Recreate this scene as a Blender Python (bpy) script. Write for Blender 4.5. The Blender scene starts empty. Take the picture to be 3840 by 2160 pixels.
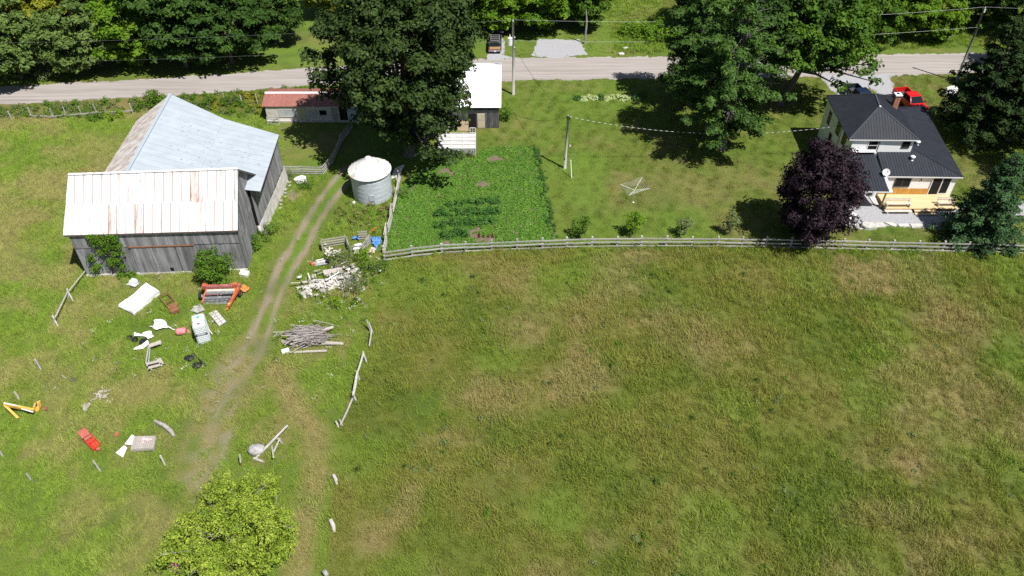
import bpy, math, random
import numpy as np
from mathutils import Vector, Matrix

# ------------------------------------------------------------------ camera, world, sun, exposure
SC = bpy.context.scene
COL = SC.collection
FPX = 2981.4                       # focal length in photo pixels (3840 wide)
PITCH = math.radians(42.0)
CAMH = 50.0
CP, SP = math.cos(PITCH), math.sin(PITCH)
cam_d = bpy.data.cameras.new('camera')
cam_d.sensor_width = 36.0
cam_d.lens = 36.0 * FPX / 3840.0
cam_d.clip_start = 0.5
cam_d.clip_end = 3000.0
cam = bpy.data.objects.new('camera', cam_d)
COL.objects.link(cam)
cam.location = (0, 0, CAMH)
cam.rotation_euler = (math.radians(90) - PITCH, 0, 0)
SC.camera = cam

LIGHT = Vector((-0.36, 0.345, -0.866)).normalized()      # direction the sunlight travels
sun_elev = math.asin(-LIGHT.z)
world = bpy.data.worlds.new('World')
SC.world = world
world.use_nodes = True
wn = world.node_tree.nodes
bg = wn['Background']
sky = wn.new('ShaderNodeTexSky')
sky.sky_type = 'NISHITA'
sky.sun_disc = False
sky.sun_elevation = sun_elev
sky.sun_rotation = math.atan2(-LIGHT.x, -LIGHT.y)
sky.altitude = 150
world.node_tree.links.new(sky.outputs[0], bg.inputs[0])
bg.inputs[1].default_value = 0.05
sun_d = bpy.data.lights.new('sun', 'SUN')
sun_d.energy = 5.0
sun_d.angle = math.radians(0.53)
sun_d.color = (1.0, 0.965, 0.91)
sun = bpy.data.objects.new('sun', sun_d)
COL.objects.link(sun)
sun.location = (60, -60, 150)
sun.rotation_euler = LIGHT.to_track_quat('-Z', 'Y').to_euler()
SC.view_settings.view_transform = 'Standard'
SC.view_settings.look = 'None'
SC.view_settings.exposure = 0.42
SC.view_settings.gamma = 1.0
SC.view_settings.use_curve_mapping = False
SC.render.engine = 'CYCLES'
SC.cycles.use_denoising = False
SC.cycles.max_bounces = 6
SC.cycles.transparent_max_bounces = 8
SC.cycles.sample_clamp_indirect = 4.0
SC.render.filter_size = 1.3

RNG = random.Random(11)
NR = np.random.default_rng(5)

# ------------------------------------------------------------------ helpers
def S(x, y, z=0.0):
    """photo pixel (3840 x 2160) -> world point at height z"""
    u = (x - 1920.0) / FPX; v = (1080.0 - y) / FPX
    t = (CAMH - z) / (SP - v * CP)
    return Vector((u * t, (CP + v * SP) * t, z))
KD = 3840.0 / 2576.0
def D(x, y, z=0.0):
    """the same for a 2576 px wide view of the photo"""
    return S(x * KD, y * KD, z)
def SZ(x, y, Y):
    u = (x - 1920.0) / FPX; v = (1080.0 - y) / FPX
    t = Y / (CP + v * SP)
    return Vector((u * t, Y, CAMH - (SP - v * CP) * t))
def DZ(x, y, Y):
    return SZ(x * KD, y * KD, Y)

def vnoise(x, y, s, seed):
    """smooth value noise in [0,1], feature size s metres"""
    r = np.random.default_rng(seed).random((257, 257))
    fx = np.asarray(x) / s + 1000.3; fy = np.asarray(y) / s + 1000.7
    ix = np.floor(fx).astype(int); iy = np.floor(fy).astype(int)
    tx = fx - ix; ty = fy - iy
    tx = tx * tx * (3 - 2 * tx); ty = ty * ty * (3 - 2 * ty)
    ix %= 256; iy %= 256
    a = r[iy, ix] * (1 - tx) + r[iy, ix + 1] * tx
    b = r[iy + 1, ix] * (1 - tx) + r[iy + 1, ix + 1] * tx
    return a * (1 - ty) + b * ty

def in_poly(x, y, poly):
    x = np.asarray(x); y = np.asarray(y)
    ins = np.zeros(x.shape, bool)
    n = len(poly)
    for i in range(n):
        x0, y0 = poly[i][0], poly[i][1]; x1, y1 = poly[(i + 1) % n][0], poly[(i + 1) % n][1]
        c = ((y0 > y) != (y1 > y)) & (x < (x1 - x0) * (y - y0) / (y1 - y0 + 1e-12) + x0)
        ins ^= c
    return ins

def seg_dist(x, y, pts):
    d = np.full(np.shape(x), 1e9)
    for (a, b) in zip(pts[:-1], pts[1:]):
        ax, ay = a[0], a[1]; bx, by = b[0] - ax, b[1] - ay
        L = bx * bx + by * by + 1e-9
        t = np.clip(((x - ax) * bx + (y - ay) * by) / L, 0, 1)
        d = np.minimum(d, np.hypot(x - ax - t * bx, y - ay - t * by))
    return d

ORG = {}
def tag(o, label=None, cat=None, group=None, kind=None):
    if label: o['label'] = label
    if cat: o['category'] = cat
    if group: o['group'] = group
    if kind: o['kind'] = kind
    return o
def thing(name, label, cat, loc, group=None):
    o = bpy.data.objects.new(name, None)
    o.empty_display_size = 0.3
    COL.objects.link(o)
    o.location = loc
    ORG[o.name] = Vector(loc)
    return tag(o, label, cat, group)
def link(name, me, parent=None, mat=None):
    o = bpy.data.objects.new(name, me)
    COL.objects.link(o)
    if parent is not None:
        o.parent = parent
        ORG[o.name] = ORG.get(parent.name, Vector((0, 0, 0)))
    else:
        ORG[o.name] = Vector((0, 0, 0))
    return o
def np_mesh(name, V, F, mat=None, smooth=False):
    me = bpy.data.meshes.new(name)
    V = np.asarray(V, np.float32); F = np.asarray(F, np.int32)
    n, k = F.shape
    me.vertices.add(len(V)); me.vertices.foreach_set('co', V.ravel())
    me.loops.add(n * k); me.loops.foreach_set('vertex_index', F.ravel())
    me.polygons.add(n)
    me.polygons.foreach_set('loop_start', np.arange(0, n * k, k, dtype=np.int32))
    me.polygons.foreach_set('loop_total', np.full(n, k, np.int32))
    me.polygons.foreach_set('use_smooth', np.full(n, smooth, bool))
    me.update(calc_edges=True)
    if mat: me.materials.append(mat)
    return me

class MB:
    """collects shapes (world coordinates) that become ONE mesh object"""
    def __init__(s): s.v = []; s.f = []
    def add(s, vs, fs):
        b = len(s.v); s.v += [Vector(q) for q in vs]; s.f += [tuple(i + b for i in f) for f in fs]; return s
    def box(s, c, size, rot=None, rz=0.0):
        hx, hy, hz = size[0] / 2, size[1] / 2, size[2] / 2
        M_ = rot if rot is not None else Matrix.Rotation(rz, 3, 'Z')
        c = Vector(c)
        vs = [c + M_ @ Vector((x * hx, y * hy, z * hz)) for x, y, z in
              ((-1,-1,-1),(1,-1,-1),(1,1,-1),(-1,1,-1),(-1,-1,1),(1,-1,1),(1,1,1),(-1,1,1))]
        return s.add(vs, [(0,3,2,1),(4,5,6,7),(0,1,5,4),(1,2,6,5),(2,3,7,6),(3,0,4,7)])
    def beam(s, a, b, w, h, up=(0, 0, 1)):
        a, b = Vector(a), Vector(b); d = (b - a)
        L = d.length
        if L < 1e-5: return s
        d = d / L; u = Vector(up)
        if abs(d.dot(u)) > .98: u = Vector((0, 1, 0))
        x = d.cross(u).normalized(); z = x.cross(d).normalized()
        vs = []
        for p in (a, b):
            for i, j in ((-1,-1),(1,-1),(1,1),(-1,1)):
                vs.append(p + x * (i * w / 2) + z * (j * h / 2))
        return s.add(vs, [(0,1,2,3),(7,6,5,4),(0,4,5,1),(1,5,6,2),(2,6,7,3),(3,7,4,0)])
    def tube(s, pts, rad, n=6, cap=True):
        pts = [Vector(p) for p in pts]
        if not hasattr(rad, '__len__'): rad = [rad] * len(pts)
        vs = []
        for i, p in enumerate(pts):
            d = (pts[min(i + 1, len(pts) - 1)] - pts[max(i - 1, 0)])
            d = d.normalized() if d.length > 1e-6 else Vector((0, 0, 1))
            u = Vector((0, 0, 1)) if abs(d.z) < .9 else Vector((1, 0, 0))
            x = d.cross(u).normalized(); y = d.cross(x)
            for k in range(n):
                a = 2 * math.pi * k / n
                vs.append(p + (x * math.cos(a) + y * math.sin(a)) * rad[i])
        fs = []
        for i in range(len(pts) - 1):
            for k in range(n):
                k2 = (k + 1) % n
                fs.append((i*n+k, i*n+k2, (i+1)*n+k2, (i+1)*n+k))
        if cap:
            fs.append(tuple(range(n))); fs.append(tuple(reversed(range((len(pts)-1)*n, len(pts)*n))))
        return s.add(vs, fs)
    def prism(s, poly, off):
        """planar polygon extruded by vector off"""
        n = len(poly); off = Vector(off)
        vs = [Vector(p) for p in poly] + [Vector(p) + off for p in poly]
        fs = [tuple(range(n)), tuple(reversed(range(n, 2*n)))]
        fs += [(i, n+i, n+(i+1) % n, (i+1) % n) for i in range(n)]
        return s.add(vs, fs)
    def lathe(s, c, prof, n=24):
        c = Vector(c); vs = []
        for r, z in prof:
            for k in range(n):
                a = 2*math.pi*k/n
                vs.append(c + Vector((r*math.cos(a), r*math.sin(a), z)))
        fs = []
        for i in range(len(prof)-1):
            for k in range(n):
                k2 = (k+1) % n
                fs.append((i*n+k, i*n+k2, (i+1)*n+k2, (i+1)*n+k))
        fs.append(tuple(reversed(range(n)))); fs.append(tuple(range((len(prof)-1)*n, len(prof)*n)))
        return s.add(vs, fs)
    def rock(s, c, size, seed, sub=2, rough=.18, flat=False):
        import bmesh
        bm = bmesh.new(); bmesh.ops.create_icosphere(bm, subdivisions=sub, radius=1)
        r = random.Random(seed); ph = [(r.uniform(-1, 1), r.uniform(-1, 1), r.uniform(-1, 1), r.uniform(0, 6)) for _ in range(9)]
        rz = Matrix.Rotation(r.uniform(0, 6.28), 3, 'Z') if not flat else Matrix.Identity(3)
        vs = []
        for v in bm.verts:
            q = v.co.copy()
            k = 1 + rough * sum(math.sin(3.2*(q.x*a+q.y*b+q.z*d)+e) for a, b, d, e in ph) / 3
            q = q * k
            if flat: q = Vector((max(-.8, min(.8, q.x)), max(-.75, min(.75, q.y)), max(-.5, min(.5, q.z))))
            q = rz @ q
            vs.append(Vector(c) + Vector((q.x*size[0], q.y*size[1], q.z*size[2])))
        s.add(vs, [tuple(v.index for v in f.verts) for f in bm.faces]); bm.free(); return s
    def build(s, name, mat, parent=None, smooth=False):
        me = bpy.data.meshes.new(name)
        o = link(name, me, parent)
        org = ORG[o.name]
        me.from_pydata([tuple(q - org) for q in s.v], [], s.f)
        if smooth:
            for p in me.polygons: p.use_smooth = True
        me.update()
        if mat: me.materials.append(mat)
        return o

def one(name, label, cat, mb, mat, group=None, smooth=False, kind=None):
    """a thing that is a single mesh, its origin at its base"""
    xs = [q.x for q in mb.v]; ys = [q.y for q in mb.v]; zs = [q.z for q in mb.v]
    org = Vector(((min(xs)+max(xs))/2, (min(ys)+max(ys))/2, min(zs)))
    me = bpy.data.meshes.new(name)
    me.from_pydata([tuple(q - org) for q in mb.v], [], mb.f)
    if smooth:
        for p in me.polygons: p.use_smooth = True
    me.update(); me.materials.append(mat)
    o = bpy.data.objects.new(name, me); COL.objects.link(o); o.location = org; ORG[o.name] = org
    return tag(o, label, cat, group, kind)

def copy_thing(src, loc, rz=0.0, scale=1.0, label=None):
    c = src.copy(); COL.objects.link(c); c.location = loc; c.rotation_euler = (0, 0, rz)
    c.scale = (scale,) * 3 if not hasattr(scale, '__len__') else scale
    ORG[c.name] = Vector(loc)
    if label: c['label'] = label
    for ch in list(src.children):
        d = ch.copy(); COL.objects.link(d); d.parent = c
        for g in list(ch.children):
            e = g.copy(); COL.objects.link(e); e.parent = d
    return c

def clip_strip(poly, e, lo, hi):
    """clip a 3-D planar polygon to lo <= p.e <= hi"""
    for sgn, lim in ((1, lo), (-1, -hi)):
        out = []
        for i in range(len(poly)):
            a, b = poly[i], poly[(i+1) % len(poly)]
            da, db = sgn*a.dot(e) - lim, sgn*b.dot(e) - lim
            if da >= 0: out.append(a)
            if (da >= 0) != (db >= 0):
                t = da/(da-db); out.append(a + (b-a)*t)
        poly = out
        if len(poly) < 3: return []
    return poly

def strips(name, poly, width, thick, gap, mat, parent, e=None, rib=None, jit=0.0, first=0.0, sag=None):
    """cover a planar polygon with separate boards / sheets: each strip is an object of its own"""
    poly = [Vector(p) for p in poly]
    n = (poly[1]-poly[0]).cross(poly[2]-poly[1]).normalized()
    if e is None: e = (poly[1]-poly[0]).normalized()
    e = Vector(e).normalized()
    lo = min(p.dot(e) for p in poly); hi = max(p.dot(e) for p in poly)
    k = lo - first; out = []
    while k < hi - 1e-4:
        q = clip_strip(poly, e, max(k, lo) + gap/2, min(k+width, hi) - gap/2)
        if len(q) >= 3:
            o_ = n * RNG.uniform(-jit, jit)
            mb = MB().prism([p + o_ for p in q], n*thick)
            if rib:
                a = max(k, lo) + gap/2 + rib[0]/2
                seg = [p for p in clip_strip(poly, e, a-.002, a+.002)]
                if len(seg) >= 3:
                    s_ = n.cross(e); seg.sort(key=lambda p: p.dot(s_))
                    if (seg[-1]-seg[0]).length > .1:
                        c0 = seg[0] + n*(thick+rib[1]/2+.001) + o_; c1 = seg[-1] + n*(thick+rib[1]/2+.001) + o_
                        mb.beam(c0, c1, rib[0], rib[1], up=n)
            out.append(mb.build(name, mat, parent))
        k += width
    return out

# ------------------------------------------------------------------ materials
def mat_new(name):
    m = bpy.data.materials.new(name); m.use_nodes = True
    nt = m.node_tree
    return m, nt, nt.nodes, nt.links, nt.nodes['Principled BSDF']
def ramp(nodes, stops):
    r = nodes.new('ShaderNodeValToRGB')
    el = r.color_ramp.elements
    while len(el) > 1: el.remove(el[0])
    el[0].position = stops[0][0]; el[0].color = (*stops[0][1], 1)
    for p, c in stops[1:]:
        q = el.new(p); q.color = (*c, 1)
    return r
def mixc(nodes, links, fac, a, b, mode='MIX'):
    m = nodes.new('ShaderNodeMix'); m.data_type = 'RGBA'; m.blend_type = mode
    for sock, val in ((m.inputs[0], fac), (m.inputs[6], a), (m.inputs[7], b)):
        if hasattr(val, 'links') or hasattr(val, 'is_output'): links.new(val, sock)
        elif hasattr(val, '__len__'): sock.default_value = (*val, 1)
        else: sock.default_value = val
    return m.outputs[2]
def noise(nodes, links, vec, scale, detail=4, rough=.6):
    n = nodes.new('ShaderNodeTexNoise'); n.inputs['Scale'].default_value = scale
    n.inputs['Detail'].default_value = detail; n.inputs['Roughness'].default_value = rough
    if vec is not None: links.new(vec, n.inputs['Vector'])
    return n.outputs['Fac']
def M(name, c1, c2=None, sc=3.0, rough=.85, bump=0.0, metal=0.0, st=(1, 1, 1), orand=0.0, irand=0.0, lo=.35, hi=.65, c3=None, sc3=.6, lo3=.55, hi3=.7, spec=.3, bsc=None):
    m, nt, N, L, B = mat_new(name)
    B.inputs['Roughness'].default_value = rough
    B.inputs['Metallic'].default_value = metal
    B.inputs['Specular IOR Level'].default_value = spec
    g = N.new('ShaderNodeNewGeometry')
    mp = N.new('ShaderNodeMapping'); mp.inputs['Scale'].default_value = st
    L.new(g.outputs['Position'], mp.inputs['Vector'])
    col = None
    if c2 is not None:
        f = noise(N, L, mp.outputs[0], sc, 5, .65)
        r = ramp(N, [(lo, c1), (hi, c2)]); L.new(f, r.inputs[0]); col = r.outputs[0]
    else:
        rgb = N.new('ShaderNodeRGB'); rgb.outputs[0].default_value = (*c1, 1); col = rgb.outputs[0]
    if c3 is not None:
        f3 = noise(N, L, mp.outputs[0], sc3, 6, .7)
        r3 = N.new('ShaderNodeMapRange'); r3.inputs[1].default_value = lo3; r3.inputs[2].default_value = hi3
        L.new(f3, r3.inputs[0]); col = mixc(N, L, r3.outputs[0], col, c3)
    for amt, src in ((orand, 'o'), (irand, 'i')):
        if amt:
            if src == 'o': v = N.new('ShaderNodeObjectInfo').outputs['Random']
            else: v = g.outputs['Random Per Island']
            mr = N.new('ShaderNodeMapRange'); mr.inputs[3].default_value = 1-amt; mr.inputs[4].default_value = 1+amt
            L.new(v, mr.inputs[0])
            vm = N.new('ShaderNodeVectorMath'); vm.operation = 'SCALE'
            L.new(col, vm.inputs[0]); L.new(mr.outputs[0], vm.inputs['Scale']); col = vm.outputs[0]
    L.new(col, B.inputs['Base Color'])
    if bump:
        fb = noise(N, L, mp.outputs[0], bsc or sc*2.5, 4, .6)
        bp = N.new('ShaderNodeBump'); bp.inputs['Strength'].default_value = 1.0; bp.inputs['Distance'].default_value = bump
        L.new(fb, bp.inputs['Height']); L.new(bp.outputs[0], B.inputs['Normal'])
    return m
LEAFK = .80
def leafmat(name, c1, c2, trans=.28, sc=.7, var=.35, rough=.6):
    """two-sided leaf: diffuse with some light coming through"""
    c1 = tuple(x*LEAFK for x in c1); c2 = tuple(x*LEAFK for x in c2)
    m, nt, N, L, B = mat_new(name)
    g = N.new('ShaderNodeNewGeometry')
    f = noise(N, L, g.outputs['Position'], sc, 3, .6)
    r = ramp(N, [(.35, c1), (.65, c2)]); L.new(f, r.inputs[0])
    mr = N.new('ShaderNodeMapRange'); mr.inputs[3].default_value = 1-var; mr.inputs[4].default_value = 1+var
    L.new(g.outputs['Random Per Island'], mr.inputs[0])
    vm = N.new('ShaderNodeVectorMath'); vm.operation = 'SCALE'
    L.new(r.outputs[0], vm.inputs[0]); L.new(mr.outputs[0], vm.inputs['Scale'])
    L.new(vm.outputs[0], B.inputs['Base Color'])
    B.inputs['Roughness'].default_value = rough; B.inputs['Specular IOR Level'].default_value = .1
    t = N.new('ShaderNodeBsdfTranslucent')
    tc = mixc(N, L, .5, vm.outputs[0], (c2[0]*1.3, c2[1]*1.15, c2[2]*.5)); L.new(tc, t.inputs[0])
    mx = N.new('ShaderNodeMixShader'); mx.inputs[0].default_value = trans
    L.new(B.outputs[0], mx.inputs[1]); L.new(t.outputs[0], mx.inputs[2])
    L.new(mx.outputs[0], N['Material Output'].inputs[0])
    return m
def glassmat(name, c=(.01, .012, .015), rough=.06):
    m, nt, N, L, B = mat_new(name)
    B.inputs['Base Color'].default_value = (*c, 1); B.inputs['Roughness'].default_value = rough
    B.inputs['Specular IOR Level'].default_value = .15
    return m
def grassmat(name, stops_big, tint, tint_amt, fine=(.6, 1.35), attrs=True, leaf=False, sscale=.11):
    """meadow / lawn colour from world position: large patches, medium mottling, fine grain"""
    m, nt, N, L, B = mat_new(name)
    g = N.new('ShaderNodeNewGeometry'); pos = g.outputs['Position']
    f1 = noise(N, L, pos, sscale, 5, .62)
    r1 = ramp(N, stops_big); L.new(f1, r1.inputs[0])
    mp = N.new('ShaderNodeMapping'); mp.inputs['Location'].default_value = (31, 17, 0); L.new(pos, mp.inputs[0])
    f2 = noise(N, L, mp.outputs[0], .7, 5, .65)
    mr2 = N.new('ShaderNodeMapRange'); mr2.inputs[1].default_value = .42; mr2.inputs[2].default_value = .68; mr2.inputs[4].default_value = tint_amt
    L.new(f2, mr2.inputs[0])
    col = mixc(N, L, mr2.outputs[0], r1.outputs[0], tint)
    if attrs:
        for an, c in (('dry', (.215, .165, .075)), ('lush', (.108, .178, .024)), ('dirt', (.25, .205, .15)), ('dark', (.035, .075, .014))):
            a = N.new('ShaderNodeAttribute'); a.attribute_name = an; a.attribute_type = 'GEOMETRY'
            col = mixc(N, L, a.outputs['Fac'], col, c)
    if leaf:
        for an, c in (('dryv', (.47, .375, .185)), ('lushv', (.245, .375, .05))):
            a = N.new('ShaderNodeAttribute'); a.attribute_name = an; a.attribute_type = 'INSTANCER'
            col = mixc(N, L, a.outputs['Fac'], col, c)
        v = N.new('ShaderNodeObjectInfo').outputs['Random']; v2 = g.outputs['Random Per Island']
        ad = N.new('ShaderNodeMath'); ad.operation = 'ADD'; L.new(v, ad.inputs[0]); L.new(v2, ad.inputs[1])
        mr = N.new('ShaderNodeMapRange'); mr.inputs[2].default_value = 2.0
        L.new(ad.outputs[0], mr.inputs[0])
    else:
        f3 = noise(N, L, pos, 9.0, 3, .7)
        mr = N.new('ShaderNodeMapRange'); mr.inputs[1].default_value = .3; mr.inputs[2].default_value = .7
        L.new(f3, mr.inputs[0])
    mr.inputs[3].default_value = fine[0]; mr.inputs[4].default_value = fine[1]
    vm = N.new('ShaderNodeVectorMath'); vm.operation = 'SCALE'
    L.new(col, vm.inputs[0]); L.new(mr.outputs[0], vm.inputs['Scale'])
    L.new(vm.outputs[0], B.inputs['Base Color'])
    B.inputs['Roughness'].default_value = .9; B.inputs['Specular IOR Level'].default_value = .15
    if leaf:
        t = N.new('ShaderNodeBsdfTranslucent'); L.new(vm.outputs[0], t.inputs[0])
        mx = N.new('ShaderNodeMixShader'); mx.inputs[0].default_value = .3
        L.new(B.outputs[0], mx.inputs[1]); L.new(t.outputs[0], mx.inputs[2]); L.new(mx.outputs[0], N['Material Output'].inputs[0])
    else:
        fb = noise(N, L, pos, 5.0, 5, .75)
        bp = N.new('ShaderNodeBump'); bp.inputs['Strength'].default_value = .9; bp.inputs['Distance'].default_value = .06
        L.new(fb, bp.inputs['Height']); L.new(bp.outputs[0], B.inputs['Normal'])
    return m

FIELD_STOPS = [(.30, (.082, .118, .018)), (.43, (.104, .127, .021)), (.53, (.128, .134, .028)), (.63, (.150, .138, .040)), (.74, (.105, .132, .022))]
LAWN_STOPS = [(.30, (.088, .140, .019)), (.44, (.108, .152, .024)), (.56, (.130, .160, .031)), (.70, (.165, .168, .048))]
YARD_STOPS = [(.30, (.078, .125, .017)), (.45, (.108, .152, .021)), (.57, (.135, .155, .030)), (.70, (.172, .160, .050))]
m_field = grassmat('meadow_ground', FIELD_STOPS, (.06, .085, .014), .55)
m_lawn = grassmat('mown_lawn', LAWN_STOPS, (.086, .138, .021), .5, fine=(.70, 1.28), attrs=True)
m_fieldblade = grassmat('meadow_blades', [(p, tuple(x*2.25 for x in c)) for p, c in FIELD_STOPS], (.19, .255, .048), .4, fine=(.78, 1.36), attrs=False, leaf=True)
m_lawnblade = grassmat('lawn_blades', [(p, tuple(x*1.75 for x in c)) for p, c in LAWN_STOPS], (.15, .235, .035), .4, fine=(.8, 1.3), attrs=False, leaf=True)
m_yardblade = grassmat('yard_blades', [(p, tuple(x*2.35 for x in c)) for p, c in YARD_STOPS], (.195, .30, .055), .45, fine=(.72, 1.45), attrs=False, leaf=True, sscale=.16)
m_road = M('gravel_road', (.285, .255, .235), (.375, .345, .325), sc=1.4, rough=.95, st=(.07, 1.6, 1), c3=(.24, .208, .185), sc3=.45, lo3=.5, hi3=.7)
m_gravel = M('grey_gravel', (.26, .26, .275), (.42, .42, .44), sc=7, rough=.95, bump=.02)
m_dirt = M('bare_earth', (.17, .125, .095), (.26, .20, .155), sc=2.5, rough=.95, bump=.03, c3=(.11, .15, .03), sc3=1.2, lo3=.52, hi3=.62)
m_soil = M('garden_soil', (.125, .092, .066), (.185, .142, .105), sc=3, rough=.95)
m_greywood = M('weathered_wood', (.26, .245, .235), (.42, .405, .395), sc=1.2, rough=.9, st=(1, 1, 6), orand=.22, bump=.006)
m_railwood = M('weathered_rail', (.30, .28, .26), (.50, .48, .455), sc=1.5, rough=.9, st=(3, 3, 6), orand=.18, bump=.006)
m_barnboard = M('barn_board', (.145, .145, .155), (.335, .335, .345), sc=1.6, rough=.9, st=(2.2, 2.2, .35), orand=.26, bump=.006, c3=(.085, .08, .085), sc3=.8, lo3=.5, hi3=.75)
m_darkboard = M('dark_board', (.055, .055, .06), (.15, .15, .155), sc=1.6, rough=.9, st=(2.2, 2.2, .35), orand=.25)
m_whitepaint = M('white_paint', (.72, .72, .72), (.82, .82, .82), sc=2, rough=.6)
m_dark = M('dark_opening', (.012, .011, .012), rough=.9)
m_black = M('black_plastic', (.012, .012, .015), (.03, .03, .034), sc=5, rough=.45, bump=.02)
m_glass = glassmat('window_glass')
m_stone = M('pale_stone', (.42, .40, .37), (.60, .58, .54), sc=2.2, rough=.9, bump=.03, orand=.12, irand=.1)
m_whitestone = M('white_stone', (.62, .60, .57), (.76, .75, .72), sc=2.2, rough=.9, bump=.03)
m_steel = M('galvanised_steel', (.44, .48, .53), (.54, .58, .63), sc=3, rough=.45, metal=.12, orand=.03)
m_rust = M('rusty_iron', (.16, .065, .032), (.28, .13, .07), sc=6, rough=.9, bump=.01)
m_bark = M('bark', (.10, .085, .075), (.19, .165, .15), sc=3, rough=.95, bump=.04, st=(2, 2, .5))
m_greybark = M('grey_bark', (.22, .20, .185), (.36, .34, .32), sc=3, rough=.95, bump=.03, st=(2, 2, .5))

# ------------------------------------------------------------------ ground
def z1(x, y, z=0): return S(x/2.0125, y/2.0125, z)
def z2(x, y, z=0): return S(1000+x/2.0125, y/2.0125, z)
def z3(x, y, z=0): return S(2100+x/2.862, y/2.862, z)
def zh(x, y, z=0): return S(2840+x/1.907, 200+y/1.907, z)
def z5(x, y, z=0): return S(200+x/1.958, 330+y/1.958, z)
def z6(x, y, z=0): return S(400+x/2.787, 1000+y/2.787, z)
def z7(x, y, z=0): return S(x/2.3418, 1300+y/2.3418, z)
def z8(x, y, z=0): return S(1040+x/2.415, 600+y/2.415, z)
def z9(x, y, z=0): return S(1600+x/3.15, 540+y/3.15, z)
def za(x, y, z=0): return S(1100+x/3.15, 1180+y/3.15, z)
def zc(x, y, z=0): return S(450+x/5.795, 1150+y/5.795, z)
def zd(x, y, z=0): return S(3150+x/4.83, 650+y/4.83, z)
def zr(x, y, z=0): return S(1180+x/4.83, 850+y/4.83, z)

RUT_L = [z8(640, 60), z8(600, 85), z8(470, 240), z8(330, 430), z8(230, 610), z8(130, 780), z8(0, 980), z6(1680, 340), z6(1600, 500), z6(1480, 800)]
RUT_R = [z8(665, 175), z8(530, 330), z8(420, 490), z8(330, 650), z8(250, 820), z8(140, 1000), z8(20, 1230), z6(1730, 600), z6(1640, 860)]
WORN = [z6(1500, 850), D(585, 930), D(545, 1010), D(515, 1100), D(500, 1190)]
PATHR = [D(690, 930), D(735, 1010), D(790, 1090), D(800, 1200), D(770, 1300), D(745, 1449)]
FENCE_OLD = [D(937, 836), D(918, 897), D(890, 1000), D(853, 1072), D(840, 1210), D(836, 1330), D(815, 1449), D(800, 1500)]

YARD = [D(-60, 320), D(-60, 1600), D(790, 1600), D(836, 1330), D(845, 1150), D(853, 1072), D(890, 1000), D(937, 836), D(965, 655), D(1000, 470), D(1100, 320), D(700, 300), D(430, 280)]
LAWN = [D(1262, 204), D(1600, 200), D(2080, 197), D(2400, 190), D(2700, 185), D(2700, 645), D(2540, 632), D(2368, 628), D(2117, 622), D(1864, 618), D(1612, 616), D(1425, 620), D(1398, 622), D(1388, 560), D(1365, 440), D(1345, 370), D(1210, 372), D(1200, 330), D(1262, 325)]
GARDEN = [D(1012, 470), D(1075, 405), D(1200, 398), D(1215, 375), D(1340, 368), D(1352, 400), D(1378, 520), D(1396, 618), D(1300, 622), D(1112, 630), D(975, 636), D(985, 560)]

gx = np.arange(-92, 92.01, .4); gy = np.arange(18, 150.01, .4)
GX, GY = np.meshgrid(gx, gy)
nx, ny = len(gx), len(gy)
def sm(a, lo, hi): return np.clip((a-lo)/(hi-lo), 0, 1)
w1 = vnoise(GX, GY, 1.3, 3)
dirt = 0*GX
for rp in (RUT_L, RUT_R):
    d = seg_dist(GX, GY, rp) + (w1-.5)*.35
    dirt = np.maximum(dirt, .95*(1-sm(d, .14, .42)))
d = seg_dist(GX, GY, WORN)
dirt = np.maximum(dirt, .5*(1-sm(d, .6, 2.2))*sm(vnoise(GX, GY, .9, 8), .25, .65))
for rp in ([z6(1480, 800), D(572, 940), D(535, 1060), D(512, 1180)], [z6(1640, 860), D(612, 950), D(575, 1080), D(556, 1180)]):
    dirt = np.maximum(dirt, .7*(1-sm(seg_dist(GX, GY, rp) + (w1-.5)*.5, .15, .6))*sm(vnoise(GX, GY, 1.5, 7), .15, .5))
dry = np.maximum(1.0*(1-sm(seg_dist(GX, GY, PATHR), .5, 1.7))*sm(vnoise(GX, GY, 1.6, 9), .05, .4), 0)
dry = np.maximum(dry, .85*(1-sm(seg_dist(GX, GY, WORN), .8, 3.0))*sm(vnoise(GX, GY, 1.1, 10), .2, .55))
dry = np.maximum(dry, .8*sm(vnoise(GX, GY, 7, 12)*.7+vnoise(GX, GY, 2.2, 13)*.3, .58, .74))
dry = np.maximum(dry, .75*(GX < -41)*sm(vnoise(GX*.6+GY*.5, GY-GX*.4, 3.2, 17)*.6+vnoise(GX, GY, 1.2, 18)*.4, .46, .68))
dry = np.maximum(dry, .7*((GX > -41) & (GX < -14) & (GY < 56))*sm(vnoise(GX, GY, 2.6, 19)*.6+vnoise(GX, GY, .9, 20)*.4, .5, .72))
FB = [(D(1240, 1000), 3.5), (D(2430, 1010), 6), (D(1330, 830), 3), (D(1760, 870), 4), (D(260, 380), 6), (D(90, 1130), 2), (D(345, 1400), 2.6), (D(130, 1130), 1.2), (D(690, 950), 1.3), (D(200, 1290), 2.2), (D(480, 1190), 1.4)]
for c, r in FB:
    dry = np.maximum(dry, .7*(1-sm(np.hypot(GX-c.x, GY-c.y)/r + (w1-.5)*.8, .3, 1.1)))
lush = .75*in_poly(GX, GY, YARD)*(.35+.65*vnoise(GX, GY, 3.5, 15))
lush = np.maximum(lush, .6*(GY > 99))
lush = np.maximum(lush, 1.0*(1-sm(seg_dist(GX, GY, [z8(560, 160), z8(380, 460), z8(190, 820), z6(1700, 560)]), .3, 1.0)))
lush = np.maximum(lush, .5*sm(vnoise(GX, GY, 5, 21), .6, .8))
lush = lush*(1-.6*dry)
dark = .3*sm(vnoise(GX, GY, 4.2, 31)*.6+vnoise(GX, GY, 1.2, 32)*.4, .56, .75)
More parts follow.
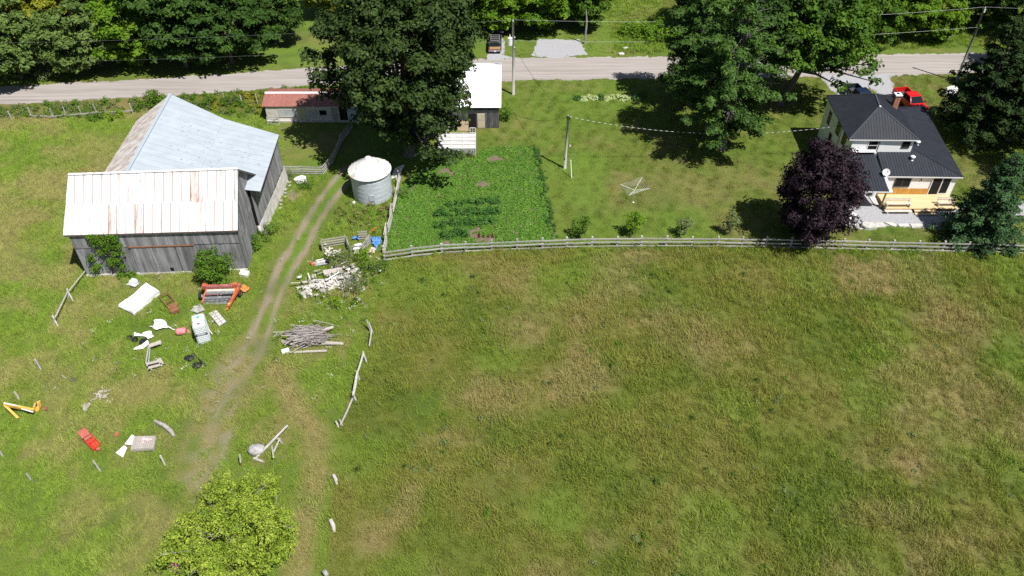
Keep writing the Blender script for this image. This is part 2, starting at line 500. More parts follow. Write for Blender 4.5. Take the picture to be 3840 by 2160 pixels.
def attr(me, name, a):
    at = me.attributes.new(name, 'FLOAT', 'POINT'); at.data.foreach_set('value', np.asarray(a, np.float32).ravel())
idx = np.arange(nx*ny).reshape(ny, nx)
F = np.stack([idx[:-1, :-1], idx[:-1, 1:], idx[1:, 1:], idx[1:, :-1]], -1).reshape(-1, 4)
V = np.stack([GX.ravel(), GY.ravel(), np.zeros(nx*ny)], -1)
# the same sheet goes on to the horizon
x0, x1, y0, y1 = gx[0], gx[-1], gy[0], gy[-1]; R_ = 1500.0
ring = [(-R_, -R_, 0), (R_, -R_, 0), (R_, R_, 0), (-R_, R_, 0), (x0, y0, 0), (x1, y0, 0), (x1, y1, 0), (x0, y1, 0)]
b = len(V); V = np.vstack([V, ring])
F = np.vstack([F, [(b, b+1, b+5, b+4), (b+1, b+2, b+6, b+5), (b+2, b+3, b+7, b+6), (b+3, b, b+4, b+7)]])
me = np_mesh('ground', V, F, m_field)
for nme, a in (('dry', dry), ('lush', lush), ('dirt', dirt), ('dark', dark)):
    attr(me, nme, np.concatenate([a.ravel(), np.zeros(8)]))
tag(link('ground', me), 'rough meadow grass with dry tan patches around the farmyard', None, None, 'structure')

def patch(name, polys, cell, z, mat, jit=.3, js=1.0, seed=1, attrs=None, label=None):
    allp = [p for poly in polys for p in poly]
    xs = np.arange(min(p[0] for p in allp)-1, max(p[0] for p in allp)+1, cell); ys = np.arange(min(p[1] for p in allp)-1, max(p[1] for p in allp)+1, cell)
    X, Y_ = np.meshgrid(xs, ys)
    cx = (X[:-1, :-1]+X[1:, 1:])/2; cy = (Y_[:-1, :-1]+Y_[1:, 1:])/2
    ox = (vnoise(cx, cy, js, seed)-.5)*2*jit + (vnoise(cx, cy, js*.3, seed+5)-.5)*jit; oy = (vnoise(cx, cy, js, seed+1)-.5)*2*jit + (vnoise(cx, cy, js*.3, seed+6)-.5)*jit
    inside = np.zeros(cx.shape, bool)
    for poly in polys: inside |= in_poly(cx+ox, cy+oy, poly)
    n0, n1 = X.shape
    id_ = np.arange(n0*n1).reshape(n0, n1)
    f = np.stack([id_[:-1, :-1], id_[:-1, 1:], id_[1:, 1:], id_[1:, :-1]], -1)[inside]
    used = np.unique(f); remap = np.full(n0*n1, -1); remap[used] = np.arange(len(used))
    xx, yy = X.ravel()[used], Y_.ravel()[used]
    jr = np.random.default_rng(seed); xx = xx+(jr.random(len(xx))-.5)*cell*.75; yy = yy+(jr.random(len(yy))-.5)*cell*.75
    me = np_mesh(name, np.stack([xx, yy, np.full(len(xx), z)], -1), remap[f], mat)
    if attrs:
        for k, fn in attrs.items(): attr(me, k, fn(xx, yy))
    return tag(link(name, me), label, None, None, 'structure')

def lawn_dry(x, y):
    b = .42*(1-sm(np.hypot((x-D(1740, 480).x)/15, (y-D(1740, 480).y)/6)+(vnoise(x, y, 2.5, 41)-.5)*.9, .3, 1.1))
    st = .5+.5*np.sin((x*.55+y*.83)*2.6)
    b2 = .55*sm(vnoise(x, y, 4, 42)*.6+vnoise(x, y, 1.0, 44)*.4, .5, .75)
    return np.maximum(b, b2)*(.7+.3*st)
def lawn_lush(x, y):
    return .75*sm(vnoise(x, y, 5, 43), .45, .8)*(x < 22) + .55*(1-sm(np.abs(x-5), 3, 12))*sm(y, 74, 86)
def lawn_dark(x, y): return .2*sm(vnoise(x, y, 1.6, 45)*.6+vnoise(x, y, .5, 46)*.4, .5, .72)
lawn_attr = {'dry': lawn_dry, 'lush': lawn_lush, 'dirt': lambda x, y: 0*x, 'dark': lawn_dark}
patch('lawn', [LAWN], .3, .012, m_lawn, .35, 1.2, 51, lawn_attr, 'mown lawn between the house and the vegetable garden')
patch('lawn', [[D(690, 300), D(700, 300), D(880, 300), D(1170, 322), D(1200, 395), D(1080, 402), D(1010, 455), D(880, 410), D(840, 405), D(815, 436), D(718, 438), D(700, 360)]], .3, .010, m_lawn, .4, 1.2, 61, lawn_attr, 'green grass between the sheds and the rail fence')
# grass verge and mown strip beyond the road
patch('verge', [[D(-200, 222), D(0, 216), D(400, 195), D(770, 172), D(1200, 145), D(2700, 132), D(2700, -60), D(-200, -60)]], .5, .008, m_lawn, .4, 1.4, 71,
      {'dry': lambda x, y: .35*sm(vnoise(x, y, 4, 74), .45, .8), 'lush': lambda x, y: .75*sm(vnoise(x, y, 6, 73), .2, .7), 'dirt': lambda x, y: 0*x, 'dark': lambda x, y: .3*sm(vnoise(x, y, 1.4, 75), .5, .8)}, 'grass verge beyond the gravel road')
ROAD = [D(-250, 278), D(0, 263), D(200, 253), D(430, 240), D(600, 229), D(790, 214), D(1000, 207), D(1260, 203), D(1600, 199), D(2080, 194), D(2400, 186), D(2800, 180),
        D(2800, 128), D(2400, 135), D(2000, 140), D(1600, 143), D(1400, 145), D(1190, 149), D(1000, 158), D(760, 172), D(520, 190), D(300, 203), D(0, 218), D(-250, 232)]
patch('road', [ROAD], .15, .020, m_road, .28, .8, 81, None, 'pale gravel country road')
patch('driveway', [[D(1222, 152), D(1224, 138), D(1228, 95), D(1266, 95), D(1268, 140), D(1290, 147)]], .1, .026, m_gravel, .25, 1.0, 91, None, 'gravel drive where the wood-panelled car is parked')
patch('gravel_pad', [[D(1338, 141), D(1345, 115), D(1355, 100), D(1460, 100), D(1474, 138), D(1400, 147)]], .1, .026, m_gravel, .25, 1.0, 95, None, 'grey gravel pad across the road')
patch('driveway', [[D(2068, 200), D(2076, 188), D(2250, 185), D(2240, 205), D(2262, 240), D(2225, 245), D(2185, 215), D(2195, 250), D(2120, 255), D(2090, 225)]], .1, .026, m_gravel, .3, 1.4, 97, None, 'gravel drive beside the house where the pickups stand')
patch('gravel_patio', [[zd(60, 480), zd(350, 330), zd(820, 330), zd(820, 700), zd(1900, 640), zd(2700, 560), zd(3400, 500), zd(3400, 760), zd(2500, 860), zd(1850, 1010), zd(1000, 960), zd(180, 1000), zd(20, 900)]], .15, .022, m_gravel, .2, .6, 99, None, 'grey gravel patio in front of the porch')
patch('garden_soil', [GARDEN], .2, .016, m_soil, .3, .8, 101, None, 'bare soil of the vegetable garden')
patch('earth_patch', [[z8(80, 300), z8(150, 240), z8(235, 260), z8(245, 360), z8(150, 385), z8(85, 350)]], .15, .012, m_dirt, .25, .6, 103, None, 'small bare earth patch beside the barn')

# ------------------------------------------------------------------ barn
m_roofwhite = None
def roof_paint(name, paint1, paint2, rust1, lo, hi, st, sc=1.5, metal=.1, rough=.55):
    return M(name, paint1, paint2, sc=2.0, rough=rough, metal=metal, st=(1, 1, 1), c3=rust1, sc3=sc, lo3=lo, hi3=hi, orand=.05)
m_roofwhite = M('white_metal_rusting', (.64, .63, .625), (.77, .76, .755), sc=1.2, rough=.7, st=(5, .8, .4), c3=(.33, .17, .125), sc3=.6, lo3=.54, hi3=.72, orand=.09, spec=.1)
m_roofwhite2 = M('white_metal_rustier', (.54, .52, .51), (.70, .68, .67), sc=1.2, rough=.7, st=(5, .8, .4), c3=(.34, .17, .12), sc3=.6, lo3=.42, hi3=.62, orand=.09, spec=.1)
m_roofrusty = M('white_metal_rusty', (.60, .56, .53), (.76, .74, .72), sc=1.0, rough=.65, st=(1, 3, 1), c3=(.40, .29, .23), sc3=.7, lo3=.45, hi3=.62, orand=.08)
m_roofblue = M('galvanised_roof', (.36, .41, .46), (.42, .47, .52), sc=.8, rough=.55, metal=.05, orand=.022)
m_roofred = M('red_metal_roof', (.27, .105, .085), (.33, .145, .118), sc=1.5, rough=.6, st=(3, 1, 1), orand=.07, c3=(.36, .17, .10), sc3=.8, lo3=.6, hi3=.8)
m_roofbright = M('white_metal_roof', (.80, .80, .80), (.86, .86, .86), sc=1, rough=.45, orand=.02)
m_roofdark = M('charcoal_metal_roof', (.026, .030, .040), (.034, .038, .048), sc=1.5, rough=.62, metal=0, orand=.06, spec=.16)
m_darkrust = M('rusted_lath', (.13, .085, .068), (.20, .14, .115), sc=4, rough=.9)
m_foundstone = M('fallen_fieldstone', (.26, .25, .23), (.38, .36, .34), sc=3)
m_concrete = M('old_concrete', (.44, .42, .39), (.60, .58, .55), sc=1.4, rough=.95, c3=(.34, .31, .28), sc3=.8)

bFL = Vector((-40.53, 57.26, 0)); bFR = Vector((-25.48, 58.15, 0))
bx = (bFR-bFL).normalized(); by = Vector((-bx.y, bx.x, 0)); BL_ = (bFR-bFL).length
barn = thing('barn', 'big weathered grey board barn with two tin roofed wings', 'barn', bFL)
def bp(a, b_, z): return bFL + bx*a + by*b_ + Vector((0, 0, z))
WD = 8.3
# front wing: lower and upper board tiers on the long wall
def wallpoly(a, b_, z0, z1): return [Vector((a.x, a.y, z0)), Vector((b_.x, b_.y, z0)), Vector((b_.x, b_.y, z1)), Vector((a.x, a.y, z1))]
strips('wall_board', [bp(0, 0, .12), bp(BL_, 0, .12), bp(BL_, 0, 3.5), bp(0, 0, 3.5)], .262, .035, .012, m_barnboard, barn, jit=.012)
strips('wall_board', [bp(0, -.06, 3.42), bp(BL_, -.06, 3.42), bp(BL_, -.06, 5.15), bp(0, -.06, 5.15)], .262, .035, .012, m_barnboard, barn, jit=.010)
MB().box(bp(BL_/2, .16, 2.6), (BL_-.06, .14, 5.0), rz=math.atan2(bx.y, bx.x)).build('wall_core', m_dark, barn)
# gable wall towards the track
gp = [bp(BL_, 0, .12), bp(BL_, WD, .12), bp(BL_, WD, 5.2), bp(BL_, WD/2, 8.85), bp(BL_, 0, 5.15)]
lower = [bp(BL_, 0, .12), bp(BL_, WD, .12), bp(BL_, WD, 3.5), bp(BL_, 0, 3.5)]
upper = [bp(BL_+.06, 0, 3.42), bp(BL_+.06, WD, 3.42), bp(BL_+.06, WD, 5.2), bp(BL_+.06, WD/2, 8.85), bp(BL_+.06, 0, 5.15)]
strips('wall_board', lower, .262, .035, .012, m_barnboard, barn, e=by, jit=.010)
strips('wall_board', upper, .262, .035, .012, m_barnboard, barn, e=by, jit=.010)
strips('wall_board', [bp(-.02, WD, .12), bp(-.02, 0, .12), bp(-.02, 0, 5.15), bp(-.02, WD/2, 8.85), bp(-.02, WD, 5.2)], .262, .035, .012, m_barnboard, barn, e=by)
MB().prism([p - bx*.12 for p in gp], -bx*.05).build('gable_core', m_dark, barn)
MB().beam(bp(BL_+.09, -.03, .3), bp(BL_+.09, -.03, 5.1), .1, .1).build('corner_board', m_barnboard, barn)
MB().box(bp(BL_/2, -.02, .06), (BL_+.1, .3, .3), rz=math.atan2(bx.y, bx.x)).build('foundation', m_concrete, barn)
# sliding doors, their track and the little hatch hole
dd = MB()
for a in (5.2, 5.35): pass
track = MB().beam(bp(4.9, -.14, 3.38), bp(10.9, -.14, 3.36), .1, .09); track.build('door_track', m_rust, barn)
for k, (a0, a1) in enumerate(((5.0, 7.0), (7.03, 9.0), (9.12, 11.0))):
    q = [bp(a0, -.10, .22+.03*k), bp(a1, -.10, .22), bp(a1, -.10, 3.3), bp(a0, -.10, 3.3)]
    dr = MB().prism([p+by*.02 for p in q], by*.02).build('barn_door', m_dark, barn)
    strips('door_board', q, .255, .03, .012, m_barnboard, dr, jit=.006)
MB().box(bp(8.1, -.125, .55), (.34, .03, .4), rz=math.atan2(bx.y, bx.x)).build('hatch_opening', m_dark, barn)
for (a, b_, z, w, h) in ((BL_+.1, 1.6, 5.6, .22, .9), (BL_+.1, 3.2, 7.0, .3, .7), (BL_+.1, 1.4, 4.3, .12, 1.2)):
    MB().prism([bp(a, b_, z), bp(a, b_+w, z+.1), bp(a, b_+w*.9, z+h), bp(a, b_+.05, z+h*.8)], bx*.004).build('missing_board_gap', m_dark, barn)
# wing roof
eL, eR = Vector((-40.85, 56.96, 5.16)), Vector((-25.22, 57.85, 5.04))
rL, rR = Vector((-40.62, 61.02, 9.0)), Vector((-25.33, 61.98, 9.0))
kL, kR = Vector((-40.6, 65.5, 5.35)), Vector((-25.3, 66.45, 5.35))
mL, mR = eL.lerp(rL, .5), eR.lerp(rR, .5)
under = MB().prism([eL-Vector((0, 0, .05)), eR-Vector((0, 0, .05)), rR-Vector((0, 0, .05)), rL-Vector((0, 0, .05))], (0, 0, -.07)); under.build('roof_deck', m_darkrust, barn)
up_n = (eR-eL).cross(rR-eR).normalized()
strips('roof_sheet', [eL, eR, mR, mL], .80, .012, .055, m_roofwhite, barn, jit=.006)
strips('roof_sheet', [mL+up_n*.016-(rL-eL).normalized()*.12, mR+up_n*.016-(rR-eR).normalized()*.12, rR+up_n*.004, rL+up_n*.004], .80, .012, .055, m_roofwhite, barn, jit=.004)
for o_ in [o for o in barn.children if o.name.startswith('roof_sheet')]:
    if RNG.random() < .14: o_.data.materials[0] = m_roofwhite2
MB().prism([rL, rR, kR, kL], (0, 0, -.06)).build('rear_roof', m_roofrusty, barn)
MB().beam(rL+Vector((0, 0, .06)), rR+Vector((0, 0, .06)), .28, .05).build('ridge_cap', m_roofwhite, barn)
for (a, b_) in ((eR, rR), (eL, rL), (kR, rR)):
    MB().beam(a-Vector((0, 0, .12)), b_-Vector((0, 0, .12)), .06, .16).build('rake_board', m_darkboard, barn)
MB().beam(eL+Vector((0, .05, -.14)), eR+Vector((0, .05, -.14)), .05, .16).build('eave_board', m_darkboard, barn)

# main wing
aB = Vector((-36.0, 75.95, 9.1)); aF = Vector((-35.44, 61.55, 8.98))
qB = Vector((-30.4, 74.35, 7.08)); qF = Vector((-30.0, 62.2, 7.08))
sB = Vector((-24.72, 73.55, 5.62)); sF = Vector((-24.30, 63.30, 5.55))
lB = Vector((-40.5, 75.85, 6.0)); lF = Vector((-40.1, 62.4, 6.0))
ydir = Vector((0, 1, 0))
strips('roof_sheet', [aF, qF, qB, aB], .86, .02, .008, m_roofblue, barn, e=ydir, rib=(.03, .015))
strips('roof_sheet', [qF, sF, sB, qB], .86, .02, .008, m_roofblue, barn, e=ydir, rib=(.03, .015))
strips('roof_sheet', [lF, aF, aB, lB], .86, .02, .008, m_roofrusty, barn, e=ydir, rib=(.04, .03))
MB().beam(aF+Vector((0, 0, .07)), aB+Vector((0, 0, .07)), .34, .05).build('ridge_cap', m_roofblue, barn)
MB().beam(sF+Vector((-.05, 0, -.1)), sB+Vector((-.05, 0, -.1)), .06, .18).build('eave_board', m_darkboard, barn)
MB().beam(qF.lerp(aF, 0)+Vector((0, 0, .03)), qB+Vector((0, 0, .03)), .05, .03).build('lap_joint', m_roofblue, barn)
sp = MB(); rs = random.Random(4)
def on_roof(u, v):
    if v < .5: p = aF.lerp(qF, v*2).lerp(aB.lerp(qB, v*2), u); n = (qF-aF).cross(aB-aF).normalized()
    else: p = qF.lerp(sF, v*2-1).lerp(qB.lerp(sB, v*2-1), u); n = (sF-qF).cross(qB-qF).normalized()
    if n.z < 0: n = -n
    return p + n*.028, n
spots = [(.74-.018*i+rs.uniform(-.004, .004), .22+.055*i+rs.uniform(-.01, .01)) for i in range(13) if rs.random() < .8] + [(.66-.018*i, .22+.055*i) for i in range(13) if rs.random() < .8] + [(.58-.016*i, .28+.05*i) for i in range(6)] + [(rs.uniform(.25, .7), rs.uniform(.2, .95)) for _ in range(34)]
for u, v in spots:
    p, n = on_roof(u, v); w = rs.uniform(.05, .12); d1 = Vector((.9, -.1, 0)); d1 = (d1 - n*d1.dot(n)).normalized(); d2 = n.cross(d1)
    sp.prism([p-d1*w, p-d2*w*.35, p+d1*w, p+d2*w*.35], n*.004)
tag(sp.build('nail_scars', m_darkrust, barn), kind='stuff')
# main wing walls: boards over a rubble foundation
wB = Vector((-24.93, 73.2, 0)); wF = Vector((-25.40, 63.5, 0))
def up(p, z): return Vector((p.x, p.y, z))
strips('wall_board', [up(wF, 1.25), up(wB, 1.9), up(wB, 5.6), up(wF, 5.5)], .27, .035, .012, m_barnboard, barn, e=ydir, jit=.01)
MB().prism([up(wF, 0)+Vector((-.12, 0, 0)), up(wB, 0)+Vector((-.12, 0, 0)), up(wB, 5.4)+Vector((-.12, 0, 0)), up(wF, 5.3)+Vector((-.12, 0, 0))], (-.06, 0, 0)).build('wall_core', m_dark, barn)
fs = MB(); rf = random.Random(8)
vv = []; ff = []; nk = 40; nj = 6
for k in range(nk+1):
    for j in range(nj+1):
        t = k/nk; h = (1.25+.65*t)*j/nj; p = wF.lerp(wB, t)
        vv.append(Vector((p.x+.1+.16*(1-j/nj)+rf.uniform(-.045, .045), p.y, h)))
for k in range(nk):
    for j in range(nj):
        a_ = k*(nj+1)+j; ff.append((a_, a_+nj+1, a_+nj+2, a_+1))
fs.add(vv, ff); fs.beam(up(wF, .6)+Vector((-.1, 0, 0)), up(wB, .6)+Vector((-.1, 0, 0)), .3, 1.2); fs.box((-25.4, 63.45, .62), (.3, .1, 1.24))
fs.build('rubble_foundation', m_concrete, barn, True)
for k in range(9):
    p = wB.lerp(wF, k*.03); MB().rock((p.x+.35+.12*(k % 3), p.y-.4*k+.3, .12), (.2, .18, .12), 60+k, 1, .2).build('fallen_stone', m_foundstone, barn)
gB = [Vector((-40.0, 75.2, .1)), Vector((-24.98, 73.1, .1)), Vector((-24.98, 73.1, 5.5)), Vector((-30.4, 74.0, 6.95)), Vector((-36, 75.3, 8.9)), Vector((-40.0, 75.2, 5.9))]
strips('wall_board', list(reversed(gB)), .5, .03, .012, m_barnboard, barn, e=(1, -.14, 0))
strips('wall_board', [Vector((-39.8, 75.2, .1)), Vector((-39.7, 64.5, .1)), Vector((-39.7, 64.5, 5.9)), Vector((-39.8, 75.2, 5.9))], .5, .03, .012, m_barnboard, barn, e=ydir)

# ------------------------------------------------------------------ grain bin
gc = Vector((-15.02, 70.72, 0)); GR = 2.08
silo = thing('grain_bin', 'round corrugated steel grain bin with rust-streaked cone roof', 'grain bin', gc)
for k in range(6):
    z0 = .0+k*.545
    prof = [(GR-.0, z0)]
    for j in range(8):
        prof += [(GR+(.012 if j % 2 else -.008), z0+.03+j*.068)]
    prof += [(GR, z0+.54)]
    ring_ = MB().lathe(gc, prof, 48); ring_.build('wall_ring', m_steel, silo, True)
hz = 3.26
for k in range(28):
    a0, a1 = 2*math.pi*k/28, 2*math.pi*(k+1)/28-.012
    def cp(a, r, z): return gc + Vector((r*math.cos(a), r*math.sin(a), z))
    pan = MB().prism([cp(a0, GR+.2, hz-.1), cp(a1, GR+.2, hz-.1), cp(a1, .3, 4.46), cp(a0, .3, 4.46)], (0, 0, .02))
    pan.beam(cp(a0, GR+.2, hz-.07), cp(a0, .32, 4.50), .05, .07)
    pan.build('roof_sheet', M('bin_roof_%d' % k, (.60, .59, .57), (.72, .71, .69), sc=1.6, rough=.55, c3=(.36, .25, .19), sc3=.9, lo3=.54, hi3=.70) if k == 0 else bpy.data.materials['bin_roof_0'], silo)
MB().lathe(gc, [(GR-.02, 3.18), (.3, 4.43)], 28).build('roof_deck', m_dark, silo)
cap_ = MB().lathe(gc, [(.36, 4.44), (.36, 4.58), (.27, 4.64), (.27, 4.68)], 20).build('roof_hatch', bpy.data.materials['bin_roof_0'], silo)
MB().box(gc+Vector((.25, -GR-.03, .95)), (.55, .06, .75)).build('bin_door', m_steel, silo)

# ------------------------------------------------------------------ long red-roofed shed
sA = Vector((-29.85, 85.97, 0)); sW = 15.5
shed = thing('long_shed', 'long low block shed with red tin roof and white ridge cap', 'shed', sA)
def sp_(a, b_, z): return sA + Vector((a, b_-.02*a*0, z))
m_block = M('whitewashed_block', (.55, .52, .48), (.66, .63, .59), sc=1.3, rough=.9, c3=(.36, .33, .30), sc3=1.0)
MB().box(sp_(sW/2, .12, 1.05), (sW, .24, 2.1)).build('front_wall', m_block, shed)
MB().box(sp_(sW/2, 4.3, .95), (sW, .2, 1.9)).build('rear_wall', m_block, shed)
for a in (.12, sW-.12): MB().prism([sp_(a-.1, .24, 0), sp_(a-.1, 4.2, 0), sp_(a-.1, 4.2, 1.9), sp_(a-.1, 2.2, 2.6), sp_(a-.1, .24, 2.1)], (.2, 0, 0)).build('end_wall', m_block, shed)
MB().box(sp_(sW/2, .0, .12), (sW+.05, .34, .24)).build('foundation', m_concrete, shed)
fE0, fE1 = sp_(-.35, -.16, 2.14), sp_(sW+.3, -.16, 2.14); fR0, fR1 = sp_(-.3, 2.1, 2.78), sp_(sW+.3, 2.1, 2.78); fB0, fB1 = sp_(-.3, 4.6, 2.0), sp_(sW+.3, 4.6, 2.0)
strips('roof_sheet', [fE0, fE1, fR1, fR0], .72, .02, .012, m_roofred, shed, rib=(.04, .03))
strips('roof_sheet', [fR0, fR1, fB1, fB0], .72, .02, .012, m_roofred, shed, rib=(.04, .03))
MB().prism([fR0+Vector((0, -.22, .0)), fR1+Vector((0, -.22, .0)), fR1+Vector((0, .05, .07)), fR0+Vector((0, .05, .07))], (0, 0, .03)).build('ridge_cap', m_roofbright, shed)
def window(parent, c, w, h, nrm, fm, gm=None, mull=0, bar=.07, name='window', depth=.06, trans=0, sill=True):
    """framed window on a wall; nrm is the outward wall normal (horizontal)"""
    n = Vector(nrm).normalized(); t = Vector((-n.y, n.x, 0)); z = Vector((0, 0, 1)); c = Vector(c)
    f = MB()
    f.beam(c-t*(w/2)-z*(h/2), c-t*(w/2)+z*(h/2), bar, depth, up=n); f.beam(c+t*(w/2)-z*(h/2), c+t*(w/2)+z*(h/2), bar, depth, up=n)
    f.beam(c-t*(w/2+bar/2)+z*(h/2), c+t*(w/2+bar/2)+z*(h/2), bar, depth+.006, up=n)
    f.beam(c-t*(w/2+bar/2)-z*(h/2), c+t*(w/2+bar/2)-z*(h/2), bar, depth+(.05 if sill else .006), up=n)
    for k in range(mull):
        o = (k+1)/(mull+1)-.5; f.beam(c+t*(w*o)-z*(h/2), c+t*(w*o)+z*(h/2), bar*.7, depth*.8, up=n)
    for k in range(trans):
        o = (k+1)/(trans+1)-.5; f.beam(c+z*(h*o)-t*(w/2), c+z*(h*o)+t*(w/2), bar*.7, depth*.8, up=n)
    fo = f.build(name, fm, parent)
    p = c + n*.005
    MB().prism([p-t*w/2-z*h/2, p+t*w/2-z*h/2, p+t*w/2+z*h/2, p-t*w/2+z*h/2], n*.008).build('pane', gm or m_glass, fo)
    return fo
m_oldframe = M('old_window_frame', (.42, .40, .37), (.55, .53, .5), sc=4)
m_poly = M('cloudy_plastic', (.36, .38, .40), (.55, .57, .58), sc=2.5, rough=.35)
m_cream = M('cream_board', (.52, .46, .32), (.60, .54, .40), sc=2)
m_teal = M('pale_blue_door', (.36, .46, .47), (.48, .57, .58), sc=2)
fn = Vector((0, -1, 0))
window(shed, sp_(2.5, -.01, 1.2), 1.9, .95, fn, m_oldframe, m_poly)
MB().box(sp_(4.35, -.02, 1.05), (.85, .05, 1.75)).build('board_panel', m_cream, shed)
window(shed, sp_(5.6, -.01, 1.2), .9, .8, fn, m_oldframe, m_poly)
window(shed, sp_(6.9, -.01, 1.25), .9, .7, fn, m_oldframe)
MB().box(sp_(8.3, -.02, 1.1), (.7, .05, 1.6)).build('board_panel', m_greywood, shed)
MB().box(sp_(9.35, -.01, 1.02), (.95, .04, 1.95)).build('doorway', m_dark, shed)
MB().beam(sp_(9.95, -.35, 1.0), sp_(11.2, -.5, 1.0), .06, 1.7).build('open_door', m_teal, shed)
window(shed, sp_(12.6, -.01, 1.2), .9, .8, fn, m_oldframe)
# rail gate standing against the end of the shed
gt = thing('wooden_gate', 'small grey slatted gate leaning on the end of the red-roofed shed', 'gate', sp_(.3, -.7, 0))
for z in (.15, .42, .7, .95): MB().beam(sp_(.1, -.75+z*.2, z), sp_(1.6, -.75+z*.2, z-.08), .03, .11).build('slat', m_greywood, gt)
MB().beam(sp_(.15, -.78, .1), sp_(1.5, -.6, .85), .03, .09).build('brace', m_greywood, gt)
for a in (.12, 1.55): MB().beam(sp_(a, -.78, 0), sp_(a, -.57, 1.0), .07, .04).build('stile', m_greywood, gt)

# ------------------------------------------------------------------ white-roofed shed
wA = Vector((-9.2, 84.5, 0)); wW = 7.6
ws = thing('white_roofed_shed', 'dark board shed with bright white tin roof and open door', 'shed', wA)
def wp(a, b_, z): return wA + Vector((a, b_, z))
strips('wall_board', [wp(0, 0, .05), wp(wW, 0, .05), wp(wW, 0, 2.95), wp(0, 0, 2.95)], .24, .03, .014, m_darkboard, ws, jit=.008)
MB().box(wp(wW/2, .1, 1.5), (wW-.05, .08, 2.9)).build('wall_core', m_dark, ws)
strips('wall_board', [wp(wW, 0, .05), wp(wW, 10.8, .05), wp(wW, 10.8, 2.9), wp(wW, 5.5, 5.1), wp(wW, 0, 2.9)], .3, .03, .014, m_darkboard, ws, e=(0, 1, 0))
strips('wall_board', [wp(0, 10.8, .05), wp(0, 0, .05), wp(0, 0, 2.9), wp(0, 5.5, 5.1), wp(0, 10.8, 2.9)], .3, .03, .014, m_darkboard, ws, e=(0, 1, 0))
MB().box(wp(wW/2, 10.8, 1.5), (wW, .08, 2.9)).build('rear_wall', m_darkboard, ws)
MB().box(wp(wW/2, -.05, 2.35), (wW, .08, .18)).build('header_board', m_greywood, ws)
strips('roof_sheet', [wp(-.3, -.35, 2.92), wp(wW+.32, -.35, 2.92), wp(wW+.32, 5.5, 5.22), wp(-.3, 5.5, 5.22)], .9, .02, .006, m_roofbright, ws, rib=(.03, .02))
strips('roof_sheet', [wp(-.3, 5.5, 5.22), wp(wW+.32, 5.5, 5.22), wp(wW+.32, 11.2, 2.92), wp(-.3, 11.2, 2.92)], .9, .02, .006, m_roofbright, ws, rib=(.03, .02))
MB().box(wp(4.45, -.035, 1.0), (.9, .05, 2.0)).build('doorway', m_dark, ws)
m_paledoor = M('pale_wood_door', (.46, .40, .32), (.58, .52, .43), sc=2)
dr = MB().box(wp(5.5, -.09, 1.03), (.92, .05, 1.95)); dro = dr.build('open_door', m_paledoor, ws)
for (x, z, w, h) in ((5.28, 1.5, .28, .7), (5.72, 1.5, .28, .7), (5.28, .55, .28, .75), (5.72, .55, .28, .75)):
    MB().box(wp(x, -.12, z), (w, .02, h)).build('door_panel', m_cream, dro)
one('plywood_sheet', 'tan plywood sheet leaning against the dark board shed', 'plywood', MB().prism([z2(1440, 985, .03), z2(1524, 990, .03), z2(1524, 990, .03)+Vector((0, .25, 1.2)), z2(1440, 985, .03)+Vector((0, .25, 1.2))], (0, .02, 0)), M('plywood', (.50, .36, .26), (.58, .44, .33), sc=3))
sw = thing('old_window_sash', 'small white four-pane window sash leaning by the shed door', 'window sash', z2(1555, 982, 0))
window(sw, z2(1555, 982, .36), .62, .6, fn, m_whitepaint, None, 1, .07, 'sash', .04, 1, False)
ld = thing('ladder', 'grey wooden ladder lying along the foot of the dark board shed', 'ladder', z2(1360, 995, 0))
la, lb = z2(1290, 992, .05), z2(1420, 990, .05)
for o in (0, .45):
    MB().beam(la+Vector((0, .1+o*.3, o)), lb+Vector((0, .1+o*.3, o)), .05, .06).build('rail', m_railwood, ld)
for k in range(9):
    p = la.lerp(lb, (k+.5)/9); MB().beam(p+Vector((0, .1, 0)), p+Vector((0, .235, .45)), .035, .035).build('rung', m_railwood, ld)

# ------------------------------------------------------------------ cold frame greenhouse
hA = Vector((-8.45, 78.3, 0)); hW = 4.25
gh = thing('greenhouse', 'low greenhouse of milky plastic sheeting on a pale wood frame', 'greenhouse', hA)
def hp(a, b_, z): return hA + Vector((a, b_, z))
m_film = M('milky_plastic_film', (.50, .49, .49), (.74, .73, .73), sc=1.6, rough=.35, st=(.5, 3, 1), bump=.12, bsc=2.5)
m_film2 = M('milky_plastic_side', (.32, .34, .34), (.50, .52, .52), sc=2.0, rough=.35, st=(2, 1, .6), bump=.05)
m_paleframe = M('pale_lumber', (.50, .47, .43), (.62, .59, .55), sc=3)
for k in range(3):
    for j in range(4):
        a0, a1 = hW*k/3+.04, hW*(k+1)/3-.04; b0, b1 = 2.15*j/4+.03, 2.15*(j+1)/4-.03
        zz = lambda b_: .95+.33*b_
        sg = [hp(a0, b0, zz(b0)), hp(a1, b0, zz(b0)), hp(a1, b1, zz(b1)), hp(a0, b1, zz(b1))]
        c0 = sum(sg, Vector())/4 + Vector((0, .05, -.07))
        mbp = MB(); mbp.add(sg+[c0], [(0, 1, 4), (1, 2, 4), (2, 3, 4), (3, 0, 4)]); mbp.build('roof_film', m_film, gh)
    MB().prism([hp(a0, .0, .05), hp(a1, .0, .05), hp(a1, .0, .92), hp(a0, .0, .92)], (0, .01, 0)).build('front_film', m_film2, gh)
for k in range(4):
    a = hW*k/3
    MB().beam(hp(a, 0, .99), hp(a, 2.2, 1.70), .07, .06).build('rafter', m_paleframe, gh)
    MB().beam(hp(a, -.02, 0), hp(a, -.02, .98), .07, .07).build('stud', m_paleframe, gh)
for b_ in (0, .55, 1.1, 1.62, 2.18): MB().beam(hp(-.04, b_, 1.0+.325*b_), hp(hW+.04, b_, 1.0+.325*b_), .05, .05).build('purlin', m_paleframe, gh)
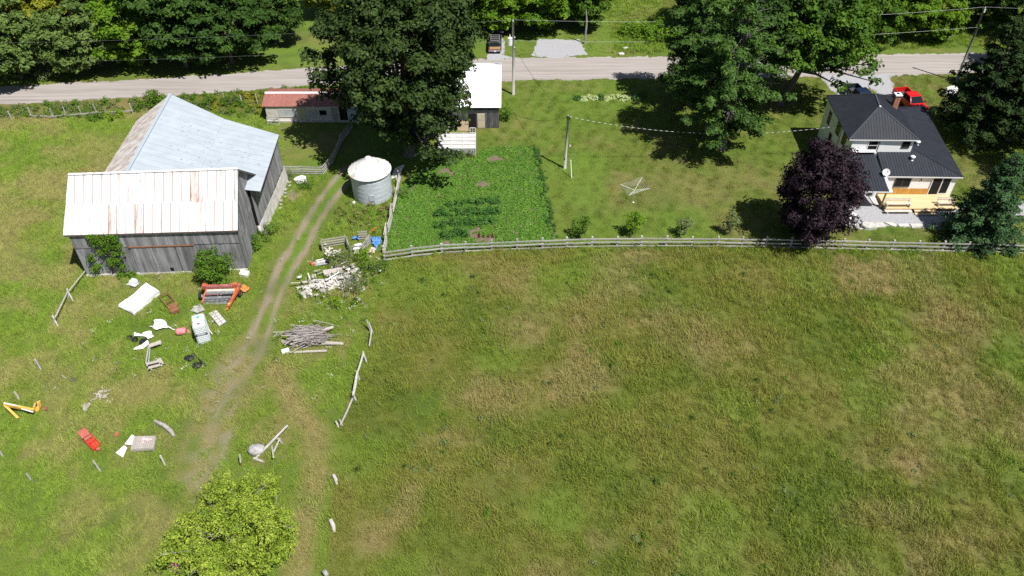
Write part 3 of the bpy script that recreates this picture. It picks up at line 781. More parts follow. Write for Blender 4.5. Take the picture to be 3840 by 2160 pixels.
for a in (-.02, hW+.02):
    MB().prism([hp(a, .05, .03), hp(a, 2.2, .03), hp(a, 2.2, 1.62), hp(a, .05, .92)], (.012, 0, 0)).build('end_film', m_film2, gh)
MB().box(hp(hW/2, 2.25, .85), (hW, .04, 1.6)).build('rear_film', m_film2, gh)

# ------------------------------------------------------------------ farmhouse
m_siding, nt, N, L, B = mat_new('white_siding')
g = N.new('ShaderNodeNewGeometry'); sx = N.new('ShaderNodeSeparateXYZ'); L.new(g.outputs['Position'], sx.inputs[0])
mt = N.new('ShaderNodeMath'); mt.operation = 'MULTIPLY'; mt.inputs[1].default_value = 7.0; L.new(sx.outputs[2], mt.inputs[0])
fr = N.new('ShaderNodeMath'); fr.operation = 'FRACT'; L.new(mt.outputs[0], fr.inputs[0])
B.inputs['Base Color'].default_value = (.84, .85, .85, 1)
B.inputs['Specular IOR Level'].default_value = .2; B.inputs['Roughness'].default_value = .6
m_trimw = M('white_trim', (.74, .74, .74), rough=.5)
m_brownframe = M('dark_window_frame', (.06, .045, .04), (.09, .07, .06), sc=6, rough=.5)
m_cedar = M('orange_cedar', (.50, .25, .055), (.62, .34, .085), sc=2.5, rough=.55, orand=.14)
m_deck = M('new_deck_wood', (.60, .45, .25), (.68, .53, .31), sc=1.5, rough=.7, st=(.3, 6, 1), orand=.07)
m_benchwood = M('bench_wood', (.52, .46, .39), (.64, .58, .5), sc=2, rough=.8, orand=.1)
m_brick = M('chimney_brick', (.36, .14, .095), (.50, .25, .175), sc=9, rough=.9, orand=.2)
m_foundation = M('field_stone', (.16, .165, .165), (.27, .275, .275), sc=3, rough=.9, bump=.03)
m_logpost = M('log_post', (.27, .19, .10), (.40, .30, .17), sc=3, rough=.8, st=(2, 2, .6))
house = thing('farmhouse', 'white two-storey farmhouse with black metal hip roof and side addition', 'house', (39.3, 77, 0))
wx0, wx1, wy0, wy1 = 36.1, 42.6, 72.95, 81.9
MB().box(((wx0+wx1)/2, (wy0+wy1)/2, 3.05), (wx1-wx0, wy1-wy0, 4.9)).build('wall', m_siding, house)
MB().box(((wx0+wx1)/2, (wy0+wy1)/2, .3), (wx1-wx0+.12, wy1-wy0+.12, .6)).build('foundation', m_foundation, house)
HB = [Vector((36.0, 82.3, 5.5)), Vector((35.6, 72.8, 5.5)), Vector((42.9, 72.68, 5.5)), Vector((43.3, 82.25, 5.5))]
ap, rb = Vector((39.13, 75.8, 7.75)), Vector((39.55, 78.45, 7.75))
ns = .30
strips('roof_panel', [HB[1], HB[2], ap], ns, .03, .006, m_roofdark, house, rib=(.028, .032))
strips('roof_panel', [HB[0], HB[1], ap, rb], ns, .03, .006, m_roofdark, house, rib=(.028, .032))
strips('roof_panel', [HB[2], HB[3], rb, ap], ns, .03, .006, m_roofdark, house, rib=(.028, .032))
MB().prism([HB[3], HB[0], rb], (0, 0, .03)).build('rear_slope', m_roofdark, house)
MB().prism([p+Vector((0, 0, -.02)) for p in HB], (0, 0, -.05)).build('soffit', m_trimw, house)
m_ridge = M('charcoal_ridge', (.07, .08, .095), rough=.5)
for a, b_ in ((HB[1], ap), (HB[2], ap), (ap, rb), (rb, HB[0]), (rb, HB[3])):
    MB().beam(a+Vector((0, 0, .06)), b_+Vector((0, 0, .06)), .14, .03).build('ridge_cap', m_ridge, house)
for i in range(4):
    a, b_ = HB[i], HB[(i+1) % 4]; MB().beam(a+Vector((0, 0, -.03)), b_+Vector((0, 0, -.03)), .1, .11).build('gutter', m_trimw if i == 1 else m_roofdark, house)
MB().box((39.12, 75.68, 7.82), (.2, .18, .1)).build('ridge_end_cap', m_trimw, house)
nl = Vector((-1, 0, 0))
def lw(y, z, w, h): return window(house, (wx0-.01, y, z), w, h, nl, m_brownframe, None, 1, .08)
lw(80.1, 3.9, .75, 1.45); lw(77.1, 4.35, 1.0, 1.5); lw(75.0, 4.3, 1.0, 1.5); lw(78.5, 2.1, .7, 1.4); lw(73.9, 1.7, .7, 1.6)
MB().beam((wx0-.05, 76.2, .4), (wx0-.05, 76.2, 5.3), .07, .07).build('downpipe', M('grey_pipe', (.30, .34, .35)), house)
window(house, (38.35, wy0-.01, 4.72), 1.05, 1.1, fn, m_trimw, None, 0, .09, trans=1)
MB().box((38.95, wy0-.03, 4.55), (.12, .04, 1.2)).build('shutter', m_brownframe, house)
window(house, (41.85, wy0-.01, 4.85), .8, .85, fn, m_brownframe, None, 0, .08, trans=1)
MB().beam((36.35, wy0-.22, 4.12), (38.75, wy0-.22, 4.12), .42, .05).build('flashing', m_trimw, house)
# brick chimney, brick by brick
chim = Vector((42.15, 78.6, 5.55))
cho = MB().box(chim+Vector((0, 0, .95)), (.50, .50, 2.2)).build('chimney', m_concrete, house)
bw, bh = .205, .085
proto = None
for r_ in range(24):
    z = chim.z-.1+r_*.088
    for side in range(4):
        for k in range(3):
            off = (-.5+(k+.5)/3)*.62 + (.05 if r_ % 2 else -.05)
            off = max(-.2, min(.2, off))
            if side == 0: p = (chim.x+off, chim.y-.26, z)
            elif side == 1: p = (chim.x+off, chim.y+.26, z)
            elif side == 2: p = (chim.x-.26, chim.y+off, z)
            else: p = (chim.x+.26, chim.y+off, z)
            if side in (1,): continue
            if proto is None or len(proto) <= side:
                pass
            sz = (.18, .06, .074) if side < 2 else (.06, .18, .074)
            key = 'brk%d' % (side >= 2)
            me = bpy.data.meshes.get(key)
            if me is None:
                t_ = MB().box((0, 0, 0), sz); me = bpy.data.meshes.new(key); me.from_pydata([tuple(q) for q in t_.v], [], t_.f); me.materials.append(m_brick)
            o = bpy.data.objects.new('brick', me); COL.objects.link(o); o.parent = cho; o.location = Vector(p)-ORG[house.name]
MB().box(chim+Vector((0, 0, 2.11)), (.74, .74, .12)).build('chimney_cap', m_trimw, house)
MB().box(chim+Vector((0, .05, 2.18)), (.3, .3, .04)).build('flue', m_dark, house)
# single storey addition round the front and right side
A_, B_, C_, D_ = Vector((39.1, 69.95, 2.8)), Vector((47.35, 69.75, 2.8)), Vector((48.9, 84.6, 2.8)), Vector((42.75, 84.7, 2.8))
T1, T2, T3, T4 = Vector((39.1, 73.3, 4.0)), Vector((43.05, 73.35, 4.0)), Vector((42.9, 81.4, 4.15)), Vector((42.7, 81.5, 4.15))
strips('roof_panel', [A_, B_, T2, T1], ns, .03, .006, m_roofdark, house, rib=(.028, .032))
strips('roof_panel', [B_, C_, T3, T2], ns, .03, .006, m_roofdark, house, rib=(.028, .032))
strips('roof_panel', [C_, D_, T4, T3], ns, .03, .006, m_roofdark, house, rib=(.028, .032))
for a, b_ in ((B_, T2), (C_, T3)): MB().beam(a+Vector((0, 0, .06)), b_+Vector((0, 0, .06)), .14, .03).build('ridge_cap', m_roofdark, house)
MB().beam(A_+Vector((0, 0, -.04)), B_+Vector((0, 0, -.04)), .1, .12).build('gutter', m_trimw, house)
MB().beam(B_+Vector((0, 0, -.04)), C_+Vector((0, 0, -.04)), .1, .12).build('gutter', m_roofdark, house)
MB().prism([A_+Vector((0, 0, -.03)), B_+Vector((0, 0, -.03)), C_+Vector((0, 0, -.03)), D_+Vector((0, 0, -.03))], (0, 0, -.04)).build('soffit', m_trimw, house)
ay = 70.1
wallp = [Vector((39.35, ay, 0)), Vector((46.95, ay-.1, 0)), Vector((48.45, 84.2, 0)), Vector((42.7, 84.3, 0)), Vector((42.7, 73.25, 0)), Vector((39.35, 73.25, 0))]
MB().prism(wallp, (0, 0, 2.73)).build('addition_wall', m_siding, house)
MB().prism([Vector((39.2, 70.2, 2.75)), Vector((39.2, 73.2, 2.75)), Vector((39.2, 73.2, 3.95))], (.12, 0, 0)).build('side_wall', m_roofdark, house)
window(house, (41.35, ay-.055, 1.95), 1.6, .98, fn, m_brownframe, None, 1, .09)
def wy(x): return ay-.1*(x-39.35)/7.6
MB().box((44.95, wy(44.95)-.03, 1.55), (.92, .04, 2.05)).build('doorway', m_dark, house)
window(house, (45.95, wy(45.95)-.035, 1.6), .9, 2.0, fn, m_trimw, None, 0, .09, 'glass_door', sill=False)
MB().box((44.43, wy(44.4)-.05, 1.56), (.09, .08, 2.15)).build('door_trim', m_trimw, house)
MB().box((44.95, wy(44.95)-.05, 2.62), (1.05, .07, .09)).build('door_trim', m_trimw, house)
MB().lathe((43.2, ay-.1, 2.25), [(.06, 0), (.07, .1), (.05, .16)], 8).build('wall_light', m_dark, house)
# cedar wainscot: board by board
strips('cedar_board', [Vector((39.42, ay-.04, .52)), Vector((44.35, ay-.1, .52)), Vector((44.35, ay-.1, 1.22)), Vector((39.42, ay-.04, 1.22))], .13, .025, .01, m_cedar, house)
# deck boards
dk = MB().box((42.9, 68.95, .25), (7.5, 2.6, .34)).build('deck_frame', m_logpost, house)
for k in range(17):
    y = 69.98 - k*.155
    MB().box((42.95+.0*k, y, .46), (7.6, .142, .04)).build('deck_board', m_deck, dk)
for k, (y, z) in enumerate(((67.35, .28), (67.0, .12))):
    MB().box((43.3, y, z), (2.3, .34, .05)).build('step', m_deck, dk)
    MB().box((43.3, y+.1, z-.07), (2.2, .05, .12)).build('riser', m_logpost, dk)
# porch roof on log posts
pL, pR, pTR, pTL = Vector((35.7, 67.65, 2.52)), Vector((38.9, 67.55, 2.52)), Vector((38.75, 72.95, 3.85)), Vector((35.8, 73.05, 3.85))
strips('porch_panel', [pL, pR, pTR, pTL], ns, .03, .006, m_roofdark, house, rib=(.028, .03))
MB().prism([p+Vector((0, 0, -.03)) for p in (pL, pR, pTR, pTL)], (0, 0, -.08)).build('porch_ceiling', m_greywood, house)
MB().beam(pL+Vector((0, -.03, -.05)), pR+Vector((.35, -.03, -.05)), .05, .12).build('porch_fascia', m_trimw, house)
MB().prism([pR+Vector((.02, 0, .02)), pR+Vector((.36, -.02, .0)), Vector((39.2, 69.9, 3.03)), Vector((38.9, 69.9, 3.1))], (0, 0, .03)).build('porch_side_flashing', m_trimw, house)
for p in (zh(715, 1103), zh(880, 1105)):
    MB().tube([p, Vector((p.x+.0, p.y-.05, 2.45))], [.115, .10], 10).build('porch_post', m_logpost, house)
MB().beam(Vector((35.8, 67.95, 2.38)), Vector((39.0, 67.9, 2.38)), .12, .16).build('porch_beam', m_logpost, house)
MB().box((37.3, 72.2, .1), (2.6, 1.8, .2)).build('porch_slab', m_concrete, house)
MB().box((37.9, 73.17, 1.25), (.95, .05, 2.1)).build('front_door', m_trimw, house)
# roof fittings
def vent(p, name='roof_vent'):
    v = MB().lathe(p, [(.2, 0), (.13, .06), (.13, .32), (.25, .36), (.25, .46), (.1, .56)], 14).build(name, m_whitepaint, house, False)
vent(Vector((42.55, 72.0, 3.5))); vent(Vector((44.0, 74.6, 3.75)))
dish = MB(); dc = Vector((39.0, 69.6, 3.55)); dn = Vector((-.25, -.75, .6)).normalized()
du = dn.cross(Vector((0, 0, 1))).normalized(); dv = du.cross(dn)
vs = [dc - dn*.08]; fs_ = []
for rr, off in ((.2, -.05), (.38, .02)):
    for k in range(20):
        a = 2*math.pi*k/20; vs.append(dc + (du*math.cos(a)+dv*math.sin(a))*rr + dn*off)
fs_ += [(0, 1+k, 1+(k+1) % 20) for k in range(20)] + [(1+k, 21+k, 21+(k+1) % 20, 1+(k+1) % 20) for k in range(20)]
dish.add(vs, fs_); dish.tube([dc, dc+Vector((0, .05, -.75))], .03, 6); dish.tube([dc-dv*.36, dc+dn*.45], .015, 5)
dsh = thing('satellite_dish', 'white satellite dish on the porch roof corner', 'satellite dish', (39.0, 69.65, 2.85))
dish.build('dish', m_trimw, dsh, True)
MB().box(dc+dn*.47, (.07, .07, .1)).build('receiver', m_black, dsh)

# benches along the deck edge
def bench(loc, w, label):
    t = thing('wooden_bench', label, 'bench', loc, 'benches along the deck edge')
    L0 = Vector(loc)
    for k in range(3): MB().box(L0+Vector((0, .12*k-.1, .44)), (w, .1, .04)).build('seat_slat', m_benchwood, t)
    for k in range(2): MB().box(L0+Vector((0, .34+.03*k, .62+.17*k)), (w, .04, .12)).build('back_slat', m_benchwood, t)
    for a in (-w/2+.1, w/2-.1):
        MB().box(L0+Vector((a, 0, .21)), (.07, .38, .42)).build('leg', m_benchwood, t)
        MB().beam(L0+Vector((a, .3, .0)), L0+Vector((a, .4, .86)), .06, .06).build('back_post', m_benchwood, t)
bench((40.45, 67.75, .48), 2.6, 'pale slatted bench at the left end of the deck')
bench((45.6, 67.9, .48), 1.9, 'pale slatted bench at the deck end by the spruce')
tb = thing('bench_board', 'low pale plank bench on the gravel in front of the deck', 'bench', (40.4, 67.2, 0))
for k in range(2): MB().box((40.4, 67.1+.2*k, .36), (2.8, .18, .05)).build('plank', m_benchwood, tb)
for a in (-1.1, 1.1): MB().box((40.4+a, 67.2, .17), (.1, .34, .33)).build('leg', m_benchwood, tb)
# stone slabs bordering the patio
slabs = [((185, 930), (310, 925), (345, 1000), (420, 1025), (330, 1025), (190, 1000)), ((350, 890), (575, 900), (645, 985), (500, 1000), (420, 990), (360, 950)), ((600, 900), (770, 900), (830, 985), (660, 990)), ((790, 900), (930, 905), (1010, 945), (1005, 980), (930, 965)),
         ((1040, 935), (1240, 925), (1235, 975), (1070, 975)), ((1260, 930), (1480, 930), (1490, 970), (1300, 1000))]
slab_lab = ['leftmost flat pale stone slab edging the patio, by the purple maple', 'largest raised pale stone slab edging the patio, dark shaded end', 'third pale stone slab from the purple maple edging the patio', 'narrow pointed stone slab edging the patio next to the grass', 'shaded stone slab edging the patio, just inside the spruce shadow', 'stone slab edging the patio deepest in the spruce shadow']
for k, sl in enumerate(slabs):
    h = .42 if k == 1 else .16
    q = [zd(x, y, 0) for x, y in sl]
    c = sum(q, Vector())/len(q)
    mb = MB(); n = len(q)
    vs = [p for p in q] + [Vector((p.x, p.y, h*.8)) for p in q] + [Vector((c.x+(p.x-c.x)*.9, c.y+(p.y-c.y)*.9, h)) for p in q]
    fs_ = [(i, (i+1) % n, n+(i+1) % n, n+i) for i in range(n)] + [(n+i, n+(i+1) % n, 2*n+(i+1) % n, 2*n+i) for i in range(n)] + [tuple(range(2*n, 3*n))]
    mb.add([p+Vector((0, -.35 if k == 1 else 0, 0)) for p in vs], fs_)
    one('stone_slab', slab_lab[k], 'stone slab', mb, m_stone, 'stone slabs edging the patio')
one('fieldstone', 'small round grey stone sitting on the leftmost patio slab', 'stone', MB().rock(zd(315, 985, .3), (.26, .26, .2), 5, 2, .15), M('grey_stone', (.20, .19, .19), (.30, .29, .28), sc=6))
one('white_board', 'bright white board lying flat on the gravel under the purple maple', 'board', MB().prism([zd(60, 720, .05), zd(170, 670, .05), zd(312, 750, .05), zd(180, 840, .05)], (0, 0, .04)), m_roofbright)
one('concrete_step', 'pale concrete walk piece leading to the porch', 'concrete slab', MB().prism([zd(505, 400, .0), zd(610, 400, .0), zd(695, 585, .0), zd(610, 570, 0)], (0, 0, .12)), m_concrete)
one('propane_tank', 'white rounded drum standing under the porch roof', 'drum', MB().lathe(zd(580, 420, 0), [(.27, .02), (.29, .1), (.29, .75), (.2, .88), (.08, .92)], 16), m_whitepaint, smooth=False)
one('white_boulder', 'big pale boulder on the lawn beyond the red pickup', 'boulder', MB().rock(S(3558, 345, .55), (.95, .7, .85), 3, 2, .2), m_whitestone)

# ------------------------------------------------------------------ trees and shrubs
def leaf_mesh(name, P, Nn, half, asp, rng, mat, fold=0.0):
    """diamond leaf faces at points P facing Nn"""
    n = len(P)
    Nn = Nn/np.maximum(np.linalg.norm(Nn, axis=1, keepdims=True), 1e-6)
    r = rng.normal(size=(n, 3)); t = np.cross(Nn, r); t /= np.maximum(np.linalg.norm(t, axis=1, keepdims=True), 1e-6)
    b = np.cross(Nn, t)
    h = half*(rng.random((n, 1))*.8+.6)
    V = np.stack([P-t*h, P-b*h*asp+Nn*h*.12, P+t*h, P+b*h*asp+Nn*h*.12], 1).reshape(-1, 3)
    F = np.arange(4*n).reshape(n, 4)
    return np_mesh(name, V, F, mat)
def unit(rng, n):
    d = rng.normal(size=(n, 3)); return d/np.linalg.norm(d, axis=1, keepdims=True)
def clump_leaves(centers, radii, flat, dens, rng, upb=.5, jit=.38, skew=.35):
    """leaves on and inside flattened balls"""
    Ps, Ns = [], []
    for c, r in zip(centers, radii):
        n = max(6, int(dens*r*r))
        d = unit(rng, n); d[:, 2] = np.where(d[:, 2] < -.25, -d[:, 2]*.6, d[:, 2])
        rr = r*(1-skew*rng.random((n, 1))**2)
        k = 1+.25*np.sin(d[:, :1]*5+c[0]*3)+.2*np.sin(d[:, 1:2]*6+c[1]*3)
        off = d*rr*k; off[:, 2] *= flat
        Ps.append(c+off); Ns.append(d+np.array([0, 0, upb])+rng.normal(size=(n, 3))*jit)
    return np.vstack(Ps), np.vstack(Ns)
def crown_clumps(rng, R, z0, z1, n, cr, shape=1.0, shell=(.45, 1.0), seed=0):
    """clump centres through an uneven ellipsoid crown"""
    d = unit(rng, n)
    lob = 1+.16*np.sin(3*np.arctan2(d[:, 1], d[:, 0])+seed)+.12*np.sin(5*np.arctan2(d[:, 1], d[:, 0])+seed*2.3+2*d[:, 2])
    rad = (shell[0]+(shell[1]-shell[0])*rng.random(n)**.45)*lob
    zc, rz = (z0+z1)/2, (z1-z0)/2
    P = np.stack([d[:, 0]*R*rad, d[:, 1]*R*rad, zc+d[:, 2]*rz*np.minimum(rad, 1.05)], 1)
    P[:, :2] *= (1-.25*shape*np.clip((P[:, 2:3]-zc)/rz, 0, 1))
    return P, cr*(.65+.7*rng.random(n))
def trunk_mesh(tips, fork, r0, rng, lean=(0, 0), sub=True, base=(0, 0)):
    mb = MB()
    b0 = Vector((base[0], base[1], -.1)); f = Vector((base[0]+lean[0], base[1]+lean[1], fork))
    mid = b0.lerp(f, .5)+Vector((rng.uniform(-.1, .1), rng.uniform(-.1, .1), 0))
    mb.tube([b0, b0+Vector((0, 0, .45)), mid, f], [r0*1.5, r0*1.05, r0*.9, r0*.75], 9)
    for tp in tips:
        tp = Vector(tp); m1 = f.lerp(tp, .4)+Vector((rng.uniform(-.4, .4), rng.uniform(-.4, .4), rng.uniform(.1, .7)))
        mb.tube([f-Vector((0, 0, .2)), m1, tp], [r0*.5, r0*.3, .03], 6)
        if sub:
            for k in range(2):
                q = m1.lerp(tp, rng.uniform(.1, .6)); e = q+Vector((rng.uniform(-1, 1), rng.uniform(-1, 1), rng.uniform(-.1, 1)))*(.18*(tp-f).length)
                mb.tube([q, e], [r0*.17, .02], 5)
    return mb
def make_tree(name, label, loc, crown_me, trunk_mb, bark, cat='tree', group=None, extra=None):
    t = thing(name, label, cat, loc, group)
    me = bpy.data.meshes.new('trunk'); me.from_pydata([tuple(q) for q in trunk_mb.v], [], trunk_mb.f)
    for p in me.polygons: p.use_smooth = True
    me.materials.append(bark)
    o = bpy.data.objects.new('trunk', me); COL.objects.link(o); o.parent = t
    c = bpy.data.objects.new('crown', crown_me); COL.objects.link(c); c.parent = t
    return t
def broadleaf(name, label, loc, H, R, z0, mat, seed, nclump, cr, dens, half, flat=.6, r0=.3, bark=None, lean=(0, 0), fork=None, cat='tree', group=None, tips=9, shell=(.45, 1.0), shape=1.0, asp=.62, more=None):
    rng = np.random.default_rng(seed); rr = random.Random(seed)
    P, r = crown_clumps(rng, R, z0, H, nclump, cr, shape, shell, seed)
    P[:, 0] += lean[0]; P[:, 1] += lean[1]
    if more is not None:
        P = np.vstack([P, np.array([m_[:3] for m_ in more])]); r = np.concatenate([r, [m_[3] for m_ in more]])
    LP, LN = clump_leaves(P, r, flat, dens, rng)
    me = leaf_mesh('crown', LP, LN, half, asp, rng, mat)
    fork = fork or z0+.15*(H-z0)
    sel = rr.sample(range(len(P)), min(tips, len(P)))
    tb = trunk_mesh([P[i] for i in sel]+([] if more is None else [m_[:3] for m_ in more]), fork, r0, rr, lean)
    return make_tree(name, label, loc, me, tb, bark or m_bark, cat, group)

lm_oak = leafmat('oak_leaves', (.032, .062, .015), (.066, .106, .027), .14, .5, .5)
lm_maple = leafmat('maple_leaves', (.065, .150, .016), (.120, .225, .024), .26, .35)
lm_bright = leafmat('bright_leaves', (.115, .245, .016), (.190, .320, .026), .28, .35)
lm_grey = leafmat('pale_leaves', (.110, .185, .040), (.185, .265, .070), .25, .35)
lm_yellow = leafmat('yellow_leaves', (.200, .250, .016), (.290, .310, .028), .28, .35)
lm_darkg = leafmat('dark_leaves', (.038, .088, .016), (.075, .145, .026), .2, .4)
lm_purple = leafmat('purple_leaves', (.018, .010, .016), (.048, .028, .040), .10, .8, .6, .5)
lm_pine = leafmat('pine_needles', (.058, .128, .026), (.110, .205, .040), .15, .6)
lm_pined = leafmat('dark_pine_needles', (.026, .058, .016), (.058, .100, .026), .12, .5)
lm_spruce = leafmat('spruce_needles', (.046, .112, .042), (.098, .185, .070), .12, .6)
lm_apple = leafmat('apple_leaves', (.230, .350, .036), (.440, .540, .080), .3, 1.1, .45)
lm_lime = leafmat('lime_leaves', (.180, .330, .016), (.270, .420, .026), .28, .8)
lm_vine = leafmat('vine_leaves', (.080, .180, .016), (.150, .270, .028), .26, .9)
lm_sage = leafmat('weed_leaves', (.150, .215, .070), (.235, .290, .110), .25, .8)
lm_rustleaf = leafmat('dead_needles', (.16, .065, .035), (.24, .11, .06), .1)

# the huge oak over the sheds
rng_ = random.Random(3)
oak_more = [(4.2, -7.0, 4.0, 1.2), (5.4, -7.6, 4.4, 1.2), (3.0, -7.4, 4.8, 1.3), (-8.4, 1.5, 6.8, 1.2), (-9.2, .5, 8.6, 1.3)]
broadleaf('oak_tree', 'huge dark green oak towering over the sheds and grain bin', (-11.8, 78.6, 0), 21.5, 7.7, 3.6, lm_oak, 5, 360, 1.35, 130, .20, .62, .62, None, (0, 0), 5.0, tips=16, shell=(.5, 1.02), shape=.8, more=oak_more)
# purple-leaved maple by the porch
broadleaf('purple_maple', 'round purple-leaved maple tree standing in front of the porch', (29.75, 63.2, 0), 10.3, 3.6, .6, lm_purple, 8, 220, .85, 220, .13, .75, .2, None, (0, 0), 1.5, tips=6, shell=(.5, 1.02), shape=.6)
# two roadside maples with bare trunks
broadleaf('maple_tree', 'tall roadside maple with bare dark trunk, behind the pine', D(1922, 254), 16.0, 5.6, 6.0, lm_darkg, 21, 100, 1.35, 125, .22, .6, .42, None, (.8, .3), 5.2, tips=9)
broadleaf('maple_tree', 'spreading roadside maple, forked trunk, limb reaching over the gravel drive', D(1962, 262), 15.0, 6.4, 5.2, lm_maple, 22, 130, 1.3, 125, .22, .6, .45, None, (1.6, .4), 4.6, tips=9, more=[(8.2, -2.6, 5.6, 1.0), (9.2, -1.6, 6.2, 1.1), (7.0, -1.0, 6.4, 1.2), (8.6, .5, 7.2, 1.1), (5.2, -3.6, 4.4, 1.1), (9.6, -3.0, 4.6, .8)])

def conifer(name, label, loc, H, R, z0, mat, seed, step, nb, cr, dens, half, asp=.28, r0=.28, power=.8, droop=-.05, flat=.45, bark=None, irregular=.25, group=None, fill=(.35, 1.0), per=4, lean=(0, 0)):
    rng = np.random.default_rng(seed); rr = random.Random(seed)
    C, Rr, tb = [], [], MB()
    tb.tube([(0, 0, -.1), (0, 0, .5), (.1, .05, H*.5), (0, 0, H)], [r0*1.35, r0, r0*.6, .03], 9)
    z = z0
    while z < H-.3:
        u = (z-z0)/(H-z0)
        L0 = R*((1-u)**power)*(1.0 if u > .12 else .75+2*u)
        for k in range(nb):
            a = 2*math.pi*(k+rr.random()*.8)/nb + z*1.7
            ln = L0*(1-irregular+2*irregular*rr.random())*.95 + .15
            tip = Vector((math.cos(a)*ln, math.sin(a)*ln, z+ln*(droop+rr.uniform(-.08, .12))))
            tb.tube([(0, 0, z), tuple(tip)], [max(.02, r0*.22*(1-u)), .012], 4)
            m_ = max(1, int(per*ln/R+.6))
            for j in range(m_):
                f = fill[0]+(fill[1]-fill[0])*(j+rr.random()*.7)/m_
                p = Vector((0, 0, z)).lerp(tip, f); w = cr*(.55+.5*rr.random())*(1.15-.45*f)*(.55+.45*(1-u))
                C.append((p.x+lean[0]*min(1, u*4)+rr.uniform(-.25, .25), p.y+rr.uniform(-.25, .25), p.z+rr.uniform(-.1, .2))); Rr.append(w)
        z += step*(.8+.4*rr.random())
    C.append((0, 0, H-.2)); Rr.append(cr*.35)
    LP, LN = clump_leaves(np.array(C), np.array(Rr), flat, dens, rng, .5, .45, .5)
    me = leaf_mesh('crown', LP, LN, half, asp, rng, mat)
    return make_tree(name, label, loc, me, tb, bark or m_bark, 'tree', group)
m_pinebark = M('pine_bark', (.13, .115, .115), (.23, .21, .21), sc=4, rough=.95, bump=.04)
pine = conifer('white_pine', 'tall white pine on the lawn, stout grey trunk casting the big shadow', D(1815, 374), 22, 5.7, 3.8, lm_pine, 31, 1.1, 7, 1.3, 210, .2, .38, .48, .55, -.02, .55, m_pinebark, .5, per=4, lean=(-.9, 0))
conifer('white_pine', 'second white pine close behind, nearer the road edge', D(1735, 262), 19, 4.8, 3.2, lm_pine, 33, 1.1, 7, 1.3, 200, .2, .38, .4, .55, -.02, .55, m_pinebark, .42, per=4)
# dead rusty branch hanging from the pine
db = MB(); rr = random.Random(6)
LPs = np.array([[rr.uniform(-.5, .5), rr.uniform(-.35, .35), rr.uniform(-1.5, .4)] for _ in range(420)]) + np.array(tuple(z3(2080, 905, 3.4)))
me = leaf_mesh('dead_branch', LPs, np.random.default_rng(4).normal(size=(420, 3)), .13, .4, np.random.default_rng(3), lm_rustleaf)
tag(link('dead_branch', me), 'hanging branch of dead rust-brown needles beside the maple trunks', 'branch')
# evergreens right of the house
pr = conifer('dark_pine', 'dark pine nearest the house addition, right of the black roof', D(2432, 352), 15, 4.9, 1.8, lm_pined, 41, .8, 8, 1.1, 150, .21, .36, .32, .6, -.04, .5, None, .3, 'dark pines right of the house')
def respot(src, loc, rz, sc, label, crownmat=None):
    c = copy_thing(src, loc, rz, sc, label)
    if crownmat:
        for ch in c.children:
            if ch.name.startswith('crown'):
                ch.material_slots[0].link = 'OBJECT'; ch.material_slots[0].material = crownmat
    return c
respot(pr, D(2535, 352), 1.3, 1.12, 'broad dark pine at the right edge, above the blue spruce')
respot(pr, D(2580, 262), 2.7, 1.05, 'dark pine behind, between the boulder and the right edge')
respot(pr, D(2640, 200), 4.1, 1.15, 'dark pine farthest back at the right edge by the road')
respot(pr, D(2640, 300), 5.2, 1.3, 'dark pine half outside the right edge of the picture')
respot(pr, D(2660, 470), .6, 1.0, 'dark pine at the right edge beside the yellow bushes')
spruce = conifer('blue_spruce', 'blue-green spruce in front of the deck, overhanging the rail fence', (46.9, 63.0, 0), 10.2, 4.1, .35, lm_spruce, 51, .5, 9, .85, 210, .16, .38, .22, .85, -.16, .5, None, .25, per=5)

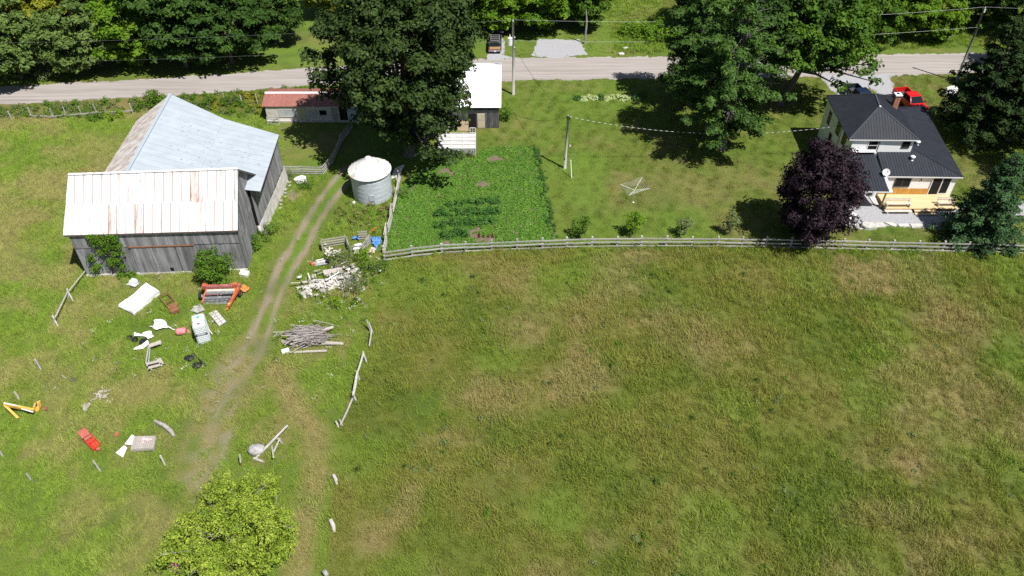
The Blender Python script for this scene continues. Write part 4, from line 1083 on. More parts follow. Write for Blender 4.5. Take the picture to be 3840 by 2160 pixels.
# trees across the road: three crowns reused at other sizes and turns, each with its own foliage colour
def protoT(seed, H=12.0, R=5.2, z0=.7, nc=105, cr=1.25, dens=125, half=.23, flat=.55):
    return broadleaf('roadside_tree', 'x', (0, 0, 0), H, R, z0, lm_maple, seed, nc, cr, dens, half, flat, .28, tips=8, shell=(.5, 1.05))
protos = [protoT(61), protoT(62, 11, 5.6), protoT(63, 13, 4.8, 1.2, 100, 1.1)]
WOOD = [  # D-pixel base, proto, size, colour, label
    ((55, 196), 0, .92, lm_grey, 'olive-green bushy tree at the far left edge across the road'),
    ((-45, 185), 1, .9, lm_maple, 'tree cut by the left edge across the road'),
    ((150, 150), 2, .85, lm_yellow, 'yellow-green tree behind the pale maple, far left wood'),
    ((255, 165), 1, 1.0, lm_grey, 'pale grey-green maple leaning over the verge, left wood'),
    ((360, 158), 0, .95, lm_bright, 'bright green maple between the pale and the dark trees'),
    ((470, 168), 2, 1.08, lm_darkg, 'dark green tree in the middle of the left wood'),
    ((585, 158), 1, .98, lm_darkg, 'broad dark tree at the right end of the left wood'),
    ((692, 105), 0, .72, lm_darkg, 'smaller dark tree standing apart on the mown strip'),
    ((380, 70), 2, 1.1, lm_maple, 'green tree behind the left wood, near the top edge'),
    ((560, 60), 0, 1.0, lm_darkg, 'dark tree behind the left wood, near the top edge'),
    ((90, 90), 1, 1.05, lm_maple, 'green tree behind the far left bush near the top edge'),
    ((820, 40), 2, .7, lm_yellow, 'yellowish tree behind the left side of the oak'),
    ((1150, 75), 0, 1.0, lm_darkg, 'dark tree behind the right side of the oak'),
    ((1275, 62), 1, .95, lm_bright, 'bright green tree behind the parked car'),
    ((1370, 70), 0, .9, lm_bright, 'bright green maple overhanging the gravel pad'),
    ((1475, 72), 2, .72, lm_maple, 'green tree at the right end of the gravel pad'),
    ((1210, 20), 2, 1.0, lm_darkg, 'dark tree deep in the wood behind the parked car'),
    ((1430, 15), 1, 1.0, lm_maple, 'green tree deep in the wood behind the gravel pad'),
    ((1765, 70), 1, .85, lm_darkg, 'dark tree across the road behind the pine'),
    ((1890, 88), 0, .95, lm_maple, 'green tree across the road behind the maple trunks'),
    ((2040, 100), 2, .95, lm_maple, 'green tree across the road left of the drive'),
    ((2160, 108), 1, .82, lm_maple, 'rounded green tree overhanging the far road edge'),
    ((2250, 96), 0, .72, lm_bright, 'bright leafy tree across the road, beyond the red pickup'),
    ((2345, 88), 1, .7, lm_bright, 'bright leafy tree left of the leaning guy pole'),
    ((2440, 72), 2, .8, lm_maple, 'green tree behind the right utility pole'),
    ((2540, 85), 0, .85, lm_darkg, 'dark tree at the top right corner across the road'),
    ((2110, 15), 2, 1.0, lm_darkg, 'dark tree deep in the wood above the drive'),
]
for k, (px, pi_, sc, mt_, lab) in enumerate(WOOD):
    c = respot(protos[pi_], D(*px), k*1.9, sc, lab, mt_)
    c['group'] = 'trees across the road'
for p in protos:
    for ch in list(p.children): bpy.data.objects.remove(ch)
    bpy.data.objects.remove(p)

# shrubs
def shrub(name, label, loc, R, H, mat, seed, n=26, cr=.42, dens=260, half=.09, cat='bush', group=None, flat=.8, z0=.1, bark=None, r0=.05):
    return broadleaf(name, label, loc, H, R, z0, mat, seed, n, cr, dens, half, flat, r0, bark, (0, 0), max(.15, H*.2), cat, group, 6, (.35, 1.0), .4)
shrub('leafy_bush', 'round dark green bush against the front of the barn', (-27.9, 56.6, 0), 1.75, 3.3, lm_vine, 71, 60, .55, 170, .1)
shrub('apple_tree', 'sprawling yellow-green apple tree at the bottom edge', (-18.7, 28.9, 0), 4.1, 4.6, lm_apple, 72, 290, .5, 520, .066, 'tree', None, .75, .5, m_greybark, .14)
shrub('lime_bush', 'lime green bush beside the blue tarp', z8(795, 905), .95, 1.25, lm_lime, 73, 26, .36, 230, .07)
shrub('lime_bush', 'small lime green bush below the rubble heap', z8(530, 1325), .62, .8, lm_lime, 74, 14, .3, 230, .07)
shrub('grey_willow_bush', 'grey-green bush in the middle of the junk pile', z8(590, 960), 1.5, 1.5, lm_sage, 75, 34, .42, 170, .07)
shrub('grey_willow_bush', 'grey-green bush at the right edge of the rubble heap', z8(700, 1165), 1.35, 1.3, lm_sage, 76, 30, .4, 170, .07)
shrub('green_bush', 'green weedy bush between the fence corner and the rubble', z8(850, 1010), 1.3, 1.1, lm_vine, 77, 26, .38, 170, .07)
shrub('green_bush', 'weedy bush just below the rail fence corner', z8(960, 1010), .9, .9, lm_vine, 78, 18, .34, 170, .07)
shrub('green_bush', 'weedy bush growing at the foot of the grain bin fence', z8(1130, 330), .6, .8, lm_vine, 79, 12, .3, 170, .07)
shrub('bramble_bush', 'bright bramble bush along the barn gable wall', z5(1475, 1185), .95, 1.5, lm_vine, 80, 24, .38, 190, .08)
shrub('bramble_bush', 'larger bramble spilling from the barn foundation toward the track', z5(1580, 1080), 1.3, 1.0, lm_vine, 81, 26, .4, 170, .08)
shrub('burdock_clump', 'dark green weed clump beside the bare earth patch', z8(275, 260), .9, .8, lm_vine, 82, 18, .34, 190, .08)
shrub('burdock_clump', 'tall weeds at the fence end by the barn corner', z8(125, 170), .6, 1.0, lm_sage, 83, 14, .3, 190, .07)
shrub('lilac_bush', 'light green bush beside the white-roofed shed', z2(1795, 905), .95, 2.0, lm_vine, 84, 26, .42, 190, .085)
shrub('vine_bush', 'yellow-green bush across the road right of the gravel pad', D(1660, 92), 3.0, 1.8, lm_bright, 85, 60, .6, 110, .15)
shrub('vine_bush', 'yellow-green bramble hedge beyond the road, left of the pine', D(1600, 85), 2.2, 1.5, lm_bright, 86, 40, .55, 110, .15)
shrub('roadside_bush', 'low olive bush at the left verge across the road', D(130, 192), 1.8, 1.3, lm_sage, 87, 30, .5, 110, .13)
shrub('yellow_bush', 'yellow-green bush at the right edge behind the spruce', D(2575, 465), 1.6, 2.2, lm_yellow, 88, 34, .5, 130, .12)
shrub('yellow_bush', 'low yellow-green bush at the right edge near the fence', D(2568, 625), .8, .9, lm_lime, 89, 16, .34, 170, .08)
shrub('barn_back_bush', 'green bush growing behind the barn roof peak', D(390, 262), 1.6, 1.6, lm_vine, 90, 30, .5, 130, .11)
shrub('roadside_bush', 'green weedy bush right of the barn roof peak by the road', z1(1580, 800), 1.0, 1.2, lm_vine, 91, 20, .42, 130, .1)
shrub('roadside_bush', 'second weedy bush right of the barn peak, nearer the red shed', z1(1755, 790), 1.2, 1.4, lm_vine, 92, 22, .42, 130, .1)
shrub('roadside_bush', 'weedy bush on the left fence line beneath the road', z1(730, 905), .9, .9, lm_vine, 93, 18, .4, 130, .1)
shrub('roadside_bush', 'yellowish weedy bush on the fence line nearest the barn', z1(870, 890), 1.1, .9, lm_lime, 94, 20, .4, 130, .1)
# bare grey twigs standing out of the apple tree
at_ = [o for o in bpy.data.objects if o.name.startswith('apple_tree')][0]; rr = random.Random(19); tw = MB()
for k in range(26):
    a = rr.uniform(0, 6.28); r1 = rr.uniform(1.4, 3.6); z = rr.uniform(1.8, 4.2)*(1-.06*r1); p = Vector((math.cos(a)*r1, math.sin(a)*r1, z)); q = p+Vector((math.cos(a)*rr.uniform(.3, .9)+rr.uniform(-.4, .4), math.sin(a)*rr.uniform(.3, .9)+rr.uniform(-.4, .4), rr.uniform(.2, .8)))
    tw.tube([p-(q-p)*.8, p, q], [.035, .028, .01], 5)
    for j in range(3):
        e = p.lerp(q, rr.uniform(.2, .9)); tw.tube([e, e+Vector((rr.uniform(-.4, .4), rr.uniform(-.4, .4), rr.uniform(0, .35)))], [.015, .006], 4)
me = bpy.data.meshes.new('twigs'); me.from_pydata([tuple(q) for q in tw.v], [], tw.f); me.materials.append(m_greybark)
o = bpy.data.objects.new('twigs', me); COL.objects.link(o); o.parent = at_; o['kind'] = 'stuff'
# climbing vine on the barn front
rv = np.random.default_rng(12)
vp = []
for k in range(46):
    a, z = 1.9+rv.random()*2.3, 2.6+rv.random()*2.4
    vp.append(bp(a, -.35, z))
for k in range(22):
    z = rv.random()*2.6; vp.append(bp(2.3+.9*(1-z/3)+rv.random()*1.1, -.35, z))
for k in range(8): vp.append(bp(1.0+rv.random()*.5, -.3, .4+rv.random()*2.2))
LP, LN = clump_leaves(np.array([tuple(q) for q in vp]), .26+.2*rv.random(len(vp)), .9, 300, rv, .3, .6, .5)
LN[:, 1] -= .8
me = leaf_mesh('foliage', LP-np.array(tuple(bp(2.8, -.3, 0))), LN, .085, .65, rv, lm_vine)
vine = thing('climbing_vine', 'green climbing vine hanging on the left of the barn front', 'vine', bp(2.8, -.3, 0))
link('foliage', me, vine)
vs_ = MB()
for k in range(6): vs_.tube([bp(2.4+.25*k, -.12, 0), bp(2.6+.2*k, -.14, 1.5), bp(2.2+.35*k, -.14, 4.4)], [.035, .025, .012], 5)
vs_.build('stem', m_bark, vine)
# four saplings in a row along the rail fence
for k, (p, R, H, mt_, n, lab) in enumerate(((D(1463, 597), .85, 2.3, lm_maple, 20, 'first sapling along the rail fence, thin and dark green'), (D(1592, 590), .95, 2.6, lm_bright, 40, 'second sapling along the rail fence, fullest round crown'), (D(1722, 592), .9, 2.3, lm_sage, 26, 'third sapling along the rail fence, airy grey-green'), (D(1832, 590), .75, 3.0, lm_sage, 20, 'fourth sapling along the rail fence, tall, sparse, nearest the purple maple'))):
    broadleaf('sapling', lab, p, H, R, .6, mt_, 100+k, n, .33, 330, .085, .75, .035, m_bark, (0, 0), .5, 'tree', 'saplings along the rail fence', 7, (.3, 1.0), .3)

# ------------------------------------------------------------------ fences
EXCL = []
ORD = ['first','second','third','fourth','fifth','sixth','seventh','eighth','ninth','tenth','eleventh','twelfth']
def clear(p, r): EXCL.append((p[0], p[1], r*.66))
rj = random.Random(17)
def J(a): return rj.uniform(-a, a)
FENCE_PTS = [D(x, y) for x, y in ((968, 655), (1038, 645), (1112, 637), (1173, 633.5), (1238, 630.5), (1300.5, 628), (1365, 625.5), (1425.5, 623), (1487.6, 621.5), (1551, 620.5), (1612.4, 620), (1674.3, 620), (1738.3, 620.5), (1802.6, 621), (1864.4, 622), (1925, 622.5), (1986.8, 623.5), (2052, 625), (2117, 626.5), (2177, 628), (2240, 629.5), (2303.6, 631), (2368.5, 632.5), (2428, 634), (2487, 635.5), (2545, 637), (2606, 638.5), (2668, 640))]
def rail_fence(name, label, pts, rails, ph, pw, rt, mat, over=.12, jit=.04, thick=.05, group=None, lean=.03, skip=()):
    t = thing(name, label, 'fence', pts[0], group)
    for k, p in enumerate(pts):
        top = p+Vector((J(lean), J(lean), ph+J(.06)))
        MB().beam(p-Vector((0, 0, .1)), top, pw, pw*.9).build('post', mat, t)
    for k, (a, b_) in enumerate(zip(pts[:-1], pts[1:])):
        d = (b_-a).normalized(); n = Vector((d.y, -d.x, 0))*(pw*.5+thick*.5+.005)
        if n.y > 0: n = -n
        for j, z in enumerate(rails):
            if (k, j) in skip: continue
            s_ = .004 if k % 2 else 0
            MB().beam(a-d*over*.5+n*(1+s_*10)+Vector((0, 0, z+J(jit))), b_+d*over*.5+n*(1+s_*10)+Vector((0, 0, z+J(jit))), thick, rt).build('rail', mat, t)
    return t
rail_fence('rail_fence', 'long weathered rail fence between the lawn and the meadow', FENCE_PTS, (1.08, .64, .18), 1.32, .18, .15, m_railwood)
rail_fence('rail_fence', 'crooked grey rail fence from the grain bin to the garden corner', [z8(1112, 150), z8(1092, 245), z8(1075, 335), z8(1045, 470), z8(1035, 540), z8(1000, 655), z8(985, 745), z8(962, 850)], (1.0, .7, .4, .15), 1.15, .12, .11, m_railwood, .3, .1, .07, None, .12)
rail_fence('rail_fence', 'four-rail grey paddock fence beside the barn corner', [z8(72, 128), z8(225, 128), z8(412, 132), z8(500, 20), z2(560, 1080), z2(640, 970)], (1.0, .72, .44, .16), 1.12, .13, .13, m_railwood, .2, .04, .05)
# road fence at the left
rp = [z1(70, 880), z1(235, 880), z1(392, 893), z1(492, 885), z1(612, 878), z1(738, 862), z1(995, 850)]
rp = [z1(x, y) for x, y in ((98, 918), (240, 890), (410, 900), (505, 888), (622, 880), (740, 868), (1005, 855))]
rail_fence('wire_fence', 'roadside fence of thin grey posts with one pale rail', rp, (.42,), 1.45, .12, .16, m_railwood, .1, .03, .05, None, .1, skip=((0, 0),))
pl = [('post leaning nearest the red-roofed shed on the roadside', (1945, 785)), ('middle post of the three right of the barn peak', (1832, 792)), ('post standing closest to the barn roof peak', (1697, 782))]
def lone_post(label, base, top, r=.07, mat=None, group='loose grey fence posts', z=1.1):
    one('fence_post', label, 'fence post', MB().tube([base-Vector((0, 0, .05)), top], [r, r*.85], 7), mat or m_railwood, group)
for lab, (x, y) in pl: lone_post('grey ' + lab, z1(x, y), z1(x, y)+Vector((J(.1), J(.1), 1.4)))
# pole fence left of the barn
pf = [S(325, 1032), S(268, 1115), S(215, 1215)]
t = thing('pole_fence', 'low fence of long grey poles left of the barn corner', 'fence', pf[0])
MB().tube([pf[0]+Vector((0, 0, .5)), pf[1]+Vector((0, 0, .75))], [.055, .065], 7).build('rail', m_railwood, t)
MB().tube([pf[1]+Vector((-.1, 0, .7)), pf[2]+Vector((0, 0, .65))], [.06, .07], 7).build('rail', m_railwood, t)
for k, p in enumerate(pf[1:]):
    MB().tube([p+Vector((.35, -.5, 0)), p+Vector((-.15, .15, .95))], [.075, .06], 7).build('brace', m_railwood, t)
    MB().tube([p+Vector((-.2, -.2, 0)), p+Vector((.1, 0, .9))], [.075, .06], 7).build('post', m_railwood, t)
for lab, b0, t0 in (('grey post standing alone above the yellow loader arm', (362, 205), (318, 118)), ('grey leaning post just above the yellow loader arm', (170, 462), (130, 405)), ('grey log post leaning below the red box', (880, 1092), (775, 1020)), ('grey post leaning right of the wooden platform', (1450, 1040), (1390, 950)), ('grey post at the lower left near the dry patch', (280, 1178), (220, 1120)), ('grey post cut by the left edge of the picture', (30, 965), (-5, 930))):
    b_ = z7(*b0); tp = z7(*t0); d = tp-b_
    lone_post(lab, b_, b_+Vector((d.x*.12, d.y*.12, min(1.25, .75*d.length+.1))), .085)
one('weathered_stick', 'short pale stick lying in the grass left of the bark scraps', 'stick', MB().tube([z7(545, 255, .12), z7(580, 278, .1)], [.06, .05], 6), m_railwood)
# old field fence
t = thing('log_fence', 'broken log rail fence running down the edge of the meadow', 'fence', za(905, 220))
segs = [(za(925, 170, .9), za(895, 375, .35), .075), (za(828, 455, .95), za(735, 745, .85), .085), (za(745, 735, .9), za(705, 955, .75), .12), (za(700, 985, .75), za(555, 1305, .35), .085), (za(800, 540, .55), za(745, 720, .6), .07)]
for a, b_, r in segs: MB().tube([a, a.lerp(b_, .5)+Vector((0, 0, -.06)), b_], [r, r*1.05, r*.85], 7).build('rail', m_railwood, t)
for b0, t0, h in (((915, 205), (905, 110), 1.2), ((935, 215), (890, 150), 1.0), ((868, 570), (830, 470), 1.1), ((790, 790), (740, 710), 1.0), ((745, 1030), (700, 975), .9), ((585, 1320), (520, 1300), .5), ((540, 1335), (545, 1290), .45)):
    b_ = za(*b0); MB().tube([b_, b_+Vector((-.25, .3, h))], [.085, .07], 7).build('post', m_railwood, t)
def zap(x, y, z=0): return S(550+x/3.15, 1700+y/3.15, z)
for lab, a, b_, r in (('pale split log stump on the fence line, upper one', zap(2205, 250, .5), zap(2245, 370, .15), .12), ('dark grey log post on the fence line, just above the bottom', zap(2170, 780, .55), zap(2220, 930, .1), .14), ('grey squared post at the bottom edge', zap(2095, 1390, .6), zap(2125, 1460, .1), .15)):
    one('log', lab, 'log', MB().tube([a, a.lerp(b_, .5)+Vector((.06, 0, .03)), b_], [r, r*1.1, r*.7], 8), m_railwood)
    clear(b_, .5)
# sawhorse brace
t = thing('fence_brace', 'grey wooden fence brace leaning beside the round boulder', 'fence brace', z7(2400, 900))
MB().tube([z7(2235, 990, .1), z7(2525, 690, .75)], [.11, .09], 7).build('long_pole', m_railwood, t)
for b0, tp in (((2400, 930), (2460, 740)), ((2480, 850), (2440, 745)), ((2385, 860), (2400, 910))):
    MB().tube([z7(*b0), z7(tp[0], tp[1]+60, .75)], [.075, .065], 7).build('leg', m_railwood, t)
MB().tube([z7(2230, 980, .12), z7(2310, 1010, .12)], [.12, .1], 7).build('foot_log', m_railwood, t)
one('boulder', 'round grey-white boulder beside the wooden fence brace', 'boulder', MB().rock(z7(2255, 905, .3), (.62, .52, .5), 9, 3, .12), M('mottled_boulder', (.24, .235, .235), (.46, .45, .44), sc=3, rough=.9, bump=.02), smooth=True)
clear(z7(2255, 905), .7)
tp_ = thing('steel_post', 'rusty red steel post leaning above the apple tree', 'post', z7(2120, 1060))
MB().beam(z7(2122, 1065), z7(2105, 960, .9), .05, .05).build('stake', m_rust, tp_)
MB().tube([z7(2112, 1020, .5), z7(2105, 945, 1.15)], .06, 6).build('wood_stub', m_railwood, tp_)

# ------------------------------------------------------------------ poles and wires
m_pole = M('utility_pole', (.30, .285, .27), (.43, .41, .39), sc=2, rough=.9, st=(3, 3, .4))
m_polegreen = M('treated_pole', (.15, .17, .14), (.23, .25, .21), sc=2, rough=.9, st=(3, 3, .4))
m_wire = M('bare_wire', (.16, .165, .17), rough=.4, metal=.3)
m_wiredark = M('black_wire', (.03, .03, .03), rough=.6)
pA = D(1291.5, 238); pAt = Vector((pA.x-.05, pA.y, 9.75))
up1 = thing('utility_pole', 'tall grey utility pole with transformer by the white-roofed shed', 'utility pole', pA)
MB().tube([pA-Vector((0, 0, .1)), pA.lerp(pAt, .5)+Vector((.03, 0, 0)), pAt], [.19, .16, .12], 12).build('pole', m_pole, up1, True)
tr = pA+Vector((-.42, -.12, 6.75))
can = MB().lathe(tr, [(.24, 0), (.27, .05), (.27, .85), (.29, .87), (.29, .95), (.16, 1.04)], 18).build('transformer', m_whitepaint, up1)
MB().lathe(tr+Vector((-.02, -.02, 1.03)), [(.07, 0), (.09, .06), (.06, .1), (.09, .16), (.05, .22), (.03, .42)], 10).build('bushing', m_whitepaint, can)
MB().box(tr+Vector((.25, .05, .45)), (.3, .06, .4)).build('bracket', m_steel, up1)
MB().lathe(pAt+Vector((0, 0, .0)), [(.05, 0), (.07, .1), (.04, .22)], 8).build('insulator', m_whitepaint, up1)
for z in (7.7, 6.4): MB().lathe(pA+Vector((.14, -.1, z)), [(.05, 0), (.07, .08), (.04, .16)], 8).build('insulator', m_whitepaint, up1)
pB = D(2405, 205); pBt = Vector((pB.x-.1, pB.y, 9.85))
up2 = thing('utility_pole', 'greenish utility pole standing by the boulder at the road', 'utility pole', pB)
MB().tube([pB-Vector((0, 0, .1)), pBt], [.18, .12], 12).build('pole', m_polegreen, up2, True)
MB().box(pBt+Vector((0, -.12, -.25)), (.16, .12, .4)).build('bracket', m_whitepaint, up2)
MB().lathe(pBt, [(.05, 0), (.07, .1), (.04, .22)], 8).build('insulator', m_whitepaint, up2)
pC = Vector((-88, 86.5, 0)); pCt = Vector((-88, 86.5, 9.8))
p2b = D(1421, 424); p2t = Vector((p2b.x+.08, p2b.y, 6.75))
up3 = thing('service_pole', 'shorter grey service pole in the middle of the lawn', 'utility pole', p2b)
MB().tube([p2b-Vector((0, 0, .1)), p2t], [.15, .115], 12).build('pole', m_pole, up3, True)
MB().box(p2t+Vector((.16, 0, -.35)), (.12, .12, .3)).build('bracket', m_black, up3)
MB().box(p2t+Vector((-.14, -.02, -.25)), (.1, .1, .25)).build('bracket', m_black, up3)
MB().box(p2b+Vector((-.12, -.14, 1.35)), (.12, .1, .3)).build('meter_box', m_black, up3)
ga = D(1438, 448)
gw = thing('guy_wire', 'guy wire with white guard anchoring the lawn pole', 'guy wire', ga)
MB().tube([ga, p2t-Vector((0, 0, .5))], .014, 5).build('wire', m_wire, gw)
gd = (p2t-ga).normalized(); MB().tube([ga, ga+gd*2.1], .05, 8).build('guard', m_whitepaint, gw)
MB().tube([ga+gd*3.6, ga+gd*3.8], .055, 8).build('insulator', m_whitepaint, gw)
gp2 = thing('leaning_pole', 'grey guy pole leaning among the trees across the road', 'utility pole', S(3558, 140))
MB().tube([S(3558, 142), S(3558, 142)+Vector((.6, .2, 6.3))], [.14, .11], 9).build('pole', m_pole, gp2, True)
tr2 = thing('dead_tree', 'thin bare grey trunk at the corner of the gravel pad', 'tree trunk', z2(2400, 330))
MB().tube([z2(2400, 330), z2(2400, 330)+Vector((.1, 0, 3.2)), z2(2400, 330)+Vector((-.1, .1, 5.0))], [.16, .12, .05], 8).build('trunk', m_greybark, tr2)
def wire(name, label, a, b_, sag, r, mat, n=24):
    pts = [a.lerp(b_, k/n)-Vector((0, 0, sag*4*(k/n)*(1-k/n))) for k in range(n+1)]
    return one(name, label, 'wire', MB().tube(pts, r, 4, False), mat)
wire('power_line', 'upper power line between the two roadside poles', pAt+Vector((0, 0, .2)), pBt+Vector((0, 0, .2)), .9, .009, m_wire, 40)
wire('power_line', 'lower power line between the two roadside poles', pA+Vector((.1, -.1, 7.35)), pB+Vector((-.1, -.1, 7.5)), .8, .009, m_wire, 40)
wire('power_line', 'upper power line crossing the left wood to the transformer pole', pAt+Vector((0, 0, .2)), pCt, 1.0, .009, m_wire, 40)
wire('power_line', 'lower power line crossing the left wood to the transformer pole', pA+Vector((-.1, -.1, 7.35)), pCt-Vector((0, 0, 2.4)), 1.0, .009, m_wire, 40)
wire('power_line', 'power line leaving the right pole for the right edge', pBt+Vector((0, 0, .2)), Vector((105, 97, 10)), .6, .009, m_wire, 20)
wire('service_cable', 'dark cable from the transformer pole to the lawn pole', pA+Vector((.1, -.1, 6.5)), p2t-Vector((.1, 0, .1)), .7, .02, m_wiredark)
wire('service_cable', 'slack dark cable arriving at the lawn pole from the left', p2t-Vector((.1, 0, .15)), Vector((-1.5, 84.6, 2.9)), 1.1, .016, m_wiredark)
# twisted white service drop to the house: black wire wrapped with white lengths
ha = p2t+Vector((.12, 0, -.15)); hb = Vector((36.25, 77.5, 4.4)); nW = 96
sd = thing('service_drop', 'dashed white service cable from the lawn pole to the house', 'wire', ha)
wpts = [ha.lerp(hb, k/nW)-Vector((0, 0, 1.5*4*(k/nW)*(1-k/nW))) for k in range(nW+1)]
MB().tube(wpts, .016, 4, False).build('core', m_wiredark, sd)
wm = MB()
for k in range(0, nW, 2): wm.tube([wpts[k], wpts[k+1]], .016, 5)
tag(wm.build('white_wrap', m_whitepaint, sd), kind='stuff')

# ------------------------------------------------------------------ rotary clothes line
c0 = S(2375, 760)
cd = thing('clothes_dryer', 'tilted umbrella clothes dryer standing alone on the lawn', 'clothes line', c0)
m_alu = M('aluminium', (.62, .63, .64), rough=.35, metal=.5)
hub = c0+Vector((.0, .1, 1.55))
MB().tube([c0, hub, hub+Vector((.05, .05, .3))], .025, 7).build('pole', m_alu, cd)
ends = [hub+Vector((.85, 1.3, .75)), hub+Vector((-1.5, .25, .55)), hub+Vector((-.75, -1.1, .1)), hub+Vector((1.55, -.2, .35))]
for e in ends: MB().tube([hub, e], .016, 6).build('arm', m_whitepaint, cd)
for r_ in range(5):
    f = .45+.13*r_
    for i in range(4): MB().tube([hub.lerp(ends[i], f), hub.lerp(ends[(i+1) % 4], f)], .005, 4, False).build('line', m_whitepaint, cd)
MB().rock(c0+Vector((0, 0, .04)), (.16, .13, .08), 4, 1).build('base_stone', m_whitestone, cd)

# ------------------------------------------------------------------ garden bits
lm_hosta = leafmat('hosta_leaves', (.36, .48, .15), (.60, .66, .32), .2, 1.5, .3)
lm_hostad = leafmat('hosta_dark', (.05, .12, .03), (.09, .18, .05), .2, 1.5, .3)
rq = np.random.default_rng(9)
def leafball(name, n, R, H, half, mat, seed):
    rng = np.random.default_rng(seed); d = unit(rng, n); d[:, 2] = np.abs(d[:, 2])
    return leaf_mesh(name, d*np.array([R, R, H])*(.6+.4*rng.random((n, 1))), d+np.array([0, 0, .6])+rng.normal(size=(n, 3))*.3, half, .65, rng, mat)
hm = [leafball('hosta', 90, .6, .55, .2, lm_hosta, 1), leafball('hosta', 90, .6, .55, .18, lm_hostad, 2)]
for k in range(12):
    p = z3(190+k*62, 1062+J(14)); dk_ = k in (0, 4, 10, 11)
    o = bpy.data.objects.new('hosta_plant', hm[1 if dk_ else 0]); COL.objects.link(o); o.location = p; o.scale = (1+J(.15),)*3; o.rotation_euler = (0, 0, k*1.3)
    tag(o, '%s hosta from the left in the lawn flower bed, %s leaves' % (ORD[k], 'dark green' if dk_ else 'pale variegated'), 'plant', 'hostas in the lawn flower bed')
lm_lettuce = leafmat('red_lettuce', (.085, .022, .022), (.14, .05, .04), .15, 2, .3)
lt = leafball('lettuce', 40, .17, .2, .08, lm_lettuce, 3)
for k in range(9):
    o = bpy.data.objects.new('red_lettuce', lt); COL.objects.link(o); o.location = z9(620+(k % 5)*52, 1098-24*(k//5)-.1*k); o.rotation_euler = (0, 0, k)
    tag(o, '%s dark red lettuce from the left in the %s row by the fence' % (ORD[k % 5], 'front' if k < 5 else 'back'), 'lettuce', 'red lettuces in the garden')
for k in range(10):
    o = shrub('tomato_plant', ORD[k] + ' leafy plant from the left in the row before the greenhouse', z2(1240+k*33, 1205-k*2.5), .34, .62, lm_vine, 120+k % 3, 7, .24, 260, .07, 'plant', 'plants in front of the greenhouse') if k < 3 else copy_thing(tom[k % 3], z2(1240+k*33, 1205-k*2.5), k*1.1, 1+J(.12), ORD[k] + ' leafy plant from the left in the row before the greenhouse')
    if k < 3: tom = (tom if k else []) + [o]
soil_bare = 0

# ------------------------------------------------------------------ yard junk
def rotz(a): return Matrix.Rotation(a, 3, 'Z')
# white wrapped stack
m_whitetarp = M('white_tarp', (.74, .74, .75), (.84, .84, .84), sc=2, rough=.5, bump=.05, bsc=3)
q = [z6(135, 440), z6(285, 515), z6(560, 290), z6(440, 215)]
tt = thing('tarped_stack', 'low stack of white sheets under white wrap beside the barn', 'tarp stack', sum(q, Vector())/4)
for k in range(4):
    g_ = [p + Vector((J(.06), J(.06), 0)) for p in q]
    vs_ = []; nn = 8
    for lvl, zz in ((0, .13*k), (1, .13*k+.115)):
        for i in range(nn+1):
            for j in range(4):
                u, v = i/nn, j/3
                p = g_[0].lerp(g_[3], u).lerp(g_[1].lerp(g_[2], u), v)
                vs_.append(p+Vector((0, 0, zz + (.06*math.sin(u*5+k)+.03*math.sin(v*7+u*9) if k == 3 and lvl else 0))))
    m1 = (nn+1)*4; fs_ = []
    for lvl in (0, 1):
        for i in range(nn):
            for j in range(3):
                a = lvl*m1+i*4+j; fs_.append((a, a+1, a+5, a+4) if lvl == 0 else (a, a+4, a+5, a+1))
    for i in range(nn):
        for j in (0, 3): a = i*4+j; fs_.append((a, a+4, a+4+m1, a+m1))
    for j in range(3):
        for i in (0, nn): a = i*4+j; fs_.append((a, a+1, a+1+m1, a+m1))
    MB().add(vs_, fs_).build('white_sheet', m_whitetarp, tt)
clear(sum(q, Vector())/4, 1.0); clear(q[0].lerp(q[1], .5).lerp(sum(q, Vector())/4, .4), .9); clear(q[2].lerp(q[3], .5).lerp(sum(q, Vector())/4, .4), .9)
def heap(name, label, cat, spots, mat, seed, sub=1, smooth=False, flatz=.5):
    mb = MB()
    for k, (p, s_) in enumerate(spots): mb.rock(p, (s_, s_*.8, s_*flatz), seed+k, sub, .3)
    return one(name, label, cat, mb, mat, smooth=smooth)
def cloth(name, label, outline, h, mat, seed, cat='tarp', n=40):
    """crumpled sheet lying on the ground inside an outline"""
    xs = [p.x for p in outline]; ys = [p.y for p in outline]
    X, Y_ = np.meshgrid(np.linspace(min(xs)-.1, max(xs)+.1, n), np.linspace(min(ys)-.1, max(ys)+.1, n))
    ins = in_poly(X[:-1, :-1]/2+X[1:, 1:]/2+(vnoise(X[:-1, :-1], Y_[:-1, :-1], .3, seed)-.5)*.25, Y_[:-1, :-1]/2+Y_[1:, 1:]/2, outline)
    Z = .04+h*(vnoise(X, Y_, .55, seed)*.6+vnoise(X, Y_, .2, seed+1)*.4)
    mb = MB(); ix = np.arange(n*n).reshape(n, n)
    f = np.stack([ix[:-1, :-1], ix[:-1, 1:], ix[1:, 1:], ix[1:, :-1]], -1)[ins]
    used = np.unique(f); rm = {int(u): i for i, u in enumerate(used)}
    top = [Vector((X.ravel()[u], Y_.ravel()[u], Z.ravel()[u])) for u in used]
    mb.add(top, [tuple(rm[int(i)] for i in r) for r in f])
    c = sum(outline, Vector())/len(outline)
    for p in outline: clear(p.lerp(c, .3), .6)
    clear(c, .9)
    return one(name, label, cat, mb, mat, smooth=True)
cloth('white_sheeting', 'crumpled white plastic sheet right of the black scraps', [z6(470, 650), z6(540, 575), z6(610, 575), z6(640, 630), z6(720, 680), z6(620, 650), z6(530, 680)], .45, m_whitetarp, 31)
